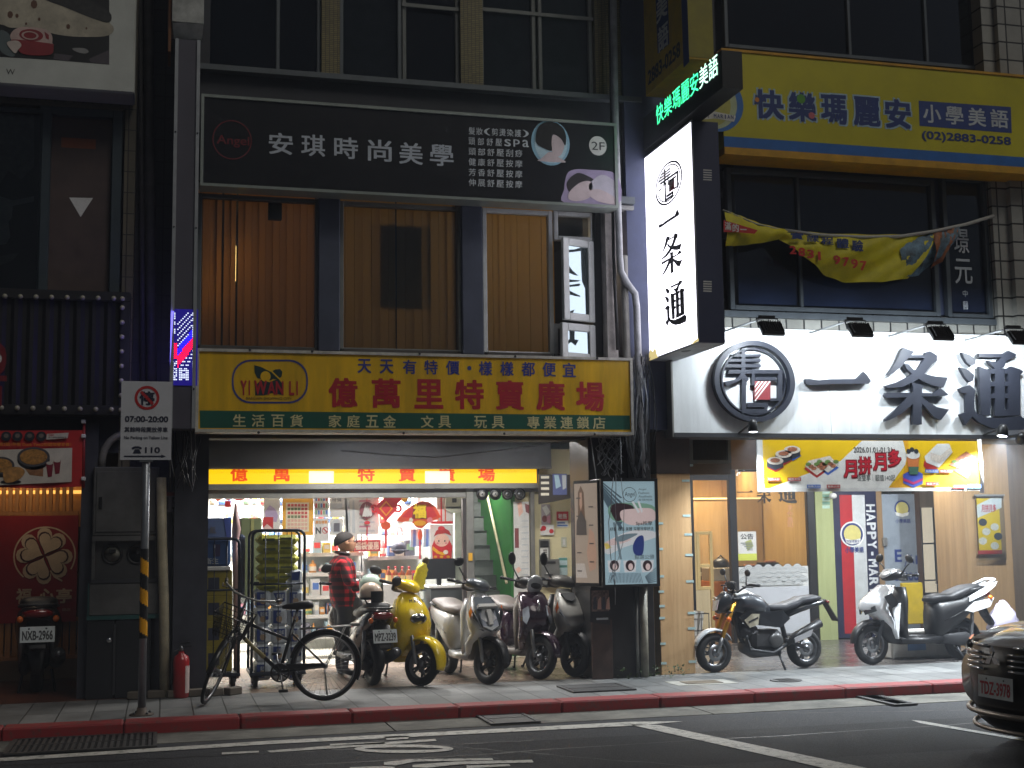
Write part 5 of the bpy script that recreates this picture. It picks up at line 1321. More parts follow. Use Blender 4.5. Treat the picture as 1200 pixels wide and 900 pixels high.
# interior lamps
def panel_lamp(nm,lab,x,y,z,sx,sy,e,col=(1,1,1),em=3,tgt=None,grp=None):
    t=thing(nm,lab,'ceiling lamp',(x,y,z),group=grp)
    part('housing',t,lambda b:b.box(x-sx/2-.03,x+sx/2+.03,y-sy/2-.03,y+sy/2+.03,z+.005,z+.05,K['white']))
    part('diffuser',t,lambda b:b.box(x-sx/2,x+sx/2,y-sy/2,y+sy/2,z,z+.006,mat('diffuser_%d' % int(col[2]*100),(255,int(255*col[1]),int(255*col[2])),.5,emit=em)))
    area_light('lamp_light',t,(x,y,z-.01),tgt or (x,y,0),sx,e,col,sy)
panel_lamp('ceiling_lamp','square warm ceiling lamp inside the sushi shop',7.9,18.6,2.66,1.2,.5,85,(1,.86,.62))
panel_lamp('ceiling_lamp','warm ceiling lamp over the sushi counter',8.7,20.0,2.66,1.2,.4,34,(1,.82,.55))
panel_lamp('ceiling_lamp','cool ceiling lamp of the right arcade before the sushi shop',7.6,15.6,2.66,1.4,.3,95,(.95,.98,1))
panel_lamp('ceiling_lamp','cool ceiling lamp of the right arcade before the school entrance',10.2,16.0,2.66,1.4,.3,75,(.95,.98,1))
# pale timber door leaf standing open, cabinets in the doorway
dl=thing('lattice_door','small pale timber lattice door standing in the sushi shop doorway','door',(7.5,17.7,0))
PIN=wood('pale_pine',(206,176,112),(228,202,142),.5,10);YD=17.75
def ld(b):
    x0,z1=PX(812,623,YD);x1,z0=PX(837,691,YD);zm=PX(825,665,YD)[1]
    for a in (x0,x1-.05,(x0+x1)/2-.1):b.box(a,a+.05,YD,YD+.05,0 if a==x1-.05 else z0,z1,PIN,.004)
    for z in (z0,zm,z1-.05):b.box(x0+.05,x1-.05,YD+.004,YD+.046,z,z+.05,PIN,.004)
part('lattice',dl,ld)
part('lower_panel',dl,lambda b:b.box(PX(812,700,YD)[0],PX(836.5,700,YD)[0]-.05,YD+.01,YD+.04,0,PX(820,691,YD)[1],wood('pale_ply',(206,184,140),(224,206,166),.6,10)))
cab=thing('cabinet','orange timber cabinet in the sushi shop doorway with a grey box on top','cabinet',(7.95,18,0));YK=18.1
part('body',cab,lambda b:b.box(PX(836,700,YK)[0],PX(862,700,YK)[0],YK,YK+.5,0,PX(850,681,YK)[1],wood('orange_timber',(176,96,36),(206,126,54),.4,9),.006))
tag(part('storage_box',None,lambda b:b.box(PX(836,670,YK)[0],PX(861,670,YK)[0],YK+.02,YK+.45,PX(850,681,YK)[1],PX(850,665.5,YK)[1],mat('greige_box',(172,158,132),.6),.008)),'grey beige storage box on the orange cabinet in the sushi doorway','box')
tag(part('black_bag',None,lambda b:(b.ball((PX(851,660,YK)[0],YK+.2,PX(851,661,YK)[1]),(.13,.12,.09),K['black']),b.tube([(PX(851,660,YK)[0]-.08,YK+.2,PX(851,657,YK)[1]),(PX(851,660,YK)[0],YK+.2,PX(851,651,YK)[1]),(PX(851,660,YK)[0]+.08,YK+.2,PX(851,657,YK)[1])],.012,K['black'],6))),'black bag on top of the grey box in the sushi doorway','bag')
# grille of the air unit over the door
gr=thing('air_grille','black ribbed air grille in a grey frame above the sushi shop door','grille',P3(833,527,14.6))
def gfr(b):
    x0,z1=PX(808,511,14.6);x1,z0=PX(857,543,14.6)
    b.box(x0,x0+.04,14.6,14.9,z0,z1,K['gframe']);b.box(x1-.04,x1,14.6,14.9,z0,z1,K['gframe']);b.box(x0+.04,x1-.04,14.602,14.9,z0,z0+.04,K['gframe']);b.box(x0+.04,x1-.04,14.602,14.9,z1-.03,z1,K['gframe'])
    for i in range(24):x=x0+.06+(x1-x0-.12)*i/23;b.box(x-.005,x+.005,14.61,14.64,z0+.04,z1-.03,K['black'])
    b.box(x0+.04,x1-.04,14.65,14.9,z0+.04,z1-.03,mat('navy_void',(20,24,34),.7))
part('frame',gr,gfr)
tag(part('beam_panel',None,lambda b:(b.box(PX(857,530,14.7)[0],PX(893,530,14.7)[0],14.7,14.8,PX(870,550,14.7)[1],2.72,mat('tan_beam',(166,134,100),.5)),b.box(PX(808,548,14.62)[0],PX(857,548,14.62)[0],14.62,14.7,PX(833,556,14.62)[1],PX(833,543.5,14.62)[1],mat('brown_header')))),'tan and brown beam panels under the air grille at the sushi shop','panel')
# pale green timber strip and the school entrance
tag(part('timber_panel',None,lambda b:b.box(PX(957.5,660,YG2)[0],PX(978,660,YG2)[0],YG2-.02,YG2+.2,0,2.72,wood('pale_green_timber',(150,158,106),(172,180,128),.6,6))),'narrow pale green timber panel between the sushi window and the striped board','panel')
tag(part('sticker_stack',None,lambda b:[b.Rc(front(YG2-.02),(963.5,575+i*4.3,972.5,578.6+i*4.3),mat('sticker_teal',(120,160,140),.6) if i % 2 else mat('sticker_mint',(176,206,190),.6),1) for i in range(5)]),'stack of small mint stickers at the top of the pale green panel','sticker')
YH=17.4
sd=thing('school_entrance','school entrance with red white and navy striped board, timber door and lit panes','entrance',(10.7,YH,0))
Sh2=front(YH)
sb=part('striped_board',sd,lambda b:b.box(PX(972,660,YH)[0],PX(1030,660,YH)[0],YH,YH+.08,.02,2.72,mat('board_navy',(34,38,66),.4)))
part('stripe',sb,lambda b:b.P(Sh2,[(983.5,580),(998,580),(1004,742.5),(990,742.5)],mat('board_red',(176,34,42),.4),1));part('stripe',sb,lambda b:b.P(Sh2,[(998,580),(1013,580),(1019,738),(1004,742.5)],mat('board_white',(196,200,200),.4),1))
def hm(b):
    m=mat('board_white_letter',(206,210,212),.4);s_='HAPPY·MARIAN'
    u0=Sh2.uv(1014.5,590)[0];u1=Sh2.uv(1025,590)[0]
    ys=[591,603,614.5,626,637,648,652.5,668,679,690,696.5,708]
    v0=Sh2.uv(1019,591)[1];v1=Sh2.uv(1021,720)[1];n=len(s_);hgt=(v0-v1)/n
    for i,ch in enumerate(s_):
        off=.0;vt=v0-i*hgt
        if ch=='·':b.T2(Sh2,'-',(u0+.05,vt-hgt*.6,u0+.09,vt-hgt*.2),m,2,.02,turn=1);continue
        b.T2(Sh2,ch,(u0+off,vt-hgt*.86,u1+off,vt),m,2,.03,turn=1)
part('lettering',sb,hm)
def badge(b):
    for r,m in ((1,K['wprint']),(.88,mat('badge_navy')),(.72,mat('badge_cream'))):b.El(Sh2,(998.5,626),(14*r,15*r),m,3+(1-r)*10,32)
    b.P(Sh2,[(990,631),(998,633),(1008,631),(1007,636),(998,638),(991,636)],K['wprint'],8);b.T(Sh2,'快樂瑪麗安',(991,632.5,1007,636),mat('badge_navy'),9,0)
    b.T(Sh2,'小學美語',(990,641,1012,647.5),mat('badge_navy'),4,.02)
part('round_badge',sb,badge)
part('door_post',sd,lambda b:b.box(PX(1030,660,YH)[0],PX(1037,660,YH)[0],YH+.01,YH+.1,0,2.72,wood('tan_post',(120,96,66),(150,122,88),.5,9)))
gp=part('grey_panel',sd,lambda b:b.box(PX(1037,660,YH)[0],PX(1079,660,YH)[0],YH+.02,YH+.1,.02,PX(1050,579,YH)[1],mat('panel_grey_blue',(142,152,162),.5)))
Sg3=front(YH+.02)
def gpl(b):
    nv=mat('badge_navy')
    b.El(Sg3,(1057,596),(9,9.8),nv,1,28);b.El(Sg3,(1057,596),(7.4,8),mat('badge_cream'),2,24);b.P(Sg3,[(1049,600),(1057,602),(1065,600),(1064,604),(1057,606),(1050,604)],K['wprint'],3)
    b.T(Sg3,'小學美語',(1049,608,1067,613),nv,2,.02)
    b.T(Sg3,'E',(1048,644,1057,658.5),nv,2,.03);b.P(Sg3,[(1059.5,664),(1064,649),(1065,649),(1060.5,664)],nv,2);b.T(Sg3,'A',(1064.5,650,1071.5,660.5),nv,2,.03);b.T(Sg3,'E',(1072.5,651,1079,661),nv,2,.03);b.T(Sg3,'School',(1048,667,1079,680),nv,2,.03)
part('lettering',gp,gpl)
dr=part('timber_door',sd,lambda b:(b.box(PX(1076,660,YH)[0],PX(1081,660,YH)[0],YH-.01,YH+.09,0,2.72,DOAK),b.box(PX(1081,660,YH)[0],PX(1110,660,YH)[0],YH,YH+.05,.0,PX(1090,594,YH)[1]-1.42,DOAK),b.box(PX(1076,590,YH)[0],PX(1130,590,YH)[0],YH+.003,YH+.08,PX(1090,595,YH)[1],2.72,wood('grey_brown_timber',(104,92,78),(130,116,98),.5,8)),b.box(PX(1110,660,YH)[0],PX(1130,660,YH)[0],YH+.006,YH+.08,0,PX(1090,595,YH)[1],wood('grey_brown_timber',(104,92,78),(130,116,98),.5,8))))
for x0,x1 in ((1079.5,1094),(1095.5,1110)):
    for y0,y1 in ((595,636),(638,679),(681,694)):
        part('lit_pane',dr,lambda b:b.Rc(Sh2,(x0+(y0-595)*.045,y0,x1+(y0-595)*.045,y1),mat('frosted_lit_pane',(222,210,184),.4,emit=.55),2,.004))
part('door_handle',dr,lambda b:b.box(PX(1098,682,YH)[0]-.06,PX(1098,682,YH)[0]+.06,YH-.07,YH-.04,PX(1098,684,YH)[1],PX(1098,681,YH)[1],K['chrome'],.004))
part('bell_box',sd,lambda b:b.box(PX(1034,636,YH)[0],PX(1039,636,YH)[0],YH-.03,YH+.008,PX(1036,640,YH)[1],PX(1036,630,YH)[1],K['alu'],.005))
tag(part('camera',None,lambda b:b.ball((PX(978,581,YH-.2)[0],YH-.15,PX(978,581,YH-.2)[1]),(.06,.05,.045),K['white'])),'small white dome camera above the striped school board','camera')
tag(part('blue_board',None,lambda b:(b.box(PX(1108,700,16.9)[0],PX(1131,700,16.9)[0],16.9,16.95,.02,PX(1115,609,16.9)[1],mat('board_blue',(40,54,130),.5),.006),b.box(PX(1112,700,16.88)[0],PX(1131,700,16.88)[0],16.885,16.899,.1,PX(1115,622,16.9)[1],mat('board_black_blue',(36,40,62),.5)))),'tall dark blue board leaning beside the lit school door','board')
tag(part('yellow_sheet',None,lambda b:b.box(PX(1058,700,16.6)[0],PX(1082,700,16.6)[0],16.6,16.66,.25,PX(1070,683,16.6)[1],mat('mustard_board',(196,168,30),.5,var=.15),.006)),'mustard yellow board standing behind the white scooter','board')
# dark wood pier and oak wall at the right edge with the menu case
pier=thing('wooden_pier','oak clad pier at the right edge, carrying the small menu case','column',(10.9,15.4,0));YPI=15.4
part('cladding',pier,lambda b:(b.box(PX(1133,660,YPI)[0],PX(1187,660,YPI)[0],YPI,YPI+.7,0,2.72,wood('oak_pier',(136,108,74),(170,138,98),.5,8)),b.box(PX(1187,660,YPI)[0]+.01,15,YPI+.1,YPI+.6,0,2.72,wood('grey_oak',(90,76,62),(116,98,80),.55,8))))
mc=thing('menu_case','clear wall case with a yellow sushi menu on the oak pier','menu case',P3(1160,660,YPI));Sm=front(YPI-.06)
part('menu_sheet',mc,lambda b:(b.Rc(Sm,(1144,584,1173.5,648),mat('banner_yellow'),0,.01),b.P(Sm,[(1144,592),(1160,584),(1173,584),(1173,595),(1145,607)],K['wprint'],6),b.T(Sm,'月拼月多',(1149,591,1167,600),mat('banner_crimson'),7,.03),[b.El(Sm,(1151+(i % 2)*14+(i//2 % 2)*4,612+i*5.5),(5,4.4),mat('sushi_rice') if i % 3 else mat('sushi_nori'),7,12) for i in range(6)],b.Rc(Sm,(1145,645,1173.5,649),mat('plate_red'),8)))
part('cover',mc,lambda b:b.Rc(Sm,(1141,581,1178,656),K['glass'],14,.008))
part('top_rail',mc,lambda b:b.Rc(Sm,(1140,579.5,1175,581.5),K['alu'],10,.03))
# ================================================================ bargain shop: front, interior, goods, stairs, pillar light box
YS2=16.6
# room
shop=thing('bargain_shop','brightly lit bargain shop interior behind an aluminium front frame','shop',(2.2,17,0))
xR=PX(555,640,YS2)[0]
def room(b):
    m=mat('shop_wall_white',(214,214,208),.7,var=.05)
    b.box(.3,xR,20.6,20.7,0,2.88,m);b.box(.3,.36,16.8,20.6,0,2.88,m)
part('shop_wall',shop,room)
part('shop_floor',shop,lambda b:b.box(.3,5.63,16.6,20.6,-.1,.004,mat('shop_floor_tile',(196,190,178),.3)))
part('front_frame',shop,lambda b:(b.box(.36,PX(556,640,YS2)[0]-.1,YS2+.01,YS2+.1,2.08,2.15,K['alu'],.008),b.box(PX(547,640,YS2)[0],PX(556,640,YS2)[0],YS2,YS2+.12,0,2.45,K['alu'],.008),b.box(PX(543,640,YS2)[0],PX(547,640,YS2)[0],YS2+.02,YS2+.1,0,2.07,mat('dark_frame_strip',(58,52,50),.5)),b.box(.36,4.9,YS2+.015,YS2+.14,2.15,2.30,mat('header_strip',(112,104,98),.5))))
def tubes(lab,x,y,e,L=1.25,z=2.6):
    t=thing('fluorescent_lamp',lab,'ceiling lamp',(x,y,z),group='fluorescent lamps of the bargain shop')
    part('tray',t,lambda b:b.box(x-L/2-.02,x+L/2+.02,y-.09,y+.09,z+.045,z+.1,K['white']))
    for o in (-.045,.045):part('tube',t,lambda b:b.tube([(x-L/2,y+o,z+.015),(x+L/2,y+o,z+.015)],.016,mat('cool_tube',(245,250,255),.5,emit=7),8))
    area_light('tube_light',t,(x,y,z-.01),(x,y,0),L,e,(1,.97,.93),.14)
tubes('fluorescent tube lamp over the goods just inside the shop',1.3,17.6,240);tubes('fluorescent tube lamp above the counter side of the shop',2.9,17.6,240);tubes('fluorescent tube lamp deeper inside, left half of the shop',1.3,19.4,210);tubes('fluorescent tube lamp deeper inside, right half of the shop',2.9,19.4,210)
tubes('unseen fluorescent tube lamp added under the arcade ceiling before the shop',2.4,14.8,80,1.2,2.775)  # added arcade lamp, hidden above the lintel, lights floor and scooters
tubes('unseen fluorescent tube lamp added under the arcade ceiling before the stairs',4.2,14.8,50,1.0,2.775)  # second added arcade lamp, also hidden from view
tubes('unseen fluorescent tube lamp added high in the stairwell',4.1,17.5,46,.5,2.8)  # unseen lamp added to brighten the dark steps and green wall
# back display: pale pegboard with packets; shelves with boxed goods
rnd=random.Random(11)
PAL=[mat('goods_%d' % i,c,.5,var=.05) for i,c in enumerate(((216,216,212),(190,196,200),(206,60,60),(70,110,180),(220,190,90),(120,160,120),(230,224,206),(90,90,100),(200,140,160),(170,200,214),(226,160,80),(60,80,120)))]
def shelf_unit(lab,x0,x1,y,zs,dep=.38):
    t=thing('shelf_unit',lab,'shelf',((x0+x1)/2,y,0),group='white steel shelf units of the bargain shop')
    m=mat('shelf_white',(214,214,210),.5)
    for x in (x0,x1):part('upright',t,lambda b:b.box(x-.018,x+.018,y+dep-.04,y+dep,0,zs[-1]+.35,m))
    for z in zs:part('shelf_board',t,lambda b:(b.box(x0+.018,x1-.018,y,y+dep-.045,z,z+.022,m),b.box(x0+.018,x1-.018,y-.012,y-.001,z-.025,z+.025,m)))
    part('back_panel',t,lambda b:b.box(x0+.02,x1-.02,y+dep-.038,y+dep-.03,.1,zs[-1]+.3,mat('shelf_back',(186,190,184),.6)))
    for z in zs:
        x=x0+.05
        while x<x1-.1:
            w_=rnd.uniform(.06,.15);h=rnd.uniform(.09,.22);m1=rnd.choice(PAL);m2=rnd.choice(PAL);kind=rnd.random()
            if x+w_>x1-.03:break
            def g(b):
                if kind<.7:b.box(x,x+w_,y+.03,y+.2,z+.023,z+.023+h,m1,.004);b.box(x+w_*.15,x+w_*.85,y+.027,y+.03,z+.023+h*.35,z+.023+h*.75,m2)
                else:
                    r=w_*.42;b.lathe([(r,0),(r,h*.65),(r*.4,h*.8),(r*.38,h*.95),(.004,h)],(x+w_/2,y+.1,z+.023),(0,0,1),m1,12);b.lathe([(r*1.02,h*.15),(r*1.02,h*.5)],(x+w_/2,y+.1,z+.023),(0,0,1),m2,12,caps=False)
            tag(part('packaged_goods' if kind<.7 else 'goods_bottle',None,g),'small coloured packet among the goods on the white shop shelves' if kind<.7 else 'small bottle among the goods on the white shop shelves','goods' if kind<.7 else 'bottle','boxed goods on the shop shelves' if kind<.7 else 'bottles on the shop shelves')
            x += w_+rnd.uniform(.004,.02)
shelf_unit('white shelf unit of small goods behind the shopper, left of the counter',1.75,2.62,17.5,(.28,.55,.8,1.1,1.36),.4)
shelf_unit('white shelf unit of small goods behind the yellow scooter',2.64,3.42,17.5,(.3,.62,.95,1.3),.4)
shelf_unit('tall white shelf unit along the back wall of the shop',.5,1.65,18.8,(.5,.9),.4)
shelf_unit('second tall white shelf unit along the back wall of the shop',1.72,3.5,18.8,(.5,.9),.4)
# packets hanging in rows on the pegboard behind the posters
for j in range(4):
    for i in range(26):
        x=.55+i*.112+rnd.uniform(-.01,.01);z=2.2-j*.24;h=rnd.uniform(.13,.19);w2=rnd.uniform(.035,.048);m1=rnd.choice(PAL);m2=rnd.choice(PAL);yy=18.3
        if x>3.5 or rnd.random()<.1:continue
        tag(part('hanging_packet',None,lambda b:(b.ring_loft([[Vector((x-w2,yy,z-h)),Vector((x+w2,yy,z-h)),Vector((x+w2,yy+.004,z-h)),Vector((x-w2,yy+.004,z-h))],[Vector((x-w2,yy-.02,z-h*.6)),Vector((x+w2,yy-.02,z-h*.6)),Vector((x+w2,yy+.02,z-h*.6)),Vector((x-w2,yy+.02,z-h*.6))],[Vector((x-w2,yy,z)),Vector((x+w2,yy,z)),Vector((x+w2,yy+.004,z)),Vector((x-w2,yy+.004,z))]],m1),b.box(x-w2*.7,x+w2*.7,yy-.024,yy-.021,z-h*.7,z-h*.4,m2))),'small flat packet hanging in the rows behind the red ornaments','packet','packets hanging on the shop pegboard')
tag(part('pegboard',None,lambda b:(b.box(.5,3.5,18.34,18.36,1.0,2.3,mat('pegboard_white',(212,212,206),.6)),[b.box(x,x+.03,18.35,18.4,0,1.0,K['white']) for x in (.6,2.0,3.4)])),'white pegboard with rows of hanging packets across the shop','pegboard')
# hung papers and posters at the shop front
YP=17.0;Sp2=front(YP)
def paper(nm,lab,r,fn,cat='poster',y=YP,base=None):
    t=thing(nm,lab,cat,P3((r[0]+r[2])/2,r[3],y));S=front(y)
    part('sheet',t,lambda b:b.Rc(S,r,base or K['white'],0,.004))
    part('print',t,lambda b:fn(b,S));return t
def cal(b,S):
    b.Rc(S,(335,589,362,623),mat('calendar_cream',(232,222,196),.6),3)
    for j in range(7):
        for i in range(6):b.Rc(S,(337+i*4,590.5+j*4.5,340+i*4,593.6+j*4.5),[mat('cal_red',(196,70,60),.6),mat('cal_green',(110,130,80),.6),mat('cal_peach',(228,180,160),.6)][(0 if j in (0,2) or i>3 else 1) if j<4 else 2],4)
paper('calendar','yellow framed wall calendar hanging left of the shopper',(331,580,367,627),cal,'calendar',base=mat('calendar_gold',(236,176,36),.5))
paper('notice_sheet','white sheet with small rows of coloured blocks beside the yellow calendar',(368,580,385,606),lambda b,S:[b.Rc(S,(369.5+i*3,582+j*8,371.6+i*3,587+j*8),[PAL[3],PAL[2],PAL[5]][(i+j) % 3],3) for i in range(5) for j in range(3)])
paper('no_smoking_notice','white notice reading NO with a red prohibition ring',(368,607.5,385,634),lambda b,S:(b.T(S,'N',(370,618,376,625.5),K['ink'],3,.03),b.El(S,(381,621.5),(3.6,3.9),K['red'],3,20,.8),b.P(S,[(378.6,619.5),(379.6,618.6),(383.5,623.3),(382.6,624.4)],K['red'],3.5),b.T(S,'廣告傳單',(369.5,610,383.5,614),mat('notice_orange',(226,150,30),.5),3,.02)))
paper('notice_sheet','grey white sheet with a round stamp picture above the shopper',(386.5,580,403,606),lambda b,S:(b.Rc(S,(388,590,401,596),PAL[1],3),b.T(S,'特價',(389,583,400,588),PAL[7],4,0)))
paper('notice_sheet','pale sheet with a grey round picture just above the head of the shopper',(386.5,608,402,627),lambda b,S:(b.El(S,(394,617),(7,8),PAL[1],3,20),b.Rc(S,(391,613,398,623),PAL[7],4)))
paper('price_board','white hanging sheet with lines of small print between shopper and red ornaments',(419,582,444,626),lambda b,S:[b.Rc(S,(421,586+i*5,421+(18 if i % 2 else 13),588+i*5),PAL[1] if i % 3 else PAL[8],3) for i in range(8)])
paper('photo_poster','pink and mauve beauty photo poster hanging at the left of the shop',(309,578,328,623),lambda b,S:(b.P(S,[(310,600),(316,592),(322,596),(326,604),(324,612),(312,610)],mat('photo_mauve'),3),b.Rc(S,(308,606,320,623),K['red'],4),b.P(S,[(308,619),(313,614),(320,620),(320,623),(308,623)],mat('photo_pale_pink',(232,200,196),.6),5)))
paper('plastic_sheet','crumpled clear white plastic sheet hanging over the shelves',(403,581,419,632),lambda b,S:[b.P(S,[(404+i*3,584+i),(406+i*3,583+i),(409+i*2.4,628-i),(406+i*2.2,630-i*2)],PAL[1] if i % 2 else PAL[0],2+i) for i in range(4)],'sheet')
paper('red_sign_strip','red strip sign with small pale marks on the shelf top behind the bottles',(414,633,446,646),lambda b,S:b.T(S,'福袋優惠',(416,635,444,644),PAL[6],3,.02),'sign',17.3,mat('strip_red'))
paper('red_price_strip','thin red strip with pale marks at the top of the shop opening',(404,577.5,442,583.5),lambda b,S:[b.Rc(S,(406+i*4,579,408+i*4,582),PAL[6],3) for i in range(8)],'sign',base=mat('strip_red'))
# new year ornaments
OR=mat('ornament_red',(214,30,40),.5);GO=mat('ornament_gold',(244,176,30),.4);OO=mat('ornament_orange',(228,84,34),.5)
def orn(nm,lab,c,fn,y=16.95):
    t=thing(nm,lab,'ornament',P3(*c,y),group='red new year ornaments in the shop front');S=front(y)
    part('body',t,lambda b:fn(b,S));part('string',t,lambda b:b.tube([P3(c[0],c[1]-2,y+.02),P3(c[0],577,y+.02)],.004,OR,5));return t
def knot(b,S,cx,cy,s_):
    b.P(S,[(cx,cy-15*s_),(cx+14*s_,cy),(cx,cy+15*s_),(cx-14*s_,cy)],OR,1,.02)
    for k in (-1,1):b.El(S,(cx+k*14*s_,cy),(5*s_,5*s_),OR,2,16,.5,.015)
    b.P(S,[(cx,cy-9*s_),(cx+8*s_,cy),(cx,cy+9*s_),(cx-8*s_,cy)],GO,13,.004);b.P(S,[(cx,cy-7*s_),(cx+6*s_,cy),(cx,cy+7*s_),(cx-6*s_,cy)],OR,16,.004)
    b.El(S,(cx,cy+20*s_),(6*s_,5*s_),OO,4,16,0,.015);b.Rc(S,(cx-1.2*s_,cy+25*s_,cx+1.2*s_,cy+46*s_),OR,4,.01)
orn('knot_ornament','red Chinese knot ornament with an orange bead and long tassel',(452,596),lambda b,S:knot(b,S,452,596,1))
orn('knot_ornament','small red knot ornament hanging beside the white price sheet',(430,612),lambda b,S:(b.El(S,(430,598),(8.5,10),mat('ornament_maroon',(130,60,70),.5),1,20,0,.01),[b.P(S,[(424+i*3,606),(428+i*2,590+i),(430+i*2,604)],PAL[0],8+i) for i in range(4)],b.El(S,(430,612.5),(3.4,2),OR,2,12,0,.02),b.Rc(S,(429.3,617,430.7,638),OR,1,.01)))
def fan(b,S):
    b.P(S,[(464,610),(474,598),(486,590),(494,587.5),(502,588.5),(510,594),(516,606),(511,609),(502,612),(494,619),(488,618),(480,610),(470,612)],OO,1,.03)
    b.P(S,[(470,606),(480,596),(494,590),(506,595),(512,605),(502,608),(486,607)],OR,17,.006)
    b.P(S,[(484,592),(498,592),(500,608),(482,608)],mat('ornament_dark_red',(130,20,24),.5),21,.004)
    b.T(S,'福',(483,591,498.5,607.5),mat('ornament_yellow',(250,214,20),.5),26,.05,.01)
    b.El(S,(491.5,613),(7,3.2),GO,18,16,0,.01);b.El(S,(481,609.5),(2.4,3),PAL[6],22,12);b.El(S,(503,609.5),(3.4,3.4),mat('ornament_pink'),22,12);b.El(S,(492,627),(2.6,6.5),OO,3,14,0,.02);b.Rc(S,(491,634,493,655),OR,1,.01)
orn('fan_ornament','large red and orange fan ornament with a yellow luck character',(491,600),fan)
def boy(b,S):
    sk=mat('print_skin')
    b.P(S,[(507,655),(506,640),(510,630),(516,625),(524,628),(530,640),(529,655)],OR,3);b.El(S,(517.5,633),(8.5,7.6),sk,5,24)
    b.P(S,[(508,629),(511,622),(518,617.5),(526,622),(529,628),(522,625),(513,626)],mat('ornament_maroon_red',(176,36,36),.5),6);b.El(S,(517,619),(4,2.5),OR,7,12)
    for x in (514,521):b.El(S,(x,634),(.9,1.1),K['ink'],7,8);b.El(S,(x+(-1.4 if x<517 else 1.4),636.5),(1.4,1),mat('ornament_pink'),7,8)
    b.P(S,[(507,640),(514,646),(522,648),(521,651),(512,649),(506,644)],GO,8);b.El(S,(522,647),(3,2.6),PAL[6],9,12)
    for x in (510,517,525):b.El(S,(x,652.5),(2.2,1.6),GO,8,10)
paper('new_year_print','white print of a plump child in red clothes above the black screen',(504,615,531,657),boy)
paper('red_strip_pair','pair of thin red vertical paper strips above the child print',(512,578,531,614),lambda b,S:(b.Rc(S,(516,578,518,613),OR,3),b.Rc(S,(521,578,522.5,613),OO,3),b.Rc(S,(505,611,531,613.5),OR,4)))
orn('paper_lantern','round orange paper lantern at the top left of the shop opening',(256,582),lambda b,S:(b.El(S,(256,582),(5.5,5),OO,1,18,0,.05),b.El(S,(256,580),(3,1.4),GO,30,12)))
orn('paper_lantern','red half round paper lantern beside the round orange one',(280,582),lambda b,S:b.El(S,(280,578),(9.5,9),OR,1,20,0,.03,180,360))
orn('paper_lantern','red heart shaped paper decoration above the knot ornament',(466,584),lambda b,S:(b.P(S,[(452,576),(472,576),(474,582),(463,593),(452,584)],OR,1,.02),b.El(S,(474,584),(4,4.5),GO,2,16,0,.02)))
orn('zodiac_charm','small orange and red cut out charm hanging from the left lantern row',(267,588),lambda b,S:(b.El(S,(267,583),(3.4,3.4),OO,1,14,0,.02),b.P(S,[(264,587),(270,587),(271,594),(263,594)],OR,1,.02)))
for i,(x,y,lab) in enumerate(((486,630,'blue striped cloth bundle hanging under the fan ornament'),(501,628,'second blue cloth bundle, right of the fan ornament tassel'))):
    tag(part('hanging_cloth',None,lambda b:[b.P(front(17.2),[(x-5+j*3,620),(x-2+j*3,620),(x-1.6+j*3.1,641-j),(x-5.6+j*3.2,641)],PAL[3] if j % 2 else PAL[9],j*2,.02) for j in range(4)]),lab,'cloth')
tag(part('dark_cap',None,lambda b:(b.ball(P3(467,642,17.3),(.1,.09,.085),mat('navy_cap')),b.box(*[P3(458,642,17.3)[0],P3(477,642,17.3)[0],17.15,17.3,P3(467,646,17.3)[2],P3(467,644,17.3)[2]],mat('navy_cap'),.004))),'dark navy cap on the shelf under the red ornaments','cap')
tag(part('wall_clock',None,lambda b:(b.Rc(front(17.0),(521,580,543,596),mat('cream_plastic'),0,.05),b.El(front(17.0),(532,594),(11,7.5),mat('cream_plastic'),0,24,0,.05,180,360),b.Rc(front(17.0),(529,584,534,589),K['ink'],26,.002))),'cream plastic hand dryer shaped box with a small black window at the right shop post','box')
tag(part('side_cabinet',None,lambda b:b.box(PX(533,630,17.1)[0],xR,17.1,17.16,.9,2.1,mat('sage_panel',(166,172,158),.6))),'sage grey panel behind the cream box at the right of the shop','panel')
# counter, screen, bottles
cnt=thing('shop_counter','white topped grey checkout counter at the right of the shop','counter',(3.5,16.8,0));YCN=16.85
xa,xb=PX(505,700,YCN)[0],xR-.02
part('body',cnt,lambda b:b.box(xa,xb,YCN,YCN+.5,0,PX(520,689,YCN)[1],mat('counter_grey',(70,76,76),.5)));part('worktop',cnt,lambda b:b.box(xa-.03,xb,YCN-.04,YCN+.5,PX(520,689,YCN)[1],PX(520,686,YCN)[1],K['white'],.006))
scr=thing('display_screen','black flat screen standing on the shop counter','screen',P3(514,686,17.0))
part('panel',scr,lambda b:b.Rc(front(17.0),(495,655,533,678),mat('screen_black',(38,40,42),.3),0,.04));part('stand',scr,lambda b:b.box(PX(512,680,17.02)[0],PX(517,680,17.02)[0],17.0,17.06,PX(514,686,17.02)[1],PX(514,677,17.02)[1],K['black']))
for i,x in enumerate((455.5,463.5,471.5,479.5)):
    t=thing('sauce_bottle','amber sauce bottle with pale label in the row beside the helmets','bottle',P3(x,684,16.9),group='amber bottles on the low stand');p=Vector(P3(x,684,16.9));h=P3(x,664,16.9)[2]-p.z
    part('body',t,lambda b:b.lathe([(.036,0),(.036,h*.6),(.014,h*.78),(.013,h*.92)],p,(0,0,1),mat('amber_glass',(150,66,24),.2,coat=.5),14));part('cap',t,lambda b:b.lathe([(.017,h*.9),(.017,h),(.002,h+.002)],p,(0,0,1),K['red'],12));part('label',t,lambda b:b.lathe([(.0368,h*.12),(.0368,h*.5)],p,(0,0,1),mat('bottle_label',(236,206,150),.5),14,caps=False))
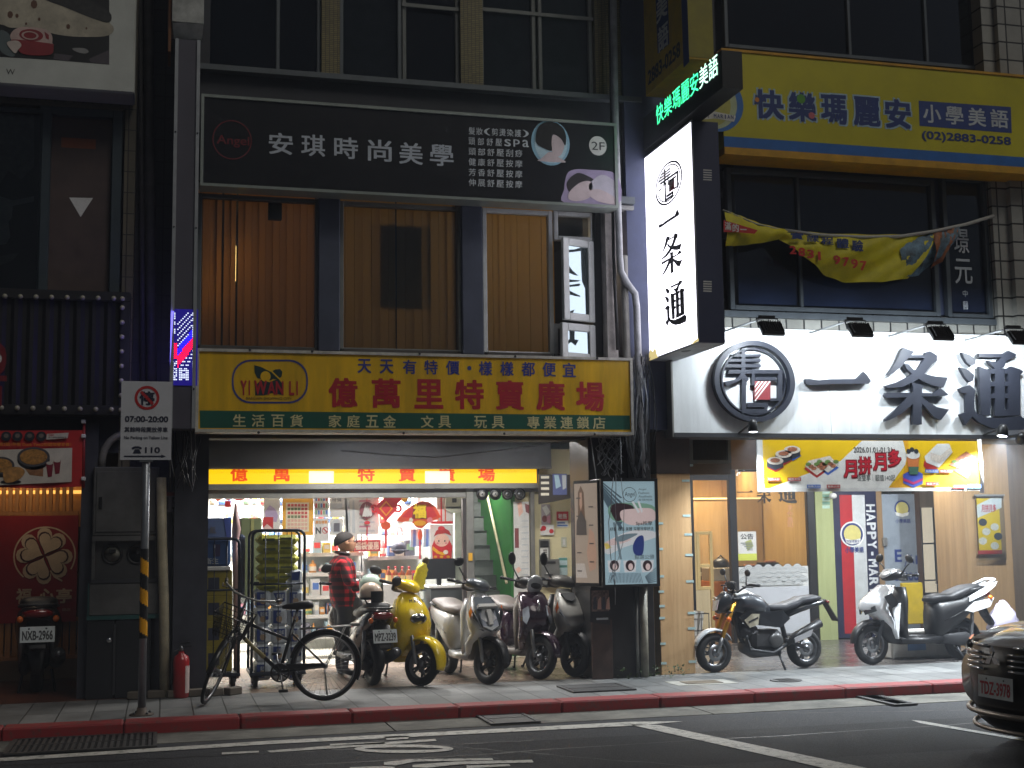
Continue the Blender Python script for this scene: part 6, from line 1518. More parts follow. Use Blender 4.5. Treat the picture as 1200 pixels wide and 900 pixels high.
tag(part('bottle_stand',None,lambda b:b.box(PX(448,690,16.86)[0],PX(488,690,16.86)[0],16.8,17.1,0,PX(468,684,16.9)[1],mat('stand_white',(206,204,200),.5),.006)),'white display stand carrying the row of amber bottles','stand')

# ------------------------------------------------ roll cages with packs
def cage(lab,r,y,rows,dep=.55):
    x0,z1=PX(r[0],r[1],y);x1,_=PX(r[2],r[1],y);z0=.16
    t=thing('roll_cage',lab,'roll cage',((x0+x1)/2,y+dep/2,0),group='steel roll cages at the shop opening')
    m=mat('cage_steel',(52,58,70),.4,.5)
    def side(b,yy):
        rr=.07;o=[(x0,yy,z0)]+[(x0,yy,z1-rr)]+[(x0+rr*(1-math.cos(a)),yy,z1-rr+rr*math.sin(a)) for a in (R(30),R(60),R(90))]+[(x1-rr*(1-math.cos(a)),yy,z1-rr+rr*math.sin(a)) for a in (R(90),R(60),R(30))]+[(x1,yy,z1-rr),(x1,yy,z0)]
        b.tube(o,.016,m,8)
        for i in range(1,4):x=x0+(x1-x0)*i/4;b.tube([(x,yy,z0),(x,yy,z1)],.006,m,6)
        b.tube([(x0,yy,z0+(z1-z0)*.62),(x1,yy,z0+(z1-z0)*.62)],.012,m,6)
    part('front_grid',t,lambda b:side(b,y));part('back_grid',t,lambda b:side(b,y+dep))
    part('base',t,lambda b:b.box(x0-.02,x1+.02,y-.02,y+dep+.02,z0-.03,z0+.01,m,.008))
    for xx in (x0+.05,x1-.05):
        for yy in (y+.06,y+dep-.06):
            c=part('castor',t,lambda b:(b.lathe([(.06,-.02),(.065,-.012),(.065,.012),(.06,.02)],(xx,yy,.066),(1,0,0),K['rubber'],18),b.box(xx-.03,xx+.03,yy-.02,yy+.02,.07,z0-.03,m)))
    return t,x0,x1,z0,z1
YCG=14.35
cage('right steel roll cage loaded with yellow sacks and blue tissue packs',(296,622,357,800),YCG,0)
cage('left steel roll cage of dark yellow cartons, partly behind the arcade pier',(222,632,281,800),YCG+.05,0)
def pack(nm,lab,cat,grp,r,y,dep,m,deco=None,soft=.02):
    x0,z1=PX(r[0],r[1],y);x1,z0=PX(r[2],r[3],y)
    t=thing(nm,lab,cat,((x0+x1)/2,y,z0),group=grp)
    part('wrap',t,lambda b:b.box(x0,x1,y,y+dep,z0,z1,m,soft))
    if deco:part('print',t,lambda b:deco(b,front(y-.001),r))
    return t
YP3=YCG+.05
for i in range(6):
    y0=627+i*11.2;lab=['topmost','second','third','fourth','fifth','lowest'][i]
    pack('yellow_sack',lab+' flat yellow green sack in the right roll cage, counted from the top','sack','flat sacks in the right roll cage',(302+(i % 2),y0,351-(i % 2)*1.5-(12 if i>3 else 0),y0+11),YP3,.42,mat('sack_yellow',(182,182,60),.5,var=.3,scale=12),lambda b,S,r:(b.Rc(S,(r[0]+6,r[1]+4,r[0]+20,r[1]+7),mat('sack_print'),1),b.Rc(S,(r[0]+26,r[1]+3,r[0]+40,r[1]+5),mat('sack_print'),1)),.045)
TW,TB=mat('tissue_white',(206,214,222),.4),mat('tissue_blue',(36,62,130),.4)
for j in range(5):
    for i in range(3):
        x=299+i*19.2;y0=692+j*21.2
        if j==0 and i==0:pass
        def dc(b,S,r):b.P(S,[(r[0]+2,r[1]+3),(r[2]-3,r[1]+2),(r[2]-3,r[3]-8),(r[0]+8,r[3]-5)] if (i+j) % 2 else [(r[0]+2,r[1]+2),(r[0]+11,r[1]+2),(r[0]+11,r[3]-3),(r[0]+2,r[3]-3)],TB,1);b.El(S,(r[0]+9,(r[1]+r[3])/2+2),(3.5,4),mat('tissue_beige',(176,150,120),.5),2,14);b.T(S,'衛生紙',(r[0]+6,r[1]+4,r[2]-4,r[1]+9),TW,3,.02)
        pack('tissue_pack','blue white tissue pack, %s row from top, %s column of right roll cage' % (['first','second','third','fourth','fifth'][j],['left','middle','right'][i]),'tissue pack','tissue packs in the right roll cage',(x,y0,x+18.6,y0+20.4),YP3,.42,TW,dc,.03)
pack('detergent_pack','white and blue pack lying beside the lowest sacks in the right roll cage','pack','tissue packs in the right roll cage',(340,668,354,691),YP3,.42,TW,lambda b,S,r:b.P(S,[(342,671),(352,669),(350,680),(341,680)],TB,1))
CY2=mat('carton_olive',(150,136,34),.6,var=.2)
for j in range(4):
    y0=669+j*29.5
    pack('carton','dark yellow carton, %s from the top in the left roll cage' % ['first','second','third','fourth'][j],'carton','yellow cartons in the left roll cage',(232,y0,272,y0+29),YP3,.42,CY2,lambda b,S,r:(b.Rc(S,(r[0]+12,r[1]+8,r[0]+25,r[1]+22),mat('carton_navy'),1),b.El(S,(r[0]+6,r[1]+17),(3.4,4),mat('carton_navy'),1,16)),.008)
pack('white_tray','bright white flat lid lying on top of the yellow cartons','lid',None,(222,664.5,270,668.5),YP3-.03,.4,K['white'],None,.008)
pack('blue_crate','blue tissue carton standing upright in the left roll cage','carton',None,(234,632,270,663),YP3+.02,.36,mat('carton_blue',(50,86,140),.5),lambda b,S,r:(b.Rc(S,(250,638,258,652),mat('carton_purple',(60,50,90),.5),1),b.T(S,'衛生',(240,654,256,661),PAL[1],1,.02)))
pack('blue_carton','tall grey blue carton behind the left roll cage','carton',None,(243,607,271,634),15.2,.4,mat('carton_slate',(76,96,140),.6),lambda b,S,r:(b.P(S,[(262,607),(271,607),(271,632),(266,632)],mat('carton_blue_dark',(56,76,150),.6),1),b.T(S,'紙',(246,617,253,625),PAL[7],1,.02)),.01)
pack('green_carton','olive green carton standing behind the right roll cage','carton',None,(282,607,306,700),15.25,.4,mat('carton_sage',(124,134,96),.6),lambda b,S,r:b.Rc(S,(294,607,297,700),mat('carton_tape',(170,170,110),.5),1),.01)
pack('blue_pack','narrow blue wrapped pack between the two roll cages','pack',None,(279,626,287,700),14.9,.3,mat('pack_slate',(70,84,110),.4),None,.03)
tag(part('plastic_bag',None,lambda b:(b.tube([P3(276,590,14.7),P3(277,620,14.7),P3(275,640,14.7),P3(277,700,14.7),P3(277,795,14.7)],[.012,.05,.03,.034,.03],mat('pink_plastic',(206,170,170),.4),8))),'long pinkish plastic sleeve hanging between the roll cages','plastic sleeve')

# ------------------------------------------------ stairs and green wall
st=thing('staircase','grey concrete staircase climbing beside a bright green wall','staircase',(4.1,17,0))
xs0,xs1=PX(556,650,16.72)[0],PX(600.5,650,16.72)[0]
part('flight',st,lambda b:[b.box(xs0,xs1,16.9+i*.175,21.8,.004+i*.205,.004+(i+1)*.205,mat('stair_concrete',(118,122,118),.7,var=.2)) for i in range(14)])
part('nosing',st,lambda b:[b.box(xs0+.002,xs1-.002,16.885+i*.175,16.925+i*.175,.004+(i+1)*.205,.012+(i+1)*.205,mat('stair_nosing',(84,88,86),.6)) for i in range(14)])
part('green_wall',st,lambda b:b.box(xs1,xs1+.06,16.78,21.8,0,5,mat('green_wall_paint',(44,124,48),.6,var=.15)))
part('left_wall',st,lambda b:b.box(xs0-.06,xs0,16.78,21.8,0,5,mat('dim_stair_wall',(110,112,108),.7)))
part('handrail',st,lambda b:b.tube([(xs1-.05,16.85,.95),(xs1-.05,18.5,2.88)],.02,mat('cream_rail',(226,214,176),.4),8))
# records over the stairs
for i,x in enumerate((565,580.3,594.6,609)):
    p=Vector(P3(x,579,16.55));t=thing('vinyl_record',['black record with plain white label, leftmost over the stair door','black record with white label, second from left over the stair door','black record with patterned silver label, third over the stair door','black record with swirled silver label, rightmost over the stair door'][i],'record',p,group='records hung over the stair door')
    part('disc',t,lambda b:b.lathe([(.078,0),(.08,.004),(.08,.01),(.045,.012)],p,(0,-1,0),mat('record_black',(20,20,20),.25),32));part('label',t,lambda b:(b.lathe([(.04 if i<2 else .06,.0125),(.001,.0128)],p,(0,-1,0),K['white'] if i<2 else K['steel'],24),b.lathe([(.012,.0135),(.001,.0138)],p,(0,-1,0),K['ink'],12),*( [b.torus(p+Vector((0,-.0135,0)),(0,1,0),.038,.004,K['ink'],20,6)] if i>1 else [])))
# right part: white poster, beige wall with intercom, letter box, notices
bw=thing('beige_wall','cream wall between the stairs and the black pillar','wall',(5.0,16.75,0))
part('plaster',bw,lambda b:(b.box(PX(622,640,16.7)[0],5.63,16.7,16.9,0,2.72,mat('cream_plaster')),b.box(xs1+.06,PX(622,640,16.7)[0],16.8,16.9,0,2.72,mat('cream_plaster'))))
part('door_jamb',bw,lambda b:(b.box(PX(622,640,16.66)[0],PX(626,640,16.66)[0],16.62,16.7,.9,2.3,K['alu']),b.box(PX(621.5,700,16.66)[0],PX(627,700,16.66)[0],16.61,16.7,0,.9,mat('rust_red_pipe',(120,66,52),.6))))
paper('price_poster','tall white price list poster beside the green stair wall',(601.5,588,621.5,712),lambda b,S:(b.Rc(S,(603,619,608,642),mat('poster_maroon'),3),[b.Rc(S,(611,610+i*7,619,611+i*7),PAL[1],3) for i in range(11)],b.P(S,[(606,590),(611,588),(613,600),(608,606)],mat('print_skin'),3),b.P(S,[(615,590),(620,592),(620,602),(616,600)],mat('poster_maroon'),3),b.P(S,[(602,675),(610,668),(618,680),(616,710),(602,710)],PAL[0],3),b.P(S,[(604,667),(608,664),(611,668),(607,672)],mat('print_skin'),4)),'poster',16.68)
ic=thing('intercom','grey intercom panel with black window on the cream wall','intercom',P3(637,655,16.68))
part('panel',ic,lambda b:b.Rc(front(16.7),(631.5,632,644,655),K['alu'],0,.03));part('screen',ic,lambda b:b.Rc(front(16.665),(633,634,643,641),K['ink'],1));part('keypad',ic,lambda b:(b.Rc(front(16.665),(633,642.5,642.5,653.5),K['white'],1),[b.Rc(front(16.665),(636.5,644+i*2.4,641,645.3+i*2.4),K['ink'],2) for i in range(4)]))
lbx=thing('letter_box','steel letter box under the intercom','letter box',P3(643,683,16.6))
part('body',lbx,lambda b:b.Rc(front(16.7),(631.5,655.5,653,684),mat('letter_box_steel',(132,134,132),.4,.5),0,.12));part('slot',lbx,lambda b:(b.Rc(front(16.575),(634,658,651,660.5),K['ink'],1),b.Rc(front(16.575),(638,673,648,674),K['dark'],1),b.Rc(front(16.575),(640,671,644,672.5),K['white'],2)))
paper('red_notice','white notice with a red block on the cream wall',(652,599.5,666,618),lambda b,S:(b.Rc(S,(652,599.5,666,610),K['red'],3),b.T(S,'租售',(654,602,664,608),K['wprint'],4,.02),b.Rc(S,(653,612,662,613.5),PAL[3],3),b.Rc(S,(653,615,665,616.5),PAL[3],3)),'notice',16.69)
paper('red_dot_sheet','white sheet with red mushroom dots on the cream wall',(633,615,649,627),lambda b,S:[b.El(S,c,(r,r),mat('dot_red',(206,40,48),.5),3,14) for c,r in (((637,619),3),((646,622.5),2.6),((634.5,621),1.6))],'sheet',16.67)
paper('photo_sheet','grey red photo sheet hanging above the red dotted sheet',(634,591,645,616),lambda b,S:(b.P(S,[(635,595),(640,592),(645,600),(640,604)],PAL[0],3),b.El(S,(638,608),(3,4),mat('poster_maroon'),3,14),b.P(S,[(640,606),(645,603),(645,614),(641,612)],PAL[8],3)),'sheet',16.68,mat('photo_sheet_grey',(170,160,164),.5))
paper('switch_plate','small cream switch plate on the cream wall',(657.5,629.5,664,641),lambda b,S:b.Rc(S,(659.5,632,662,638.5),K['white'],3),'switch',16.69,mat('cream_plastic'))
paper('blue_note','pale blue note sheet with green stripes low on the cream wall',(654.5,653.5,665,674),lambda b,S:[b.Rc(S,(655,654+i*8.5,664.5,656.5+i*8.5),mat('note_teal',(90,160,150),.6),3) for i in range(2)],'sheet',16.69,mat('note_blue',(196,222,226),.6))
hs2=thing('hanging_sign','dark hanging price sign with white rows and two blue photos','sign',P3(652,590,16.2));S=front(16.2)
part('panel',hs2,lambda b:b.P(S,[(630.5,556),(673,556.5),(673,583),(648,588),(631,591)],mat('sign_brown_black',(56,50,46),.4),0,.05))
part('print',hs2,lambda b:([b.Rc(S,(632.5,558+i*6.6,642,561+i*6.6),PAL[6],28) for i in range(4)],b.Rc(S,(646,555.5,663,580),mat('sign_blue_photo',(90,100,150),.4),28),b.P(S,[(648,557),(653,557),(656,570),(650,573)],PAL[9],29),b.P(S,[(657,557),(662,557),(662,572),(658,574)],PAL[1],29)))
tag(part('orange_tag',None,lambda b:b.Rc(front(16.58),(549,648,553.5,657),mat('tag_yellow',(236,180,40),.5),1,.006)),'small yellow tag stuck on the aluminium post by the stairs','tag')

# ------------------------------------------------ light box of the salon on the black pillar
YBX=13.45
lbp=thing('light_box','lit blue white salon light box with massage pictures on the black pillar','light box',P3(738,688,YBX))
xa,zt=PX(703,561,YBX);xb,zb=PX(773,687,YBX)
part('case',lbp,lambda b:b.box(xa,xb,YBX+.012,YBX+.42,zb,zt,mat('light_box_case'),.006))
part('rim',lbp,lambda b:[b.box(*q,mat('light_box_case')) for q in ((xa,xa+.03,YBX-.02,YBX+.011,zb,zt),(xb-.03,xb,YBX-.02,YBX+.011,zb,zt),(xa+.03,xb-.03,YBX-.02,YBX+.011,zb,zb+.03),(xa+.03,xb-.03,YBX-.02,YBX+.011,zt-.03,zt))])
def E(n,c,e=.46):return mat('lit_'+n,c,.3,emit=e)
fc=part('lit_face',lbp,lambda b:b.box(xa+.03,xb-.03,YBX+.004,YBX+.0115,zb+.03,zt-.03,E('ice_blue',(176,206,218))))
Sl=front(YBX+.003);zq=lambda L:[(660+x/3.464,540+y/3.464) for x,y in L]
def pr(b):
    b.curvy=True;dkb=E('slate_shadow',(84,104,116));wh=E('milk_white',(226,228,232));hr=E('brown_hair',(60,44,50));sk=E('pale_skin',(230,206,204));ik=mat('sign_ink');nb=E('navy_cloth',(50,66,130));gn=E('leaf_green',(130,170,150));gy=E('steel_grey',(120,140,150))
    for i in range(7):b.P(Sl,zq([(156,90+i*9),(162,88+i*9),(240,150+i*20),(232,152+i*22)]),dkb,1+i*.1)
    b.P(Sl,zq([(185,185),(250,170),(360,180),(375,230),(300,250),(200,240)]),gn,2);b.P(Sl,zq([(190,190),(220,172),(275,180),(285,200),(250,205),(235,240),(210,240)]),hr,3)
    b.P(Sl,zq([(232,205),(280,195),(360,195),(372,240),(290,262),(240,245)]),sk,4);b.P(Sl,zq([(275,165),(285,165),(310,208),(302,212)]),wh,5);b.P(Sl,zq([(300,165),(308,163),(322,205),(316,212)]),wh,5)
    b.P(Sl,zq([(165,340),(230,300),(300,280),(378,290),(378,310),(250,350),(180,380)]),wh,2);b.P(Sl,zq([(165,335),(215,312),(275,318),(240,335),(180,345)]),sk,3);b.P(Sl,zq([(208,320),(240,300),(300,295),(280,310),(235,328)]),gy,4)
    b.P(Sl,zq([(282,345),(300,310),(325,308),(322,378),(290,380)]),nb,4);b.P(Sl,zq([(165,335),(180,335),(195,352),(172,360)]),E('lit_yellow_flower',(230,206,110)),5)
    b.P(Sl,zq([(200,250),(210,250),(238,400),(228,400)]),gy,5)
    b.El(Sl,zq([(268,137)])[0],(8,8.6),ik,6,30,.93);p=zq([(248,126),(290,150)]);b.T(Sl,'Angel',(*p[0],*p[1]),ik,6,.0)
    for i,t_ in enumerate(('Angel','Fashion','Aesthetic','安琪時尚')):p=zq([(304,112+i*14),(304+len(t_)*(6.2 if i<3 else 14),121+i*14)]);b.T(Sl,t_,(*p[0],*p[1]),ik,6,.0)
    p=zq([(293,245),(360,264)]);b.T(Sl,'Spa按摩',(*p[0],*p[1]),ik,7,.01);p=zq([(188,270),(365,283)]);b.T(Sl,'紓壓 撥筋 美體 深層按摩舒活',(*p[0],*p[1]),ik,7,.01);p=zq([(288,382),(368,398)]);b.T(Sl,'點選公頭',(*p[0],*p[1]),ik,7,.0)
    for x in (206,270,340):b.P(Sl,zq([(x-28,405),(x+26,403),(x+22,450),(x-22,453)]),wh,6);b.El(Sl,zq([(x,425)])[0],(5.4,6.4),hr,7,18);b.El(Sl,zq([(x+2,430)])[0],(2.8,4),sk,8,14)
    for i in range(24):x=190+i*5.2;b.P(Sl,zq([(x,455),(x+2,455),(x+2+(i-10)*.8,495),(x+(i-10)*.8,495)]),E('navy_line',(60,76,96)),6)
    for i in range(7):b.P(Sl,zq([(330+i*2,470+i*4),(385,425+i*10),(385,428+i*10),(332+i*2,474+i*4)]),dkb,6)
part('print',fc,pr)
# side face of the light box, turned to the left
xs,ysid=xa,YBX
Ss=Sheet((xa-.004,0,0),(0,-1,0),(0,0,1))
sp_=thing('side_light_box','beige faced light box of a long haired portrait, left of the blue salon light box','light box',(xa-.2,13.7,zb))
# panel turned towards the left, from the pillar corner outwards
pA=Vector((xa-.012,YBX+.03,0));xl0=PX(674,620,13.75)[0];pB=Vector((xl0,13.78,0));dr_=(pA-pB).normalized()
S3=Sheet(pB,dr_,(0,0,1));L3=(pA-pB).length
z3t,z3b=PX(674,566,13.78)[1],PX(674,684,13.78)[1]
def q3(b,a0,v0,a1,v1,m,k=1,ext=0):
    v_=[S3.w(a0*L3,z3b+(z3t-z3b)*v0,k),S3.w(a1*L3,z3b+(z3t-z3b)*v0,k),S3.w(a1*L3,z3b+(z3t-z3b)*v1,k),S3.w(a0*L3,z3b+(z3t-z3b)*v1,k)]
    b.prism([p+S3.n*ext for p in v_],S3.n*(-ext),m) if ext else b.add(v_,[(0,1,2,3)],m)
part('case',sp_,lambda b:q3(b,0,-.02,.98,1.02,mat('light_box_case'),-20,.04))
part('lit_face',sp_,lambda b:q3(b,.03,.01,.95,.99,mat('lit_beige'),1))
def p3(b,L,m,k):b.add([S3.w(a*L3,z3b+(z3t-z3b)*v,k) for a,v in L],[tuple(range(len(L)))],m)
def pr(b):
    hr=mat('lit_light_brown',(150,118,96),.4,emit=.2);sk=mat('lit_peach',(222,180,156),.4,emit=.28);dk_=mat('lit_grey_brown',(110,100,96),.4,emit=.2)
    p3(b,[(.16,.6),(.18,.9),(.3,.97),(.42,.9),(.46,.6)],hr,2);p3(b,[(.24,.78),(.26,.9),(.34,.9),(.36,.78),(.3,.72)],sk,3);p3(b,[(.12,.62),(.3,.72),(.5,.62),(.52,.48),(.1,.48)],dk_,4)
    p3(b,[(.5,.3),(.62,.55),(.8,.5),(.9,.3),(.85,.15),(.6,.12)],sk,2);p3(b,[(.05,.2),(.4,.2),(.5,.06),(.05,.06)],mat('lit_milk',(228,216,206),.4,emit=.3),2)
    for i in range(9):q3(b,.12+(i % 2)*.5,.84-.09*i,.3+(i % 2)*.5,.852-.09*i,dk_,5)
part('print',part('print_base',sp_,lambda b:q3(b,.03,.01,.95,.012,mat('lit_beige'),1.5)),pr)
# things on and by the pillar below the light box
Y6=13.80
pp=thing('photo_notice','small photo notice on the brown panel below the beige light box','notice',P3(702,730,Y6));S=front(Y6)
part('sheet',pp,lambda b:b.P(S,[(691,689),(713.5,689),(714.5,732),(691,729)],mat('notice_black',(38,36,38),.5),0,.02))
part('print',pp,lambda b:(b.Rc(S,(692,692,713,716),mat('notice_photo',(150,126,118),.5,var=.6,scale=22),12),[b.P(S,[(694+i*5,714),(695+i*5,700+i % 2*3),(698+i*5,699),(699+i*5,714)],mat('print_skin') if i % 2 else PAL[7],13) for i in range(4)],b.Rc(S,(698,724,712,726),PAL[1],12)))
tag(part('brown_board',None,lambda b:b.box(PX(694.5,760,Y6)[0],PX(718,760,Y6)[0],Y6,Y6+.045,.0,PX(705,726,Y6)[1],mat('brown_board',(74,54,46),.5,var=.4),.004)),'brown weathered board leaning at the foot of the black pillar','board')
tag(part('white_board',None,lambda b:b.box(PX(675,720,14.4)[0],PX(693,720,14.4)[0],14.56,14.6,.35,1.1,K['white'])),'plain white panel seen between the silver scooter and the black pillar','panel')
pipe('pillar_pipe','thin steel pipe on the black pillar under the salon light box',[P3(745.5,686,13.78),P3(748,793,13.78)],.02,K['alu'])
pipe('pillar_pipe','thick pale pipe on the black pillar under the salon light box',[P3(753.5,686,13.76),P3(756,793,13.76)],.045,mat('dirty_pale_pipe',(150,146,132),.5,var=.3))
pipe('riser_pipe','long pale riser pipe between the yellow sign and the white projecting sign',[P3(718,-40,13.7),P3(721,140,13.7),P3(726,300,13.7),P3(727.5,318,13.7),P3(735,332,13.72),P3(744,344,13.74),P3(746,360,13.74),P3(749,450,13.74),P3(752.5,560,13.74)],.04,mat('pale_riser',(160,162,166),.5,var=.3))
pipe('riser_pipe','short grey riser pipe behind the long pale one',[P3(731,300,13.8),P3(732,345,13.8),P3(734,405,13.8),P3(738,500,13.8),P3(741,560,13.8)],.045,PVC)
pipe('riser_pipe','thin black riser pipe close to the pale render pier',[P3(714,-40,13.75),P3(719,300,13.75),P3(724,410,13.75)],.02,K['black'])
cables('cable_tangle','dense tangle of dark cables right of the yellow bargain sign',741,762,420,560,13.72,26,K['black'],9)
cables('cable_tangle','bunch of white and black wires under the right end of the yellow sign',700,735,512,556,13.8,22,mat('white_cable'),13,.005)
cables('cable_tangle','few thin wires hanging down in front of the blue salon light box',715,728,555,705,13.4,3,mat('grey_cable'),2,.004)
w_=thing('hanging_wire','thin sagging wire strung under the yellow sign','wire',P3(520,530,13.8));part('wire',w_,lambda b:b.tube([P3(400,528,13.8),P3(455,533,13.8),P3(512,536,13.8),P3(600,526,13.8),P3(690,513,13.8)],.006,mat('grey_cable'),5))
w_=thing('hanging_wire','thin pale bracket wire from the sign end to the light box','wire',P3(700,520,13.7));part('wire',w_,lambda b:b.tube([P3(691,512,13.7),P3(727,514,13.7),P3(728,555,13.6)],.008,mat('white_cable'),5));part('stay',w_,lambda b:b.tube([P3(692,513,13.7),P3(699,562,13.6)],.007,mat('white_cable'),5))
# weeds at the pillar foot
wd=thing('weed_clump','small green weeds growing at the foot of the black pillar','weeds',P3(745,795,13.7));wd['kind']='stuff'
def weeds(b):
    r_=random.Random(4)
    for i in range(150):
        x=r_.uniform(4.85,5.65);y=13.84-r_.random()**2*.2;z=r_.uniform(0,.11);a=r_.uniform(0,6.3);l=r_.uniform(.015,.04);d=Vector((math.cos(a),math.sin(a),r_.uniform(.2,1.4))).normalized()*l;s_=d.cross(Vector((0,0,1))).normalized()*l*.4
        p=Vector((x,y,z));b.add([p,p+d*.5+s_,p+d,p+d*.5-s_],[(0,1,2,3)],mat('weed_green',(64,84,40),.6,var=.4,scale=30))
part('leaves',wd,weeds)['kind']='stuff'
# ================================================================ vehicles
ALLOY=mat('alloy_wheel',(120,122,126),.35,.8);DALLOY=mat('dark_alloy',(66,66,68),.45,.5);ENG=mat('engine_grey',(60,60,62),.5,.4);PLW=mat('plate_white',(214,222,222),.4);SEATB=mat('black_seat_vinyl',(34,34,36),.5,var=.15,scale=20);FOAM=mat('grey_plastic',(58,60,62),.55)
def wheel(parent,c,R0,wd,spokes,f=lambda v:v,rimm=ALLOY,name='wheel',disc=True):
    c=Vector(c);tw=wd/2
    b=MB();prof=[(R0-.075,-tw*.8),(R0-.05,-tw),(R0-.018,-tw*.82),(R0-.003,-tw*.4),(R0,0),(R0-.003,tw*.4),(R0-.018,tw*.82),(R0-.05,tw),(R0-.075,tw*.8)]
    b.lathe(prof,c,(0,1,0),K['rubber'],40,caps=False);b.v=[f(v) for v in b.v];o=b.build(name,parent,True)
    b=MB();rr=R0-.072
    b.lathe([(rr,-tw*.8),(rr-.012,-tw*.75),(rr-.022,-tw*.3),(rr-.022,tw*.3),(rr-.012,tw*.75),(rr,tw*.8)],c,(0,1,0),rimm,36,caps=False)
    b.lathe([(.04,-tw*.9),(.045,-tw*.5),(.045,tw*.5),(.04,tw*.9)],c,(0,1,0),rimm,18)
    for i in range(spokes):
        a=2*math.pi*i/spokes
        for da in (-.16,.16):
            d0=Vector((math.cos(a),0,math.sin(a)));d1=Vector((math.cos(a+da),0,math.sin(a+da)))
            b.tube([c+d0*.03,c+d1*(rr-.012)],[.017,.012],rimm,6)
    b.v=[f(v) for v in b.v];b.build('rim',o,True)
    if disc:
        b=MB();b.lathe([(.095,tw*.75),(.095,tw*.75+.004),(.05,tw*.75+.004)],c,(0,1,0),K['steel'],24,caps=False);b.v=[f(v) for v in b.v];b.build('brake_disc',o,True)
    return o
def fender(b,c,R0,hw,a0,a1,m,n=14,rise=.02,taper=True):
    rings=[];c=Vector(c)
    for i in range(n+1):
        u=i/n;a=R(a0+(a1-a0)*u);k=(1-.45*abs(2*u-1)**2.5) if taper else 1;ring=[]
        for j in range(9):
            s_=-1+j/4;r=R0+rise*(1-abs(s_)**3)*k;
            ring.append(c+Vector((r*math.cos(a),s_*hw*k,r*math.sin(a))))
        for j in range(8,-1,-1):
            s_=-1+j/4;r=R0-.012+rise*(1-abs(s_)**3)*k;ring.append(c+Vector((r*math.cos(a),s_*hw*k*.95,r*math.sin(a))))
        rings.append(ring)
    b.ring_loft(rings,m)
def plate(parent,c,txt,tilt=0,w_=.26,h=.14,ink=None,yaw=180,m=PLW):
    """plate faces -x (rear) when yaw is 180"""
    a=R(yaw);n=Vector((math.cos(a)*math.cos(R(tilt)),math.sin(a)*math.cos(R(tilt)),math.sin(R(tilt))));r=Vector((0,0,1)).cross(n).normalized();u=n.cross(r)
    S=Sheet(c,r,u);b=MB();v_=[S.w(x,y,0) for x,y in ((-w_/2,-h/2),(w_/2,-h/2),(w_/2,h/2),(-w_/2,h/2))]
    b.prism([p for p in v_],S.n*-.006,m);o=b.build('licence_plate',parent,True)
    b=MB();b.T2(S,txt,(-w_*.44,-h*.36,w_*.44,h*.24),ink or K['ink'],.6,.025)
    for x in (-.25,.25):b.lathe([(.008,.001),(.001,.004)],S.w(x*w_,h*.36,0),S.n,K['dark'],8)
    b.build('plate_number',o,True);return o
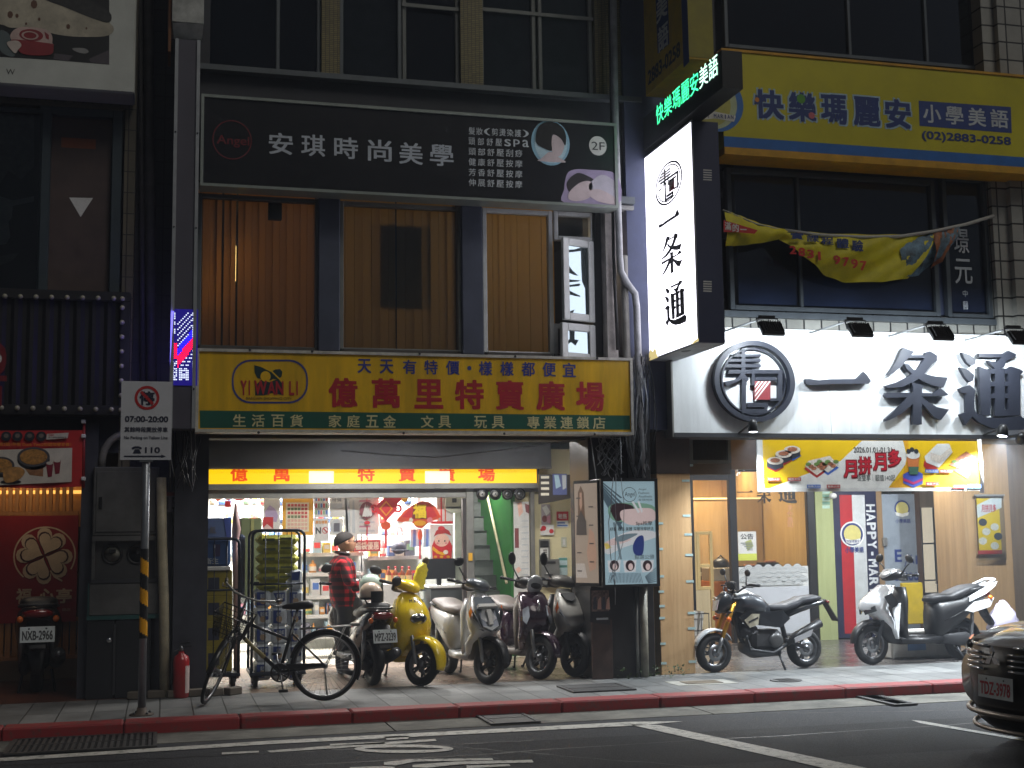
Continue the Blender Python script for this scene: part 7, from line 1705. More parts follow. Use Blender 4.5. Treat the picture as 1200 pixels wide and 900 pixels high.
def scooter(name,label,pos,rz,pal,style='round',steer=0,plate_txt=None,wb=1.26,Rw=.215,extra=None,rear_wheel=True,mirrors=(1,1)):
    """x forward, origin under the rear wheel"""
    t=thing(name,label,'scooter',pos,rz,'motor scooters parked along the shops')
    B,F2,SE,INN=pal['body'],pal.get('front',pal['body']),pal.get('seat',SEATB),pal.get('inner',FOAM)
    hx=wb-.36;A=Vector((hx,0,.98));D=Vector((wb-.02-hx,0,Rw-.98)).normalized();rs=Matrix.Rotation(R(-steer),3,D)
    sf=lambda v:A+rs@(Vector(v)-A)
    def S_(fn,nm,par=t):
        b=MB();fn(b);b.v=[sf(v) for v in b.v];return b.build(nm,par,True)
    def L_(fn,nm,par=t):return part(nm,par,fn,True)
    wheel(t,(0,0,Rw),Rw,.1,5,rimm=pal.get('rim',DALLOY),name='rear_wheel',disc=False)
    wheel(t,(wb,0,Rw),Rw,.095,pal.get('sp',5),sf,pal.get('rim',DALLOY),'front_wheel')
    # forks, fender
    S_(lambda b:[b.tube([(wb-.015,y,Rw),(wb-.12,y*.9,Rw+.26),(wb-.17,y*.8,.6)],[.02,.023,.025],K['steel'] if pal.get('fork') else K['dark'],10) for y in (-.085,.085)],'fork')
    if style=='retro':S_(lambda b:fender(b,(wb,0,Rw),Rw+.035,.105,-8,150,F2,16,.05),'front_fender')
    else:S_(lambda b:fender(b,(wb,0,Rw),Rw+.03,.075,5,150,pal.get('fender',F2),14,.03),'front_fender')
    # front shell
    if style=='retro':
        sec=[(wb-.30,0,.30,.06,.17,3),(wb-.27,0,.40,.10,.185,2.8),(wb-.22,0,.52,.135,.20,2.4),(wb-.20,0,.64,.15,.205,2.2),(wb-.225,0,.76,.145,.195,2.2),(wb-.27,0,.86,.12,.165,2.2),(wb-.32,0,.94,.085,.115,2.2),(wb-.35,0,.98,.05,.06,2)]
    elif style=='slab':
        sec=[(wb-.30,0,.30,.05,.15,3),(wb-.25,0,.44,.09,.17,3),(wb-.19,0,.56,.12,.175,2.8),(wb-.17,0,.68,.13,.18,2.6),(wb-.21,0,.80,.115,.175,2.8),(wb-.27,0,.90,.085,.16,3),(wb-.31,0,.945,.06,.13,3)]
    elif style=='sharp':
        sec=[(wb-.30,0,.30,.05,.13,3),(wb-.27,0,.42,.06,.12,3),(wb-.16,0,.56,.12,.13,2.0),(wb-.05,0,.655,.2,.15,1.7),(wb-.08,0,.74,.2,.165,1.7),(wb-.17,0,.84,.15,.15,1.8),(wb-.26,0,.93,.09,.11,2)]
    else:
        sec=[(wb-.30,0,.30,.05,.15,3),(wb-.26,0,.42,.08,.165,2.6),(wb-.15,0,.53,.15,.14,2.0),(wb-.10,0,.60,.18,.185,2.0),(wb-.13,0,.70,.165,.195,2.0),(wb-.19,0,.80,.13,.165,2.0),(wb-.26,0,.90,.09,.12,2.1),(wb-.31,0,.965,.06,.075,2)]
    fs=L_(lambda b:b.loft(sec,F2,'z',28),'front_shell')
    L_(lambda b:b.loft([(wb-.41,0,.27,.035,.155,3),(wb-.40,0,.5,.045,.17,3),(wb-.42,0,.75,.05,.165,3),(wb-.44,0,.9,.05,.1,3)],INN,'z',20),'leg_shield')
    if style != 'retro':L_(lambda b:b.loft([(wb-.29,0,.25,.1,.12,3),(wb-.21,0,.36,.10,.11,3),(wb-.19,0,.5,.1,.1,3)],K['black'],'z',16),'under_shell')
    # lamps on the front
    if style=='retro':
        hl=L_(lambda b:(b.ball((wb-.065,0,.705),(.045,.1,.058),K['chrome'],n=24,q=12)),'headlight');L_(lambda b:b.ball((wb-.05,0,.705),(.04,.086,.046),mat('dark_lens'),n=24,q=12),'lens',hl)
    elif style=='slab':
        for y in (-1,1):
            hl=L_(lambda b:b.prism([(wb-.085,y*.10,.80),(wb-.04,y*.10,.69),(wb-.055,y*.135,.60),(wb-.10,y*.162,.64),(wb-.13,y*.155,.76)],(.02,y*.012,0),mat('clear_lens')),'headlight')
    elif style=='sharp':
        for y in (-1,1):L_(lambda b:b.prism([(wb+.10,y*.035,.64),(wb+.02,y*.135,.70),(wb+.0,y*.14,.635),(wb+.09,y*.04,.59)],(.02,y*.01,-.004),mat('dark_lens')),'headlight')
    else:
        for y in (-1,1):
            L_(lambda b:b.prism([(wb+.03,y*.055,.565),(wb+.035,y*.10,.615),(wb-.02,y*.165,.74),(wb-.055,y*.165,.80),(wb-.06,y*.15,.71),(wb-.01,y*.13,.60)],(.022,y*.012,0),pal.get('lens',mat('smoke_lens',(70,74,80),.08,.3,coat=1))),'headlight')
            L_(lambda b:b.prism([(wb-.06,y*.172,.83),(wb-.03,y*.17,.77),(wb-.075,y*.182,.70),(wb-.10,y*.186,.76)],(.016,y*.008,0),K['orange']),'turn_signal')
    # floor, under-seat body, skirts
    L_(lambda b:b.loft([(.36,0,.27,.14,.05,4),(.6,0,.26,.165,.04,4),(wb-.36,0,.27,.16,.045,4)],pal.get('skirt',INN),'x',20),'floorboard')
    tail=pal.get('tail',0)
    L_(lambda b:b.loft([(-.40,0,.74+tail,.05,.04),(-.32,0,.73+tail,.12,.075),(-.16,0,.685+tail*.6,.165,.11),(.04,0,.61,.18,.155),(.22,0,.54,.18,.21),(.36,0,.49,.165,.24),(.44,0,.47,.13,.23)],B,'x',28,2.5),'rear_body')
    L_(lambda b:[b.tube([(-.32,y*.121,.73+tail),(-.16,y*.166,.685+tail*.6),(.04,y*.181,.61),(.22,y*.181,.54),(.36,y*.166,.49)],.0035,K['black'],5) for y in (-1,1)]+[b.tube([(.38,y*.1,.318),(wb-.42,y*.1,.313)],.006,K['black'],5) for y in (-1,-.5,0,.5,1)],'panel_seam')
    L_(lambda b:b.loft([(-.30,0,.80+tail,.07,.02),(-.24,0,.825+tail*.8,.125,.04),(-.08,0,.815+tail*.5,.148,.055),(.1,0,.785,.15,.065),(.2,0,.755,.14,.055),(.34,0,.755,.125,.055),(.45,0,.745,.095,.045),(.5,0,.735,.06,.025)],SE,'x',24,2.6),'seat')
    L_(lambda b:(b.tube([(-.06,.15,.78+tail),(-.28,.13,.80+tail),(-.40,.07,.805+tail),(-.42,0,.805+tail),(-.40,-.07,.805+tail),(-.28,-.13,.80+tail),(-.06,-.15,.78+tail)],.014,pal.get('rail',K['dark']),8)),'grab_rail')
    tl=L_(lambda b:b.loft([(-.43,0,.735+tail,.06,.022),(-.41,0,.73+tail,.10,.035),(-.36,0,.725+tail,.125,.045)],K['redlens'],'x',20),'tail_light')
    for y in (-1,1):L_(lambda b:b.ball((-.38,y*.135,.68+tail),(.03,.026,.03),K['orange'],n=12,q=8),'turn_signal')
    L_(lambda b:(b.loft([(-.46,0,.42,.06,.012),(-.40,0,.52,.09,.02),(-.34,0,.64,.09,.03)],K['black'],'x',16),fender(b,(0,0,Rw),Rw+.03,.07,60,190,K['black'],10,.02)),'rear_fender')
    if plate_txt:plate(t,(-.455,0,.55),plate_txt,14)
    # engine, swing arm, exhaust
    L_(lambda b:(b.loft([(-.12,.10,Rw+.0,.035,.06),(.0,.10,Rw+.02,.05,.085),(.2,.10,Rw+.03,.05,.075),(.36,.09,Rw+.05,.05,.07)],ENG,'x',16),b.box(.05,.36,-.09,.06,.2,.4,ENG,.03)),'engine')
    L_(lambda b:(b.tube([(.25,-.10,.24),(.1,-.13,.22)],.018,K['dark'],8),b.tube([(.1,-.14,.25),(-.08,-.155,.30),(-.34,-.16,.37)],[.05,.062,.055],pal.get('exh',FOAM),14),b.tube([(-.33,-.16,.367),(-.37,-.16,.378)],[.03,.026],K['steel'],10)),'exhaust')
    L_(lambda b:[b.tube([(-.06,y,.27),(-.1,y*.95,.6)],.022,K['steel'],8) for y in (.13,-.12)],'shock_absorber')
    L_(lambda b:b.tube([(.16,.1,.2),(.12,.2,.02)],.012,K['dark'],8) if pal.get('side') else (b.tube([(.12,.11,.19),(.0,.14,.012),(-.05,.14,.012)],.012,K['dark'],8),b.tube([(.12,-.11,.19),(.0,-.14,.012),(-.05,-.14,.012)],.012,K['dark'],8)),'stand')
    # handlebar group turns with the steering
    HB=pal.get('bar',F2)
    S_(lambda b:(b.loft([(hx-.11,0,1.02,.09,.035),(hx-.05,0,1.05,.15,.06),(hx+.03,0,1.05,.155,.07),(hx+.10,0,1.03,.11,.055),(hx+.14,0,1.01,.05,.025)],HB,'x',24,2.2)),'handlebar_cover')
    S_(lambda b:b.loft([(hx-.14,0,1.0,.1,.03),(hx-.10,0,1.045,.13,.045),(hx-.06,0,1.055,.14,.055)],K['black'],'x',20),'dashboard')
    if style != 'retro' and pal.get('barlamp'):S_(lambda b:b.loft([(hx+.10,0,1.035,.075,.035),(hx+.15,0,1.02,.05,.022)],K['lens'],'x',18),'headlight')
    for y in (-1,1):
        S_(lambda b:(b.tube([(hx-.02,y*.12,1.04),(hx-.05,y*.22,1.045)],.013,K['dark'],8),b.tube([(hx-.05,y*.215,1.045),(hx-.08,y*.345,1.05)],.018,K['black'],10),b.ball((hx-.082,y*.35,1.05),.021,K['black'],n=10,q=6)),'grip')
        S_(lambda b:b.tube([(hx+.0,y*.17,1.04),(hx+.03,y*.22,1.035),(hx-.01,y*.33,1.04)],.007,K['dark'],6),'brake_lever')
        if mirrors[0 if y<0 else 1]:
            mh=pal.get('mh',1.27)
            S_(lambda b:b.tube([(hx-.02,y*.15,1.07),(hx-.03,y*.22,1.15),(hx-.03,y*.27,mh-.06)],.008,K['dark'],6),'mirror_stem')
            S_(lambda b:b.ball((hx-.03,y*.28,mh),(.018,.055,.075) if pal.get('tallm') else (.02,.075,.05),pal.get('mirror',K['black']),Matrix.Rotation(R(-18*y),3,'X'),18,10),'mirror')
    if extra:extra(t,L_,S_,wb,hx,tail)
    return t
def heading(dx,dy):return math.atan2(dy,dx)
def g2(px,py):p=GR(px,py);return Vector((p.x,p.y,0))
def from_front(F,rz,wb):return F-Vector((math.cos(rz),math.sin(rz),0))*wb
# --- yellow scooter
YP_=mat('scooter_yellow',(236,204,6),.25,coat=.8,var=.04)
def ex_y(t,L,S,wb,hx,tl):
    def cov(b):
        rg=[]
        rq=random.Random(8)
        for i in range(15):
            u=i/14;ring=[]
            for k in range(24):
                a=2*math.pi*k/24;rr=1+.16*rq.uniform(-1,1);ring.append(Vector((hx-.03+.035*math.sin(a)*rr,.20+.06*u-.105*(1-.25*u)*math.cos(a)*rr*(1-.6*max(0,u-.8)/.2),1.03+.31*u)))
            rg.append(ring)
        b.ring_loft(rg,mat('bubble_yellow',(244,226,40),.35,coat=.4,var=.15,scale=60,bump=.8))
    S(cov,'quilted_cover')
    S(lambda b:b.ball((hx-.02,.275,1.36),(.03,.05,.05),mat('brown_mirror',(76,62,30),.3),n=14,q=8),'mirror')
    S(lambda b:b.ball((hx+.1,-.30,1.06),(.025,.075,.055),K['black'],Matrix.Rotation(R(10),3,'X'),18,10),'mirror')
    b=MB();Sx=Sheet(Vector((wb-.14,0,.865)),Vector((-.0,1,0)),Vector((-.45,0,.89)))
    for i,ch in enumerate('MANY'):b.T2(Sx,ch,(-.09+i*.048,-.012,-.09+i*.048+.034,.03),K['ink'],22,.03)
    b.build('lettering',t,True)
rzs=heading(.165,-1.26)
Y0=g2(494,804);ry=heading(.33,-1.2)
scooter('motor_scooter','bright yellow retro scooter with a yellow quilted handlebar cover',from_front(Y0,ry,1.2),ry,dict(body=YP_,front=YP_,fender=YP_,inner=mat('cream_inner',(206,196,150),.5),seat=mat('grey_seat',(120,112,104),.5),rim=ALLOY,fork=1,bar=YP_,tail=-.02,skirt=YP_),'retro',26,None,1.2,.225,ex_y,mirrors=(0,0))
# --- silver scooter with grey shield and white stripes
SIL=mat('scooter_silver',(208,210,213),.3,.15,coat=.6,var=.05);SLG=mat('scooter_slate',(84,92,100),.3,.3,coat=.6,var=.05)
def ex_s(t,L,S,wb,hx,tl):
    L(lambda b:b.prism([(wb-.20,-.10,.90),(wb-.20,.10,.90),(wb-.06,.14,.77),(wb+.05,.09,.60),(wb+.075,0,.555),(wb+.05,-.09,.60),(wb-.06,-.14,.77)],(.034,0,.02),SLG),'shield_panel')
    L(lambda b:(b.prism([(wb-.085,-.10,.825),(wb-.085,.10,.825),(wb-.06,.105,.795),(wb-.06,-.105,.795)],(.055,0,.03),K['white']),b.prism([(wb-.035,-.026,.765),(wb-.035,.026,.765),(wb+.055,.02,.615),(wb+.055,-.02,.615)],(.055,0,.03),K['white'])),'white_stripe')
rz1=rzs;F1=g2(573,802)
scooter('motor_scooter','silver scooter with grey nose panel and white T stripe, second from the yellow scooter side',from_front(F1,rz1,1.26),rz1,dict(body=mat('scooter_champagne',(140,138,134),.35,.15,coat=.5),front=SIL,seat=mat('taupe_seat'),bar=SLG,fender=K['black'],inner=SIL,skirt=SIL,fork=1,mh=1.26),'sport',24,None,1.26,.225,ex_s,mirrors=(1,0))
# --- purple scooter
PUR=mat('scooter_purple',(44,14,40),.25,.2,coat=.9,var=.04)
def ex_p(t,L,S,wb,hx,tl):
    S(lambda b:b.lathe([(.10,0),(.115,.03),(.1,.05),(.0,.06)],(hx+.07,0,1.03),(.9,0,-.15),K['lens'],24),'headlight')
    L(lambda b:b.tube([(wb-.055,0,.86),(wb-.035,.01,.80),(wb-.03,.0,.74)],.012,K['chrome'],8),'badge')
F3=g2(634,796);rz3=heading(.10,-1.26)
scooter('motor_scooter','dark purple scooter with chrome fork between the two silver scooters',from_front(F3,rz3,1.27),rz3,dict(body=PUR,front=PUR,fender=PUR,seat=mat('taupe_seat'),bar=K['black'],inner=mat('grey_taupe'),skirt=mat('grey_taupe'),fork=1,rim=ALLOY,sp=5,mh=1.28,tallm=1),'slab',24,None,1.27,.235,ex_p,mirrors=(1,0))
# --- champagne scooter
CHA=mat('scooter_grey_champagne',(176,174,168),.3,.2,coat=.6,var=.05)
F4=g2(674,793);rz4=heading(.12,-1.26)
def ex_c(t,L,S,wb,hx,tl):L(lambda b:b.prism([(wb-.19,-.085,.91),(wb-.19,.085,.91),(wb-.10,.06,.84),(wb-.075,0,.82),(wb-.10,-.06,.84)],(.022,0,.016),K['black']),'nose_insert')
scooter('motor_scooter','grey champagne scooter nearest the black pillar',from_front(F4,rz4,1.27),rz4,dict(body=CHA,front=CHA,fender=K['black'],seat=SEATB,bar=mat('grey_cowl',(96,94,90),.4,.3),inner=K['black'],skirt=K['black'],lens=mat('clear_lens'),mh=1.27,tallm=1),'sport',20,None,1.27,.23,ex_c,mirrors=(1,0))
# --- black scooter seen from behind with two helmets
BRN=mat('scooter_black_brown',(40,32,34),.25,.2,coat=.8,var=.04)
rzb=heading(-.17,1.25);Rb=g2(437,803)
bs_=scooter('motor_scooter','dark brown black scooter seen from behind with plate MPZ-3239',Rb,rzb,dict(body=BRN,front=BRN,rail=K['black'],mh=1.22,tail=.03,side=1),'sport',-8,'MPZ-3239',1.27,.225)
def helmet(label,pos,rz,m,visor):
    t=thing('helmet',label,'helmet',pos,rz,'helmets on the black scooter')
    def sh(b):
        rings=[]
        for i in range(9):
            ph_=R(-22+14*i);r=math.cos(ph_) if i<8 else .02
            rings.append([Vector((.135*max(r,.02)*math.cos(a),.115*max(r,.02)*math.sin(a),.125*math.sin(min(ph_,R(90))))) for a in [2*math.pi*k/24 for k in range(24)]])
        b.ring_loft(rings,m)
    part('shell',t,sh,True)
    part('rim',t,lambda b:b.torus((0,0,-.048),(0,0,1),.118,.011,K['black'],28,8),True)
    part('visor',t,lambda b:b.add([(.1*math.cos(a)+.045,.105*math.sin(a),z) for z in (.03,-.09) for a in [R(-70+14*i) for i in range(11)]],[(i,i+1,12+i,11+i) for i in range(10)],visor,True),True)
    part('chin_strap',t,lambda b:b.tube([(0,.105,-.05),(.01,.06,-.12),(.015,0,-.14),(.01,-.06,-.12),(0,-.105,-.05)],.009,K['black'],6),True)
    return t
hd=Vector((math.cos(rzb),math.sin(rzb),0))
helmet('cream white helmet sitting on the tail of the black scooter',Rb+hd*-.1+Vector((-.05,0,.98)),rzb+R(215),mat('helmet_cream',(222,198,178),.3,coat=.6,var=.05),K['black'])
helmet('pale mint helmet with dark visor behind the cream one',Rb+hd*.22+Vector((.04,0,1.06)),rzb+R(-75),mat('helmet_mint',(186,206,194),.3,coat=.6,var=.05),mat('dark_lens'))
# --- black scooter at the left edge
rzl=R(94);Rl=g2(43,811)
BLKP=mat('scooter_black',(26,26,28),.35,.2,coat=.4)
nx=scooter('motor_scooter','black scooter seen from behind with plate NXB-2966 before the clover board',Rl,rzl,dict(body=BLKP,front=BLKP,mh=1.2,tail=.0),'sport',-4,'NXB-2966',1.27,.225)
nx.scale=(1.16,1.3,1.16)
# --- white sporty scooter at the right
WHT=mat('scooter_white',(226,228,230),.25,coat=.7,var=.03)
def ex_w(t,L,S,wb,hx,tl):
    for y in (-1,1):
        L(lambda b:b.prism([(-.02,y*.155,.70),(-.30,y*.135,.79),(-.48,y*.09,.87),(-.54,y*.075,.93),(-.46,y*.09,.92),(-.25,y*.135,.85),(-.02,y*.155,.76)],(0,y*.02,0),WHT),'side_fairing')
        L(lambda b:b.prism([(-.44,y*.12,.74),(-.10,y*.172,.70),(.06,y*.176,.60),(-.06,y*.172,.575),(-.36,y*.13,.63)],(0,y*.016,0),WHT),'side_fairing')
        L(lambda b:b.prism([(wb-.32,y*.16,.72),(wb-.20,y*.165,.66),(wb-.235,y*.16,.42),(wb-.27,y*.155,.30)],(0,y*.016,0),WHT),'lower_fairing')
        L(lambda b:b.tube([(-.30,y*.12,.88),(-.50,y*.09,.955),(-.55,0,.96)],[.016,.018,.018],WHT,8),'grab_bar')
        L(lambda b:b.prism([(wb-.19,y*.172,.84),(wb-.09,y*.168,.80),(wb-.17,y*.178,.66),(wb-.28,y*.176,.70)],(0,y*.01,0),K['black']),'vent_panel')
    L(lambda b:b.prism([(-.30,-.05,.62),(-.46,-.05,.50),(-.56,-.05,.34),(-.54,-.05,.33),(-.44,-.05,.46)],(0,.1,0),K['black']),'plate_hanger')
    S(lambda b:b.loft([(hx-.06,0,1.10,.07,.02),(hx+.05,0,1.09,.13,.03),(hx+.16,0,1.03,.06,.02)],WHT,'x',20),'cowl_top')
    S(lambda b:b.prism([(wb+.13,-.05,.45),(wb+.13,.05,.45),(wb+.15,.05,.41),(wb+.15,-.05,.41)],(.01,0,0),K['offw']),'number_plate_stub')
FW=g2(1022,779);rw=heading(-1.0,-.12)
scooter('motor_scooter','white sporty scooter with black seat, facing left before the school entrance',from_front(FW,rw,1.32),rw,dict(body=K['black'],front=WHT,fender=K['black'],inner=K['black'],skirt=K['black'],bar=K['black'],rim=ALLOY,mh=1.24,tail=.06,side=1,rail=K['black'],mirror=K['black']),'sharp',0,None,1.32,.235,ex_w)

# ------------------------------------------------ black motorcycle
def motorcycle():
    wb=1.2;Rw=.222;t=thing('motorcycle','small black naked motorcycle with golden front fork before the sushi shop','motorcycle',g2(943,782),heading(-1.185,-.117))
    L=lambda nm,fn,par=t:part(nm,par,fn,True)
    wheel(t,(0,0,Rw),Rw,.13,5,rimm=ALLOY,name='rear_wheel');wheel(t,(wb,0,Rw),Rw,.12,5,rimm=ALLOY,name='front_wheel')
    gold=mat('golden_fork',(196,144,44),.3,.7);bk=mat('motorcycle_black',(34,36,40),.3,.2,coat=.5);gy=mat('motorcycle_grey',(58,62,68),.35,.2,coat=.5)
    for y in (-.085,.085):
        L('fork_leg',lambda b:(b.tube([(wb,y,Rw),(wb-.085,y,Rw+.2)],.024,K['steel'],10),b.tube([(wb-.07,y,Rw+.17),(wb-.26,y,Rw+.60)],.026,gold,12)))
    L('fork_clamp',lambda b:(b.box(wb-.31,wb-.21,-.12,.12,.80,.835,K['black'],.01),b.box(wb-.24,wb-.15,-.11,.11,.66,.69,K['black'],.01)))
    L('front_fender',lambda b:fender(b,(wb,0,Rw),Rw+.035,.07,20,150,mat('fender_pale',(190,196,200),.3,coat=.5),12,.02))
    hl=L('headlight',lambda b:(b.loft([(wb-.24,0,.80,.09,.09),(wb-.15,0,.79,.1,.12),(wb-.08,0,.755,.085,.10),(wb-.05,0,.73,.05,.06)],bk,'x',20,2.4)))
    L('lens',lambda b:(b.prism([(wb-.055,-.07,.82),(wb-.03,0,.80),(wb-.055,.07,.82),(wb-.035,.05,.70),(wb-.01,0,.69),(wb-.035,-.05,.70)],(.012,0,0),K['lens']),b.box(wb-.05,wb-.03,-.03,.03,.83,.845,K['white'])),hl)
    L('handlebar',lambda b:(b.tube([(wb-.40,.36,.98),(wb-.34,.24,.98),(wb-.28,.1,.90),(wb-.28,-.1,.90),(wb-.34,-.24,.98),(wb-.40,-.36,.98)],.013,K['dark'],8)))
    for y in (-1,1):
        L('grip',lambda b:b.tube([(wb-.345,y*.25,.98),(wb-.405,y*.37,.98)],.02,K['black'],10));L('brake_lever',lambda b:b.tube([(wb-.29,y*.19,.97),(wb-.27,y*.25,.965),(wb-.33,y*.36,.96)],.008,K['dark'],6))
        L('mirror',lambda b:(b.tube([(wb-.33,y*.21,.98),(wb-.31,y*.25,1.1)],.007,K['dark'],6),b.ball((wb-.31,y*.28,1.12),(.02,.06,.04),K['black'],n=14,q=8)))
        L('turn_signal',lambda b:(b.tube([(wb-.12,y*.08,.60),(wb-.12,y*.14,.60)],.008,K['black'],6),b.ball((wb-.12,y*.16,.60),(.03,.025,.03),K['orange'],n=12,q=8)))
    L('instrument',lambda b:(b.box(wb-.30,wb-.22,-.06,.06,.93,1.02,K['black'],.02),b.tube([(wb-.25,.0,.84),(wb-.27,.05,.96),(wb-.22,.1,1.0)],.012,K['black'],6),b.tube([(wb-.22,-.03,.80),(wb-.2,-.09,.95),(wb-.3,-.08,.97)],.01,K['black'],6)))
    L('fuel_tank',lambda b:b.loft([(wb-.22,0,.74,.06,.05),(wb-.32,0,.77,.14,.10),(wb-.45,0,.77,.165,.13),(wb-.60,0,.73,.14,.12),(wb-.70,0,.68,.10,.08)],gy,'x',24,2.3))
    L('tank_cap',lambda b:b.loft([(wb-.30,0,.86,.05,.02),(wb-.42,0,.89,.09,.03),(wb-.56,0,.84,.07,.02)],K['white'],'x',16))
    for y in (-1,1):
        L('shroud',lambda b:b.prism([(wb-.26,y*.14,.62),(wb-.36,y*.155,.70),(wb-.50,y*.165,.66),(wb-.52,y*.16,.54),(wb-.36,y*.15,.50)],(0,y*.03,0),bk));s=L('side_badge',lambda b:b.prism([(wb-.30,y*.19,.585),(wb-.40,y*.19,.655),(wb-.50,y*.19,.65),(wb-.48,y*.19,.53),(wb-.37,y*.19,.50)],(0,y*.006,0),mat('pale_badge',(176,170,150),.4)))
        L('badge_print',lambda b:b.prism([(wb-.35,y*.197,.57),(wb-.48,y*.197,.62),(wb-.48,y*.197,.60),(wb-.36,y*.197,.55)],(0,y*.002,0),K['ink']),s)
        L('side_cover',lambda b:b.prism([(wb-.50,y*.12,.66),(.36,y*.13,.68),(.26,y*.12,.58),(.40,y*.13,.48),(wb-.52,y*.13,.52)],(0,y*.02,0),bk))
    L('seat',lambda b:b.loft([(-.22,0,.80,.07,.02),(-.12,0,.80,.12,.04),(.06,0,.78,.13,.045),(.13,0,.745,.135,.05),(.3,0,.70,.135,.05),(.46,0,.70,.11,.05),(.56,0,.73,.08,.03)],mat('motorcycle_seat',(46,48,54),.5),'x',22,2.6))
    L('tail',lambda b:(b.loft([(-.32,0,.76,.03,.02),(-.22,0,.745,.08,.035),(.05,0,.69,.10,.05),(.3,0,.62,.10,.06)],bk,'x',18),b.prism([(-.30,-.05,.74),(-.30,.05,.74),(-.44,.06,.52),(-.44,-.06,.52)],(-.02,0,.0),K['black'])))
    L('tail_light',lambda b:b.ball((-.33,0,.745),(.03,.06,.025),K['redlens'],n=12,q=8))
    L('frame',lambda b:(b.tube([(wb-.27,0,.70),(wb-.34,0,.40),(wb-.42,0,.26)],.03,K['black'],8),b.tube([(wb-.3,0,.74),(.3,0,.55),(.24,0,.3)],.032,K['black'],8)))
    L('engine',lambda b:(b.box(.36,.74,-.12,.12,.24,.46,ENG,.04),b.tube([(.66,0,.42),(.86,0,.46)],.085,ENG,12),b.lathe([(.085,0),(.085,.04),(.05,.05)],(.46,.12,.34),(0,1,0),mat('engine_cover'),20),b.lathe([(.085,0),(.085,.04),(.05,.05)],(.46,-.12,.34),(0,-1,0),mat('engine_cover'),20)))
    L('belly_pan',lambda b:b.loft([(.38,0,.2,.12,.05),(.7,0,.2,.13,.06),(.84,0,.27,.08,.06)],mat('belly_grey',(70,72,76),.5),'x',18))
    L('swing_arm',lambda b:[b.tube([(0,y,Rw),(.3,y*.8,.34)],.022,K['dark'],8) for y in (-.1,.1)])
    L('exhaust',lambda b:(b.tube([(.8,.06,.40),(.78,.1,.24),(.5,.14,.2),(.3,.15,.3)],.02,K['dark'],8),b.tube([(.32,.16,.30),(.12,.17,.42),(-.12,.17,.52)],[.03,.05,.055],K['black'],14),b.prism([(.26,.2,.36),(.06,.2,.44),(-.0,.2,.47),(.04,.2,.38),(.25,.2,.31)],(0,.02,0),mat('heat_shield',(196,200,204),.3,.5))))
    L('stand',lambda b:b.tube([(.42,.1,.22),(.40,.22,.01)],.013,K['dark'],8))
    L('chain_guard',lambda b:b.box(-.02,.34,-.13,-.10,Rw+.06,Rw+.12,K['black'],.01))
motorcycle()

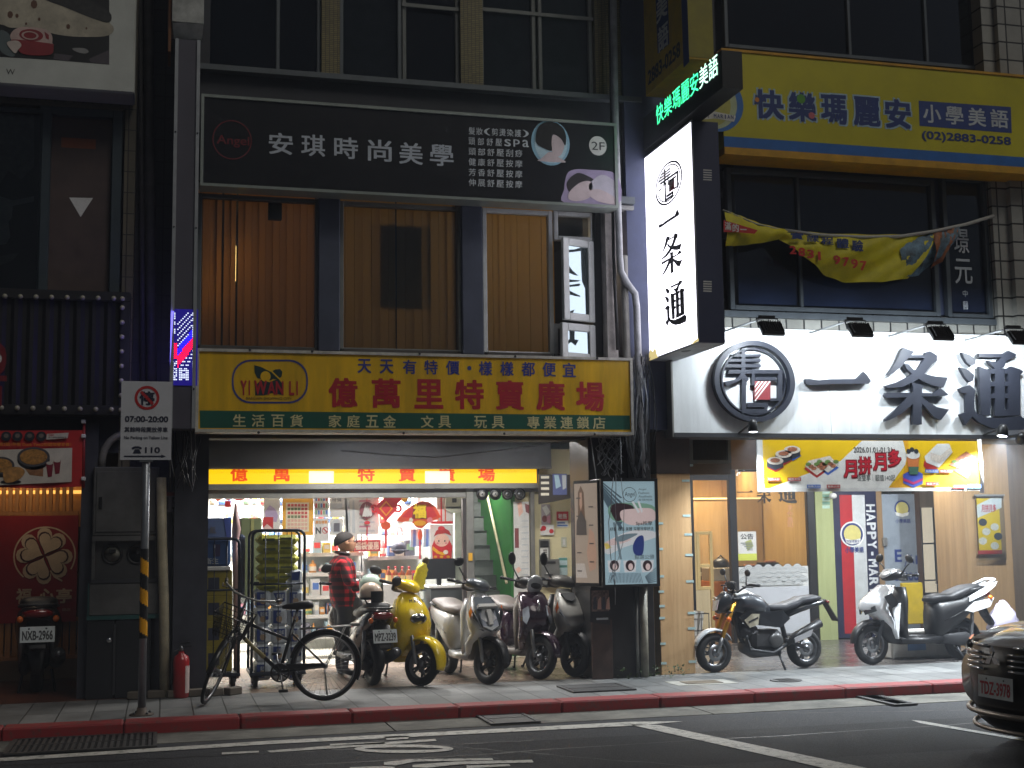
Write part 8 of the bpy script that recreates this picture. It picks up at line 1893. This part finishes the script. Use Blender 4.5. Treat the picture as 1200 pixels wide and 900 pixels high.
# ------------------------------------------------ bicycle
def bicycle():
    Rr=.335;wb=1.06;rp=GR(381,821);rz=heading(-.99,.05)
    t=thing('bicycle','black city bicycle with front basket and rear carrier, leaning on its stand','bicycle',(rp.x,rp.y,0),rz)
    fr=mat('bicycle_black',(30,32,36),.3,.2,coat=.5);L=lambda nm,fn,par=t:part(nm,par,fn,True)
    hx=wb-.20;A=Vector((hx-.02,0,.80));D=Vector((.2,0,-.5)).normalized();rs=Matrix.Rotation(R(-78),3,D);sf=lambda v:A+rs@(Vector(v)-A)
    def S_(nm,fn,par=t):
        b=MB();fn(b);b.v=[sf(v) for v in b.v];return b.build(nm,par,True)
    def wh(c,mk):
        def ty(b):b.torus(c,(0,1,0),Rr-.018,.018,K['rubber'],48,8)
        o=mk('wheel',ty);c=Vector(c)
        mk('rim',lambda b:b.torus(c,(0,1,0),Rr-.042,.011,K['steel'],48,6),o)
        def sp(b):
            for i in range(32):a=2*math.pi*i/32;b.tube([c+Vector((.02*math.cos(a+1),.025*(1 if i % 2 else-1),.02*math.sin(a+1))),c+Vector(((Rr-.045)*math.cos(a),0,(Rr-.045)*math.sin(a)))],.0016,K['steel'],4)
            b.lathe([(.018,-.045),(.026,-.03),(.018,0),(.026,.03),(.018,.045)],c,(0,1,0),K['steel'],12)
        mk('spokes',sp,o);return o
    wh((0,0,Rr),lambda n,f,p=t:L(n,f,p));wh((wb,0,Rr),lambda n,f,p=t:S_(n,f,p))
    L('rear_fender',lambda b:fender(b,(0,0,Rr),Rr+.012,.03,15,205,fr,20,.012,False));S_('front_fender',lambda b:fender(b,(wb,0,Rr),Rr+.012,.03,20,160,fr,16,.012,False))
    bb_=Vector((.44,0,.29));hd1,hd2=Vector((hx-.06,0,.90)),Vector((hx+.0,0,.70));st0=Vector((.30,0,.78))
    L('frame',lambda b:(b.tube([bb_,st0],.017,fr,10),b.tube([bb_,hd2],.02,fr,10),b.tube([Vector((.36,0,.60)),(hd1+hd2)/2],.016,fr,10),b.tube([hd2,hd1],.021,fr,10),[b.tube([bb_+Vector((0,y*.5,0)),(0,y,Rr)],.011,fr,8) for y in (-.06,.06)],[b.tube([Vector((.325,y*.4,.66)),(0,y,Rr)],.009,fr,8) for y in (-.06,.06)]))
    L('frame_decal',lambda b:b.tube([bb_+(hd2-bb_)*.35,bb_+(hd2-bb_)*.8],.0212,mat('gold_decal',(150,140,96),.4),10))
    L('seat_post',lambda b:b.tube([st0,st0+Vector((-.03,0,.12))],.013,K['chrome'],8))
    L('saddle',lambda b:b.loft([(.12,0,.93,.09,.03),(.17,0,.935,.105,.045),(.26,0,.925,.075,.04),(.38,0,.92,.03,.025),(.42,0,.915,.015,.015)],mat('saddle_black',(36,36,38),.40),'x',18))
    L('carrier',lambda b:([b.tube([(.25,y,.70),(-.28,y,.72)],.007,K['alu'],6) for y in (-.06,0,.06)],[b.tube([(x,-.07,.715),(x,.07,.715)],.007,K['alu'],6) for x in (.15,-.05,-.27)],b.box(-.34,-.25,-.07,.07,.715,.745,K['alu'],.008),[b.tube([(-.2,y,.72),(-.005,y*1.1,Rr)],.006,K['alu'],6) for y in (-.065,.065)]))
    L('chain_case',lambda b:(b.box(.02,.5,.045,.06,.32,.37,fr,.01),b.torus(bb_+Vector((0,.06,0)),(0,1,0),.085,.008,K['black'],24,6),[b.tube([bb_+Vector((0,.06,0)),bb_+Vector((.08*math.cos(a),.06,.08*math.sin(a)))],.007,K['black'],5) for a in (0,1.26,2.5,3.77,5.03)]))
    for y,s_ in ((.08,-1),(-.08,1)):L('pedal',lambda b:(b.tube([bb_+Vector((0,y*.8,0)),bb_+Vector((.03*s_,y*1.2,.165*s_))],.01,K['steel'],6),b.box(.44+.03*s_-.045,.44+.03*s_+.045,min(y*1.3,y*2.2),max(y*1.3,y*2.2),.29+.165*s_-.012,.29+.165*s_+.012,K['black'],.005)))
    S_('fork',lambda b:[b.tube([hd2,Vector((hx+.06,y,.62)),Vector((wb-.03,y,Rr+.08)),Vector((wb,y,Rr))],[.014,.014,.011,.009],fr,8) for y in (-.05,.05)])
    S_('handlebar',lambda b:(b.tube([hd1,hd1+Vector((-.03,0,.13))],.013,K['chrome'],8),b.tube([(hx-.28,-.29,1.04),(hx-.14,-.25,1.06),(hx-.04,-.12,1.05),(hx-.06,0,1.03),(hx-.04,.12,1.05),(hx-.14,.25,1.06),(hx-.28,.29,1.04)],.012,K['alu'],8)))
    for y in (-1,1):S_('grip',lambda b:b.tube([(hx-.17,y*.26,1.057),(hx-.29,y*.295,1.038)],.017,K['black'],8));S_('brake_lever',lambda b:b.tube([(hx-.1,y*.22,1.05),(hx-.14,y*.28,1.02),(hx-.26,y*.31,1.0)],.006,K['alu'],6))
    def bsk(b):
        x0,x1,z0,z1=hx+.06,hx+.34,.72,.96;m=mat('basket_wire',(46,46,48),.4,.4)
        for i in range(9):
            u=i/8
            for y in (-1,1):b.tube([(x0+.02+(x1-x0-.06)*u,y*.13,z0),(x0+(x1-x0)*u,y*.17,z1)],.0035,m,4)
            b.tube([(x1-.04,-.13+.26*u,z0),(x1,-.17+.34*u,z1)],.0035,m,4);b.tube([(x0+.02,-.13+.26*u,z0),(x0,-.17+.34*u,z1)],.0035,m,4);b.tube([(x0+.02+(x1-x0-.06)*u,-.13,z0),(x0+.02+(x1-x0-.06)*u,.13,z0)],.0035,m,4)
        for k in range(6):
            u=k/5;w_=.13+.04*u;a,c=x0+.02*(1-u),x1-.04*(1-u);z=z0+(z1-z0)*u
            b.tube([(a,-w_,z),(c,-w_,z),(c,w_,z),(a,w_,z)],.0035 if k<5 else .007,m,5,closed=True)
    S_('basket',bsk)
    L('stand',lambda b:b.tube([(.0,-.08,Rr-.02),(-.03,-.14,.01)],.01,K['alu'],6));L('reflector',lambda b:b.ball((-.33,0,.42),(.015,.03,.025),K['redlens'],n=10,q=6))
bicycle()

# ------------------------------------------------ car at the right edge
def car():
    d=ray(1172,800);P=Vector((0,0,EYE))+d*9.55;hdg=heading(-math.cos(R(3)),-math.sin(R(3)))
    gz=RZ;fwd=Vector((math.cos(hdg),math.sin(hdg),0));base=Vector((P.x,P.y,gz))-fwd*3.62
    t=thing('parked_car','dark car with red lettered plate TDZ-3978 entering the picture at the right','car',base,hdg)
    L=lambda nm,fn,par=t:part(nm,par,fn,True)
    PT=mat('car_paint',(186,182,180),.2,.15,coat=1,var=.03);BK=mat('car_black_trim',(18,18,20),.3)
    # x: rear -.85 .. front bumper 3.62; wheel centres at 0 and 2.68
    L('body',lambda b:b.loft([(-.85,0,.62,.60,.22,3.5),(-.78,0,.64,.80,.34,4),(-.3,0,.64,.87,.36,4.5),(1.2,0,.60,.89,.34,5),(2.2,0,.60,.89,.36,4.5),(2.75,0,.61,.88,.355,4.2),(3.12,0,.60,.84,.34,3.6),(3.36,0,.585,.72,.30,3.0),(3.52,0,.565,.58,.25,2.8)],PT,'x',36))
    L('hood',lambda b:b.loft([(2.15,0,.955,.74,.06,3),(2.7,0,.935,.74,.05,3),(3.1,0,.895,.70,.045,3),(3.38,0,.83,.62,.035,3)],PT,'x',28))
    L('cabin',lambda b:b.loft([(-.75,0,.95,.66,.06,3),(-.35,0,1.18,.66,.26,3.2),(.3,0,1.24,.68,.28,3.5),(1.1,0,1.22,.68,.27,3.5),(1.65,0,1.1,.68,.17,3.2),(2.15,0,.98,.70,.04,3)],mat('car_glass',(22,26,30),.05,coat=1),'x',28))
    L('roof',lambda b:b.loft([(-.3,0,1.46,.5,.012,3),(.3,0,1.515,.56,.016,3),(1.1,0,1.48,.55,.014,3)],PT,'x',20))
    # front face: upper chrome line, black grille with slats, side claws, skid bar
    def arc(z,y0,y1,x0,drop,n=14):return [(x0-drop*(abs(y0+(y1-y0)*i/n)/.75)**2.6,y0+(y1-y0)*i/n,z) for i in range(n+1)]
    L('grille',lambda b:b.ring_loft([[Vector(p) for p in arc(.80,-.74,.74,3.60,.26)],[Vector(p) for p in arc(.72,-.78,.78,3.63,.40)],[Vector(p) for p in arc(.60,-.78,.78,3.64,.40)],[Vector(p) for p in arc(.40,-.76,.76,3.63,.40)],[Vector(p) for p in arc(.28,-.74,.74,3.60,.40)],[Vector(p) for p in arc(.22,-.74,.74,3.52,.40)]][:],BK,caps=False,closed=False) if False else b.add([Vector(p) for z,w_,x0 in ((.82,.72,3.585),(.74,.78,3.63),(.60,.80,3.645),(.40,.78,3.63),(.26,.74,3.58),(.20,.72,3.5)) for p in arc(z,-w_,w_,x0,.40)],[(j*15+i,j*15+i+1,(j+1)*15+i+1,(j+1)*15+i) for j in range(5) for i in range(14)],BK,True))
    for z,w_,r in ((.82,.72,.011),(.775,.70,.010),(.735,.70,.010),(.695,.70,.010),(.655,.72,.012)):
        L('grille_slat',lambda b:(b.tube(arc(z,-w_,-.14,3.655 if z<.8 else 3.60,.40,8),r,K['chrome'],6),b.tube(arc(z,.14,w_,3.655 if z<.8 else 3.60,.40,8),r,K['chrome'],6)))
    em=L('emblem',lambda b:[b.prism([Vector((3.672,.0,.745))+Vector((0,math.sin(R(a))*q1-math.cos(R(a))*q2*sg if False else math.sin(R(a))*q1+math.cos(R(a))*q2,math.cos(R(a))*q1-math.sin(R(a))*q2)) for q1,q2 in ((0,0),(.045,.026),(.09,0),(.045,-.026))],(.012,0,0),K['chrome']) for a in (0,120,240)])
    for y in (-1,1):
        L('headlight',lambda b:b.prism([(3.40,y*.60,.83),(3.26,y*.74,.85),(3.08,y*.82,.83),(3.14,y*.82,.77),(3.38,y*.65,.765)],(.012,y*.012,0),mat('car_lamp_lens',(110,114,120),.08,.5,coat=1)))
        L('chrome_claw',lambda b:b.tube([(3.42,y*.60,.80),(3.34,y*.70,.74),(3.25,y*.775,.62),(3.25,y*.77,.50),(3.30,y*.73,.42)],[.022,.03,.034,.03,.018],mat('chrome_satin',(206,208,210),.22,.9,var=.03),8))
        L('fog_light',lambda b:b.ball((3.26,y*.765,.50),(.03,.035,.06),mat('warm_lens',(206,176,130),.15,coat=1),n=14,q=8))
    L('skid_bar',lambda b:(b.tube(arc(.335,-.8,.8,3.665,.40),.022,mat('silver_skid'),8),b.tube(arc(.215,-.72,.72,3.62,.40),.018,mat('silver_skid'),8),[b.tube([arc(.335,-.8,.8,3.665,.40)[k],arc(.215,-.72,.72,3.62,.40)[k]],.02,mat('silver_skid'),8) for k in (0,-1)]))
    plate(t,(3.668,0,.53),'TDZ-3978',3,.38,.16,mat('plate_red_ink',(190,30,46),.5),0)
    L('windscreen_frame',lambda b:b.tube([(2.14,-.66,.98),(2.2,0,1.0),(2.14,.66,.98)],.012,BK,6))
    for x in (0,2.68):
        for y in (-1,1):
            b=MB();b.lathe([(.2,-.1),(.3,-.11),(.335,-.08),(.34,0),(.335,.08),(.3,.11),(.2,.1)],(x,y*.78,.34),(0,1,0),K['rubber'],36);o=b.build('wheel',t,True)
            b=MB();b.lathe([(.22,y*.112),(.2,y*.12),(.08,y*.105),(.01,y*.11)],(x,y*.78,.34),(0,1,0),ALLOY,28);b.build('rim',o,True)
    for y in (-1,1):L('wing_mirror',lambda b:b.ball((1.75,y*.98,.98),(.08,.11,.07),PT,n=16,q=8));L('door_seam',lambda b:[b.tube([(x,y*.893,.34),(x,y*.895,.6),(x,y*.86,.93)],.004,BK,4) for x in (1.75,.75)])
car()
# ================================================================ sign post, extinguisher, person, loose things
sp=thing('no_parking_sign','white no parking sign on a steel post wrapped in yellow and black tape','road sign',GR(166,838));b0=GR(166,838);YPS=b0.y
STP=mat('galvanised_post',(150,154,160),.35,.6,var=.15)
ztop=PX(171,452,YPS)[1];zt0,zt1=PX(167,748,YPS)[1],PX(168,643,YPS)[1]
part('post',sp,lambda b:b.tube([(b0.x,YPS,0),(b0.x,YPS,ztop)],.036,STP,16))
part('base_flange',sp,lambda b:(b.lathe([(.11,0),(.11,.012),(.05,.02),(.042,.07)],b0,(0,0,1),mat('rusty_flange',(96,84,74),.7,var=.4),20),[b.lathe([(.012,.012),(.012,.03),(.001,.034)],b0+Vector((.085*math.cos(a),.085*math.sin(a),0)),(0,0,1),K['dark'],8) for a in (.6,2.2,3.8,5.3)]))
def tape(b):
    n=28;m=(mat('tape_yellow',(240,170,10),.4),mat('tape_black',(26,26,28),.4));rows=60
    for j in range(rows):
        for i in range(n):
            a0,a1=2*math.pi*i/n,2*math.pi*(i+1)/n;z0=zt0+(zt1-zt0)*j/rows;z1=zt0+(zt1-zt0)*(j+1)/rows
            k=int(((z0-zt0)/.135+i/n*1.0)) % 2
            b.add([(b0.x+.0375*math.cos(a),YPS+.0375*math.sin(a),z) for a,z in ((a0,z0),(a1,z0),(a1,z1),(a0,z1))],[(0,1,2,3)],m[0 if k else 1],True)
part('striped_tape',sp,tape)
Sn=front(YPS-.05);SGW=mat('sign_white',(206,208,214),.4,var=.06)
pnl=part('sign_panel',sp,lambda b:b.Rc(Sn,(142.5,446.5,200.5,539),SGW,0,.006))
def sg_(b):
    k=5;z1_=lambda L:[(x/5.4545,430+y/5.4545) for x,y in L]
    b.El(Sn,z1_([(940,198)])[0],(14.5,14),K['red'],k,40,.78);b.T(Sn,'停',(163.5,458.5,181,475),mat('sign_navy'),k,.03)
    b.P(Sn,z1_([(895,165),(908,152),(985,232),(972,246)]),K['red'],k+2)
    ik=mat('sign_navy')
    b.T(Sn,'07:00-20:00',(146.5,487.5,197,495),ik,k,.03);b.T(Sn,'其餘時段開放停車',(146,500.3,196.5,506.8),ik,k,.02);b.T(Sn,'No Parking on Yellow Line',(145.5,511,196.5,516),ik,k,.015)
    b.T(Sn,'110',(170,524,187.5,531),ik,k,.03);b.P(Sn,[(154.5,524.5),(158,523),(162.5,523),(166,524.5),(166,526.5),(163.5,526.5),(163,525.5),(158,525.5),(157,526.5),(154.5,526.5)],ik,k);b.P(Sn,[(158,526.5),(163,526.5),(165.5,531.5),(155.5,531.5)],ik,k)
    b.P(Sn,[(145.5,534),(189,534),(189,532.8),(194.5,534.8),(189,536.6),(189,535.6),(145.5,535.6)],ik,k)
part('lettering',pnl,sg_)
part('bracket',sp,lambda b:[b.box(b0.x-.06,b0.x+.06,YPS-.05,YPS-.03,z-.02,z+.02,K['steel']) for z in (ztop-.15,ztop-.7)])
# fire extinguisher
e0=Vector((PX(212,800,13.84)[0],13.84,0));ex=thing('fire_extinguisher','red fire extinguisher standing on the pavement at the shop pier','extinguisher',e0)
part('cylinder',ex,lambda b:b.lathe([(.07,0),(.08,.01),(.082,.36),(.07,.41),(.03,.44),(.028,.46)],e0,(0,0,1),mat('extinguisher_red',(170,24,30),.3,coat=.5),24));part('label',ex,lambda b:b.lathe([(.0826,.1),(.0826,.3)],e0,(0,0,1),mat('extinguisher_label'),24,caps=False) if False else b.add([(e0.x+.083*math.cos(R(a)),e0.y+.083*math.sin(R(a)),z) for z in (.05,.32) for a in range(-60,1,10)],[(i,i+1,8+i,7+i) for i in range(6)],mat('extinguisher_label'),True))
part('valve',ex,lambda b:(b.lathe([(.02,.46),(.022,.5),(.01,.52)],e0,(0,0,1),K['steel'],12),b.box(e0.x-.01,e0.x+.10,e0.y-.012,e0.y+.012,.50,.515,K['black']),b.box(e0.x-.01,e0.x+.09,e0.y-.012,e0.y+.012,.535,.55,K['black'])));part('hose',ex,lambda b:b.tube([e0+Vector((-.02,-.01,.48)),e0+Vector((-.08,-.03,.46)),e0+Vector((-.1,-.04,.36)),e0+Vector((-.095,-.03,.15))],.011,K['black'],8))
# foam box under the white scooter, plastic bag on it, crate by the wooden column
fx=thing('foam_box','long white foam box on the tiles under the white scooter','box',GR(1095,772));f0=GR(1095,772)
part('tub',fx,lambda b:b.box(f0.x-.52,f0.x+.45,f0.y+.10,f0.y+.5,.004,.27,mat('foam_white'),.02));part('lid',fx,lambda b:b.box(f0.x-.53,f0.x+.46,f0.y+.09,f0.y+.51,.272,.33,mat('foam_white'),.015));part('blue_label',fx,lambda b:b.box(f0.x-.3,f0.x-.05,f0.y+.095,f0.y+.0995,.1,.2,mat('label_blue',(110,150,200),.6)))
bg_=Vector(GR(1196,772));bgp=thing('plastic_bag','crumpled white and lilac plastic bag behind the car bonnet','bag',(bg_.x,bg_.y+.3,.33))
def bag(b):
    r_=random.Random(6);rings=[]
    for i in range(9):
        u=i/8;rr=.2*math.sin(math.pi*min(.97,.35+.6*u))**.7*(1 if u<.6 else 1-.9*(u-.6));rings.append([Vector((bg_.x+rr*math.cos(a)*(1+.16*r_.uniform(-1,1)),bg_.y+.3+.8*rr*math.sin(a)*(1+.16*r_.uniform(-1,1)),.3+.38*u+.02*r_.uniform(-1,1))) for a in [2*math.pi*k/18 for k in range(18)]])
    b.ring_loft(rings,mat('bag_lilac',(168,162,184),.35,var=.1))
part('sack',bgp,bag);tag(part('bag_stand',None,lambda b:b.box(bg_.x-.3,bg_.x+.3,bg_.y+.05,bg_.y+.55,0,.31,mat('crate_grey',(90,92,96),.6),.01)),'grey crate under the lilac plastic bag','crate')
kb=GR(836,768);cr=thing('wire_crate','black wire crate with papers standing behind the motorcycle front wheel','crate',(kb.x,kb.y+1.2,0));cx,cy=kb.x+.1,kb.y+1.0
part('frame',cr,lambda b:([b.tube([(cx-.22,cy-.15,z),(cx+.22,cy-.15,z),(cx+.22,cy+.15,z),(cx-.22,cy+.15,z)],.008,K['black'],6,closed=True) for z in (.02,.25,.48)],[b.tube([(cx+x,cy+y,.02),(cx+x,cy+y,.48)],.006,K['black'],6) for x in (-.22,-.11,0,.11,.22) for y in (-.15,.15)]));part('papers',cr,lambda b:[b.obox((cx-.12+.08*i,cy,.33),(.05,.22,.36),Matrix.Rotation(.08*i-.1,3,'Y'),mat('paper_white',(206,204,198),.6)) for i in range(4)])
bx=thing('planter_box','low white trough standing before the sushi shop window','box',P3(895,780,16.9));part('trough',bx,lambda b:b.box(PX(872,770,16.9)[0],PX(948,770,16.9)[0],16.9,17.1,.02,.12,K['offw'],.01));part('rim',bx,lambda b:b.box(PX(871,770,16.9)[0],PX(949,770,16.9)[0],16.88,17.12,.12,.14,K['dark']))

# ------------------------------------------------ shopper in a red and black plaid shirt
def person():
    base=Vector((PX(401,700,15.1)[0],15.1,0));H=1.60
    t=thing('person','man with glasses in a red and black plaid shirt facing right inside the shop','person',base,R(8),None)
    SK=mat('skin',(228,174,142),.5,var=.06,scale=20);PL=plaid();PA=mat('dark_trousers',(34,36,42),.7);SH=mat('dark_shoe',(30,28,28),.5)
    def skin_mesh(nm,verts,edges,radii,mats,par,root=0,pick=None,sub=2):
        me=bpy.data.meshes.new(nm);me.from_pydata(verts,edges,[]);o=bpy.data.objects.new(nm,me);COL.objects.link(o)
        md=o.modifiers.new('skin','SKIN');md.use_smooth_shade=True
        for i,r in enumerate(radii):sv=me.skin_vertices[0].data[i];sv.radius=(r,r) if not isinstance(r,tuple) else r;sv.use_root=(i==root)
        ss=o.modifiers.new('sub','SUBSURF');ss.levels=sub;ss.render_levels=sub
        bpy.context.view_layer.update();dg=bpy.context.evaluated_depsgraph_get();m2=bpy.data.meshes.new_from_object(o.evaluated_get(dg));o.modifiers.clear();o.data=m2;o.name=nm
        for m in mats:m2.materials.append(m)
        if pick:
            for p in m2.polygons:p.material_index=pick(p.center)
        for p in m2.polygons:p.use_smooth=True
        o.parent=par;return o
    # facing +x; y>0 is his left (away from the camera side is +y)
    V=[(0,0,.86),(0.005,0,1.0),(.0,0,1.16),(-.02,0,1.29),(-.005,0,1.345),(.005,0,1.42)];Rr=[(.155,.14),(.16,.15),(.16,.15),(.135,.12),(.055,.055),(.052,.05)];E_=[(0,1),(1,2),(2,3),(3,4),(4,5)]
    def ad(p,r,to):V.append(p);Rr.append(r);E_.append((to,len(V)-1));return len(V)-1
    for s in (-1,1):
        a=ad((-.01,s*.145,1.285),.075,3);e=ad((.0,s*.225,1.045),.06,a);w_=ad((.20,s*.18,1.02),.042,e);ad((.245,s*.165,1.025),.03,w_)
        h=ad((0,s*.085,.80),.088,0);k=ad((.015,s*.095,.45),.06,h);an=ad((-.005,s*.10,.09),.043,k);ad((.09,s*.105,.045),.035,an)
    def pk(c):
        if c.z>1.375:return 0
        if c.x>.2 and c.z>.95:return 0
        if c.z>.80:return 1
        if c.z>.085:return 2
        return 3
    b_=skin_mesh('body',V,E_,Rr,[SK,PL,PA,SH],t,0,pk)
    # head with face
    b=MB();hc=Vector((.035,0,1.50));rings=[]
    prof=[(-.105,.052,.045,.02),(-.09,.07,.052,.018),(-.06,.085,.062,.01),(-.02,.094,.070,.0),(.02,.098,.074,-.004),(.055,.095,.072,-.008),(.08,.078,.06,-.01),(.095,.05,.04,-.01),(.102,.015,.012,-.01)]
    for z,rx,ry,ox in prof:
        ring=[]
        for k in range(28):
            a=2*math.pi*k/28;x=rx*math.cos(a)+ox;y=ry*math.sin(a)
            if math.cos(a)>.9 and-.03<z<.0:x += .012
            ring.append(hc+Vector((x,y,z)))
        rings.append(ring)
    b.ring_loft(rings,SK);hd_=b.build('head',t,True)
    part('nose',hd_,lambda b:b.loft([(hc.x+.085,0,hc.z+.015,.008,.006),(hc.x+.105,0,hc.z-.012,.013,.012),(hc.x+.108,0,hc.z-.026,.016,.009),(hc.x+.09,0,hc.z-.032,.012,.005)],SK,'x',12,2),True)
    for s in (-1,1):
        part('ear',hd_,lambda b:b.ball(hc+Vector((-.01,s*.074,-.005)),(.024,.01,.034),SK,n=14,q=8),True)
        part('eye',hd_,lambda b:(b.ball(hc+Vector((.083,s*.033,.012)),(.010,.013,.008),K['white'],n=10,q=6),b.ball(hc+Vector((.091,s*.033,.012)),(.004,.006,.006),K['ink'],n=8,q=6)),True)
        part('eyebrow',hd_,lambda b:b.tube([hc+Vector((.088,s*.018,.036)),hc+Vector((.078,s*.052,.036))],.004,K['ink'],5),True)
    part('mouth',hd_,lambda b:b.tube([hc+Vector((.084,-.024,-.062)),hc+Vector((.096,0,-.06)),hc+Vector((.084,.024,-.062))],.005,mat('lip',(150,84,76),.5),6),True)
    def hair(b):
        rg=[]
        for i in range(8):
            u=i/7;ring=[]
            for k in range(28):
                a=2*math.pi*k/28;c=math.cos(a);p0=R(10+(24 if c>0 else 34)*c);ph_=p0+(R(88)-p0)*u;r=max(math.cos(ph_),.03)
                ring.append(hc+Vector((-.012+.1125*r*c,.086*r*math.sin(a),.0+.121*math.sin(ph_))))
            rg.append(ring)
        b.ring_loft(rg,mat('short_black_hair',(46,40,38),.8,var=.3,scale=60,bump=.5))
    part('hair',hd_,hair,True)
    part('glasses',t,lambda b:([b.torus(hc+Vector((.104,s*.034,.01)),(1,0,.1),.022,.003,K['ink'],18,6) for s in (-1,1)],b.tube([hc+Vector((.106,-.012,.014)),hc+Vector((.108,.012,.014))],.003,K['ink'],5),[b.tube([hc+Vector((.1,s*.055,.014)),hc+Vector((.04,s*.078,.012)),hc+Vector((-.015,s*.08,.008))],.003,K['ink'],5) for s in (-1,1)]),True)
    part('collar',t,lambda b:b.torus((.0,0,1.375),(.25,0,1),.068,.016,mat('dark_collar',(44,24,26),.7),22,8),True)
    # hands: palm, four fingers and thumb, half closed around a small jar
    for s in (-1,1):
        px=Vector((.245,s*.165,1.025));V2=[tuple(px),tuple(px+Vector((.045,0,-.002)))];E2=[(0,1)];R2=[(.024,.03),(.018,.036)]
        for i in range(4):
            y=(-.03+.02*i)*1.0;ln=(.8,1,.95,.75)[i];p1=px+Vector((.075,y,-.004));p2=p1+Vector((.024*ln,-s*.002,-.016));p3_=p2+Vector((.008*ln,0,-.024))
            V2 += [tuple(p1),tuple(p2),tuple(p3_)];n=len(V2);E2 += [(1,n-3),(n-3,n-2),(n-2,n-1)];R2 += [.0095,.0088,.008]
        th=px+Vector((.02,-s*.036,.004));V2 += [tuple(th),tuple(th+Vector((.03,-s*.012,-.01))),tuple(th+Vector((.05,-s*.004,-.022)))];n=len(V2);E2 += [(0,n-3),(n-3,n-2),(n-2,n-1)];R2 += [.012,.0105,.009]
        skin_mesh('hand',V2,E2,R2,[SK],t,0,None,1)
    t.scale=(1.14,1.14,1.02)
    return t
def plaid():
    m=bpy.data.materials.new('plaid_shirt');m.use_nodes=True;n=m.node_tree;b=n.nodes['Principled BSDF'];b.inputs['Roughness'].default_value=.8
    tc=N(n,'ShaderNodeTexCoord');sp_=N(n,'ShaderNodeSeparateXYZ');n.links.new(tc.outputs['Object'],sp_.inputs[0])
    ad_=N(n,'ShaderNodeMath',operation='ADD');n.links.new(sp_.outputs[0],ad_.inputs[0]);n.links.new(sp_.outputs[1],ad_.inputs[1]);fac=[]
    for src in (ad_.outputs[0],sp_.outputs[2]):
        mu=N(n,'ShaderNodeMath',operation='MULTIPLY');mu.inputs[1].default_value=1/.085;n.links.new(src,mu.inputs[0]);fr=N(n,'ShaderNodeMath',operation='FRACT');n.links.new(mu.outputs[0],fr.inputs[0])
        gt=N(n,'ShaderNodeMath',operation='GREATER_THAN');gt.inputs[1].default_value=.5;n.links.new(fr.outputs[0],gt.inputs[0]);fac.append(gt.outputs[0])
    s_=N(n,'ShaderNodeMath',operation='ADD');n.links.new(fac[0],s_.inputs[0]);n.links.new(fac[1],s_.inputs[1]);dv=N(n,'ShaderNodeMath',operation='DIVIDE');dv.inputs[1].default_value=2;n.links.new(s_.outputs[0],dv.inputs[0])
    cr=N(n,'ShaderNodeValToRGB');cr.color_ramp.interpolation='CONSTANT';e=cr.color_ramp.elements;e[0].color=(*lin((206,26,40)),1);e[1].position=.75;e[1].color=(*lin((24,16,18)),1);q_=e.new(.25);q_.color=(*lin((104,18,26)),1)
    n.links.new(dv.outputs[0],cr.inputs[0]);n.links.new(cr.outputs[0],b.inputs['Base Color']);return m
person()
# ================================================================ haze volume added round everything to imitate lens bloom
hb=MB();hb.box(-60,60,-30,60,-1.6,14,mat('haze',(255,255,255),var=0));hz=hb.build('haze');hz['kind']='stuff'
hm_=MATS['haze'].node_tree;hm_.nodes.remove(hm_.nodes['Principled BSDF'])
pv=hm_.nodes.new('ShaderNodeVolumePrincipled');pv.inputs['Color'].default_value=(.8,.87,1,1);pv.inputs['Density'].default_value=.0075;pv.inputs['Anisotropy'].default_value=.35
hm_.links.new(pv.outputs[0],hm_.nodes['Material Output'].inputs['Volume'])
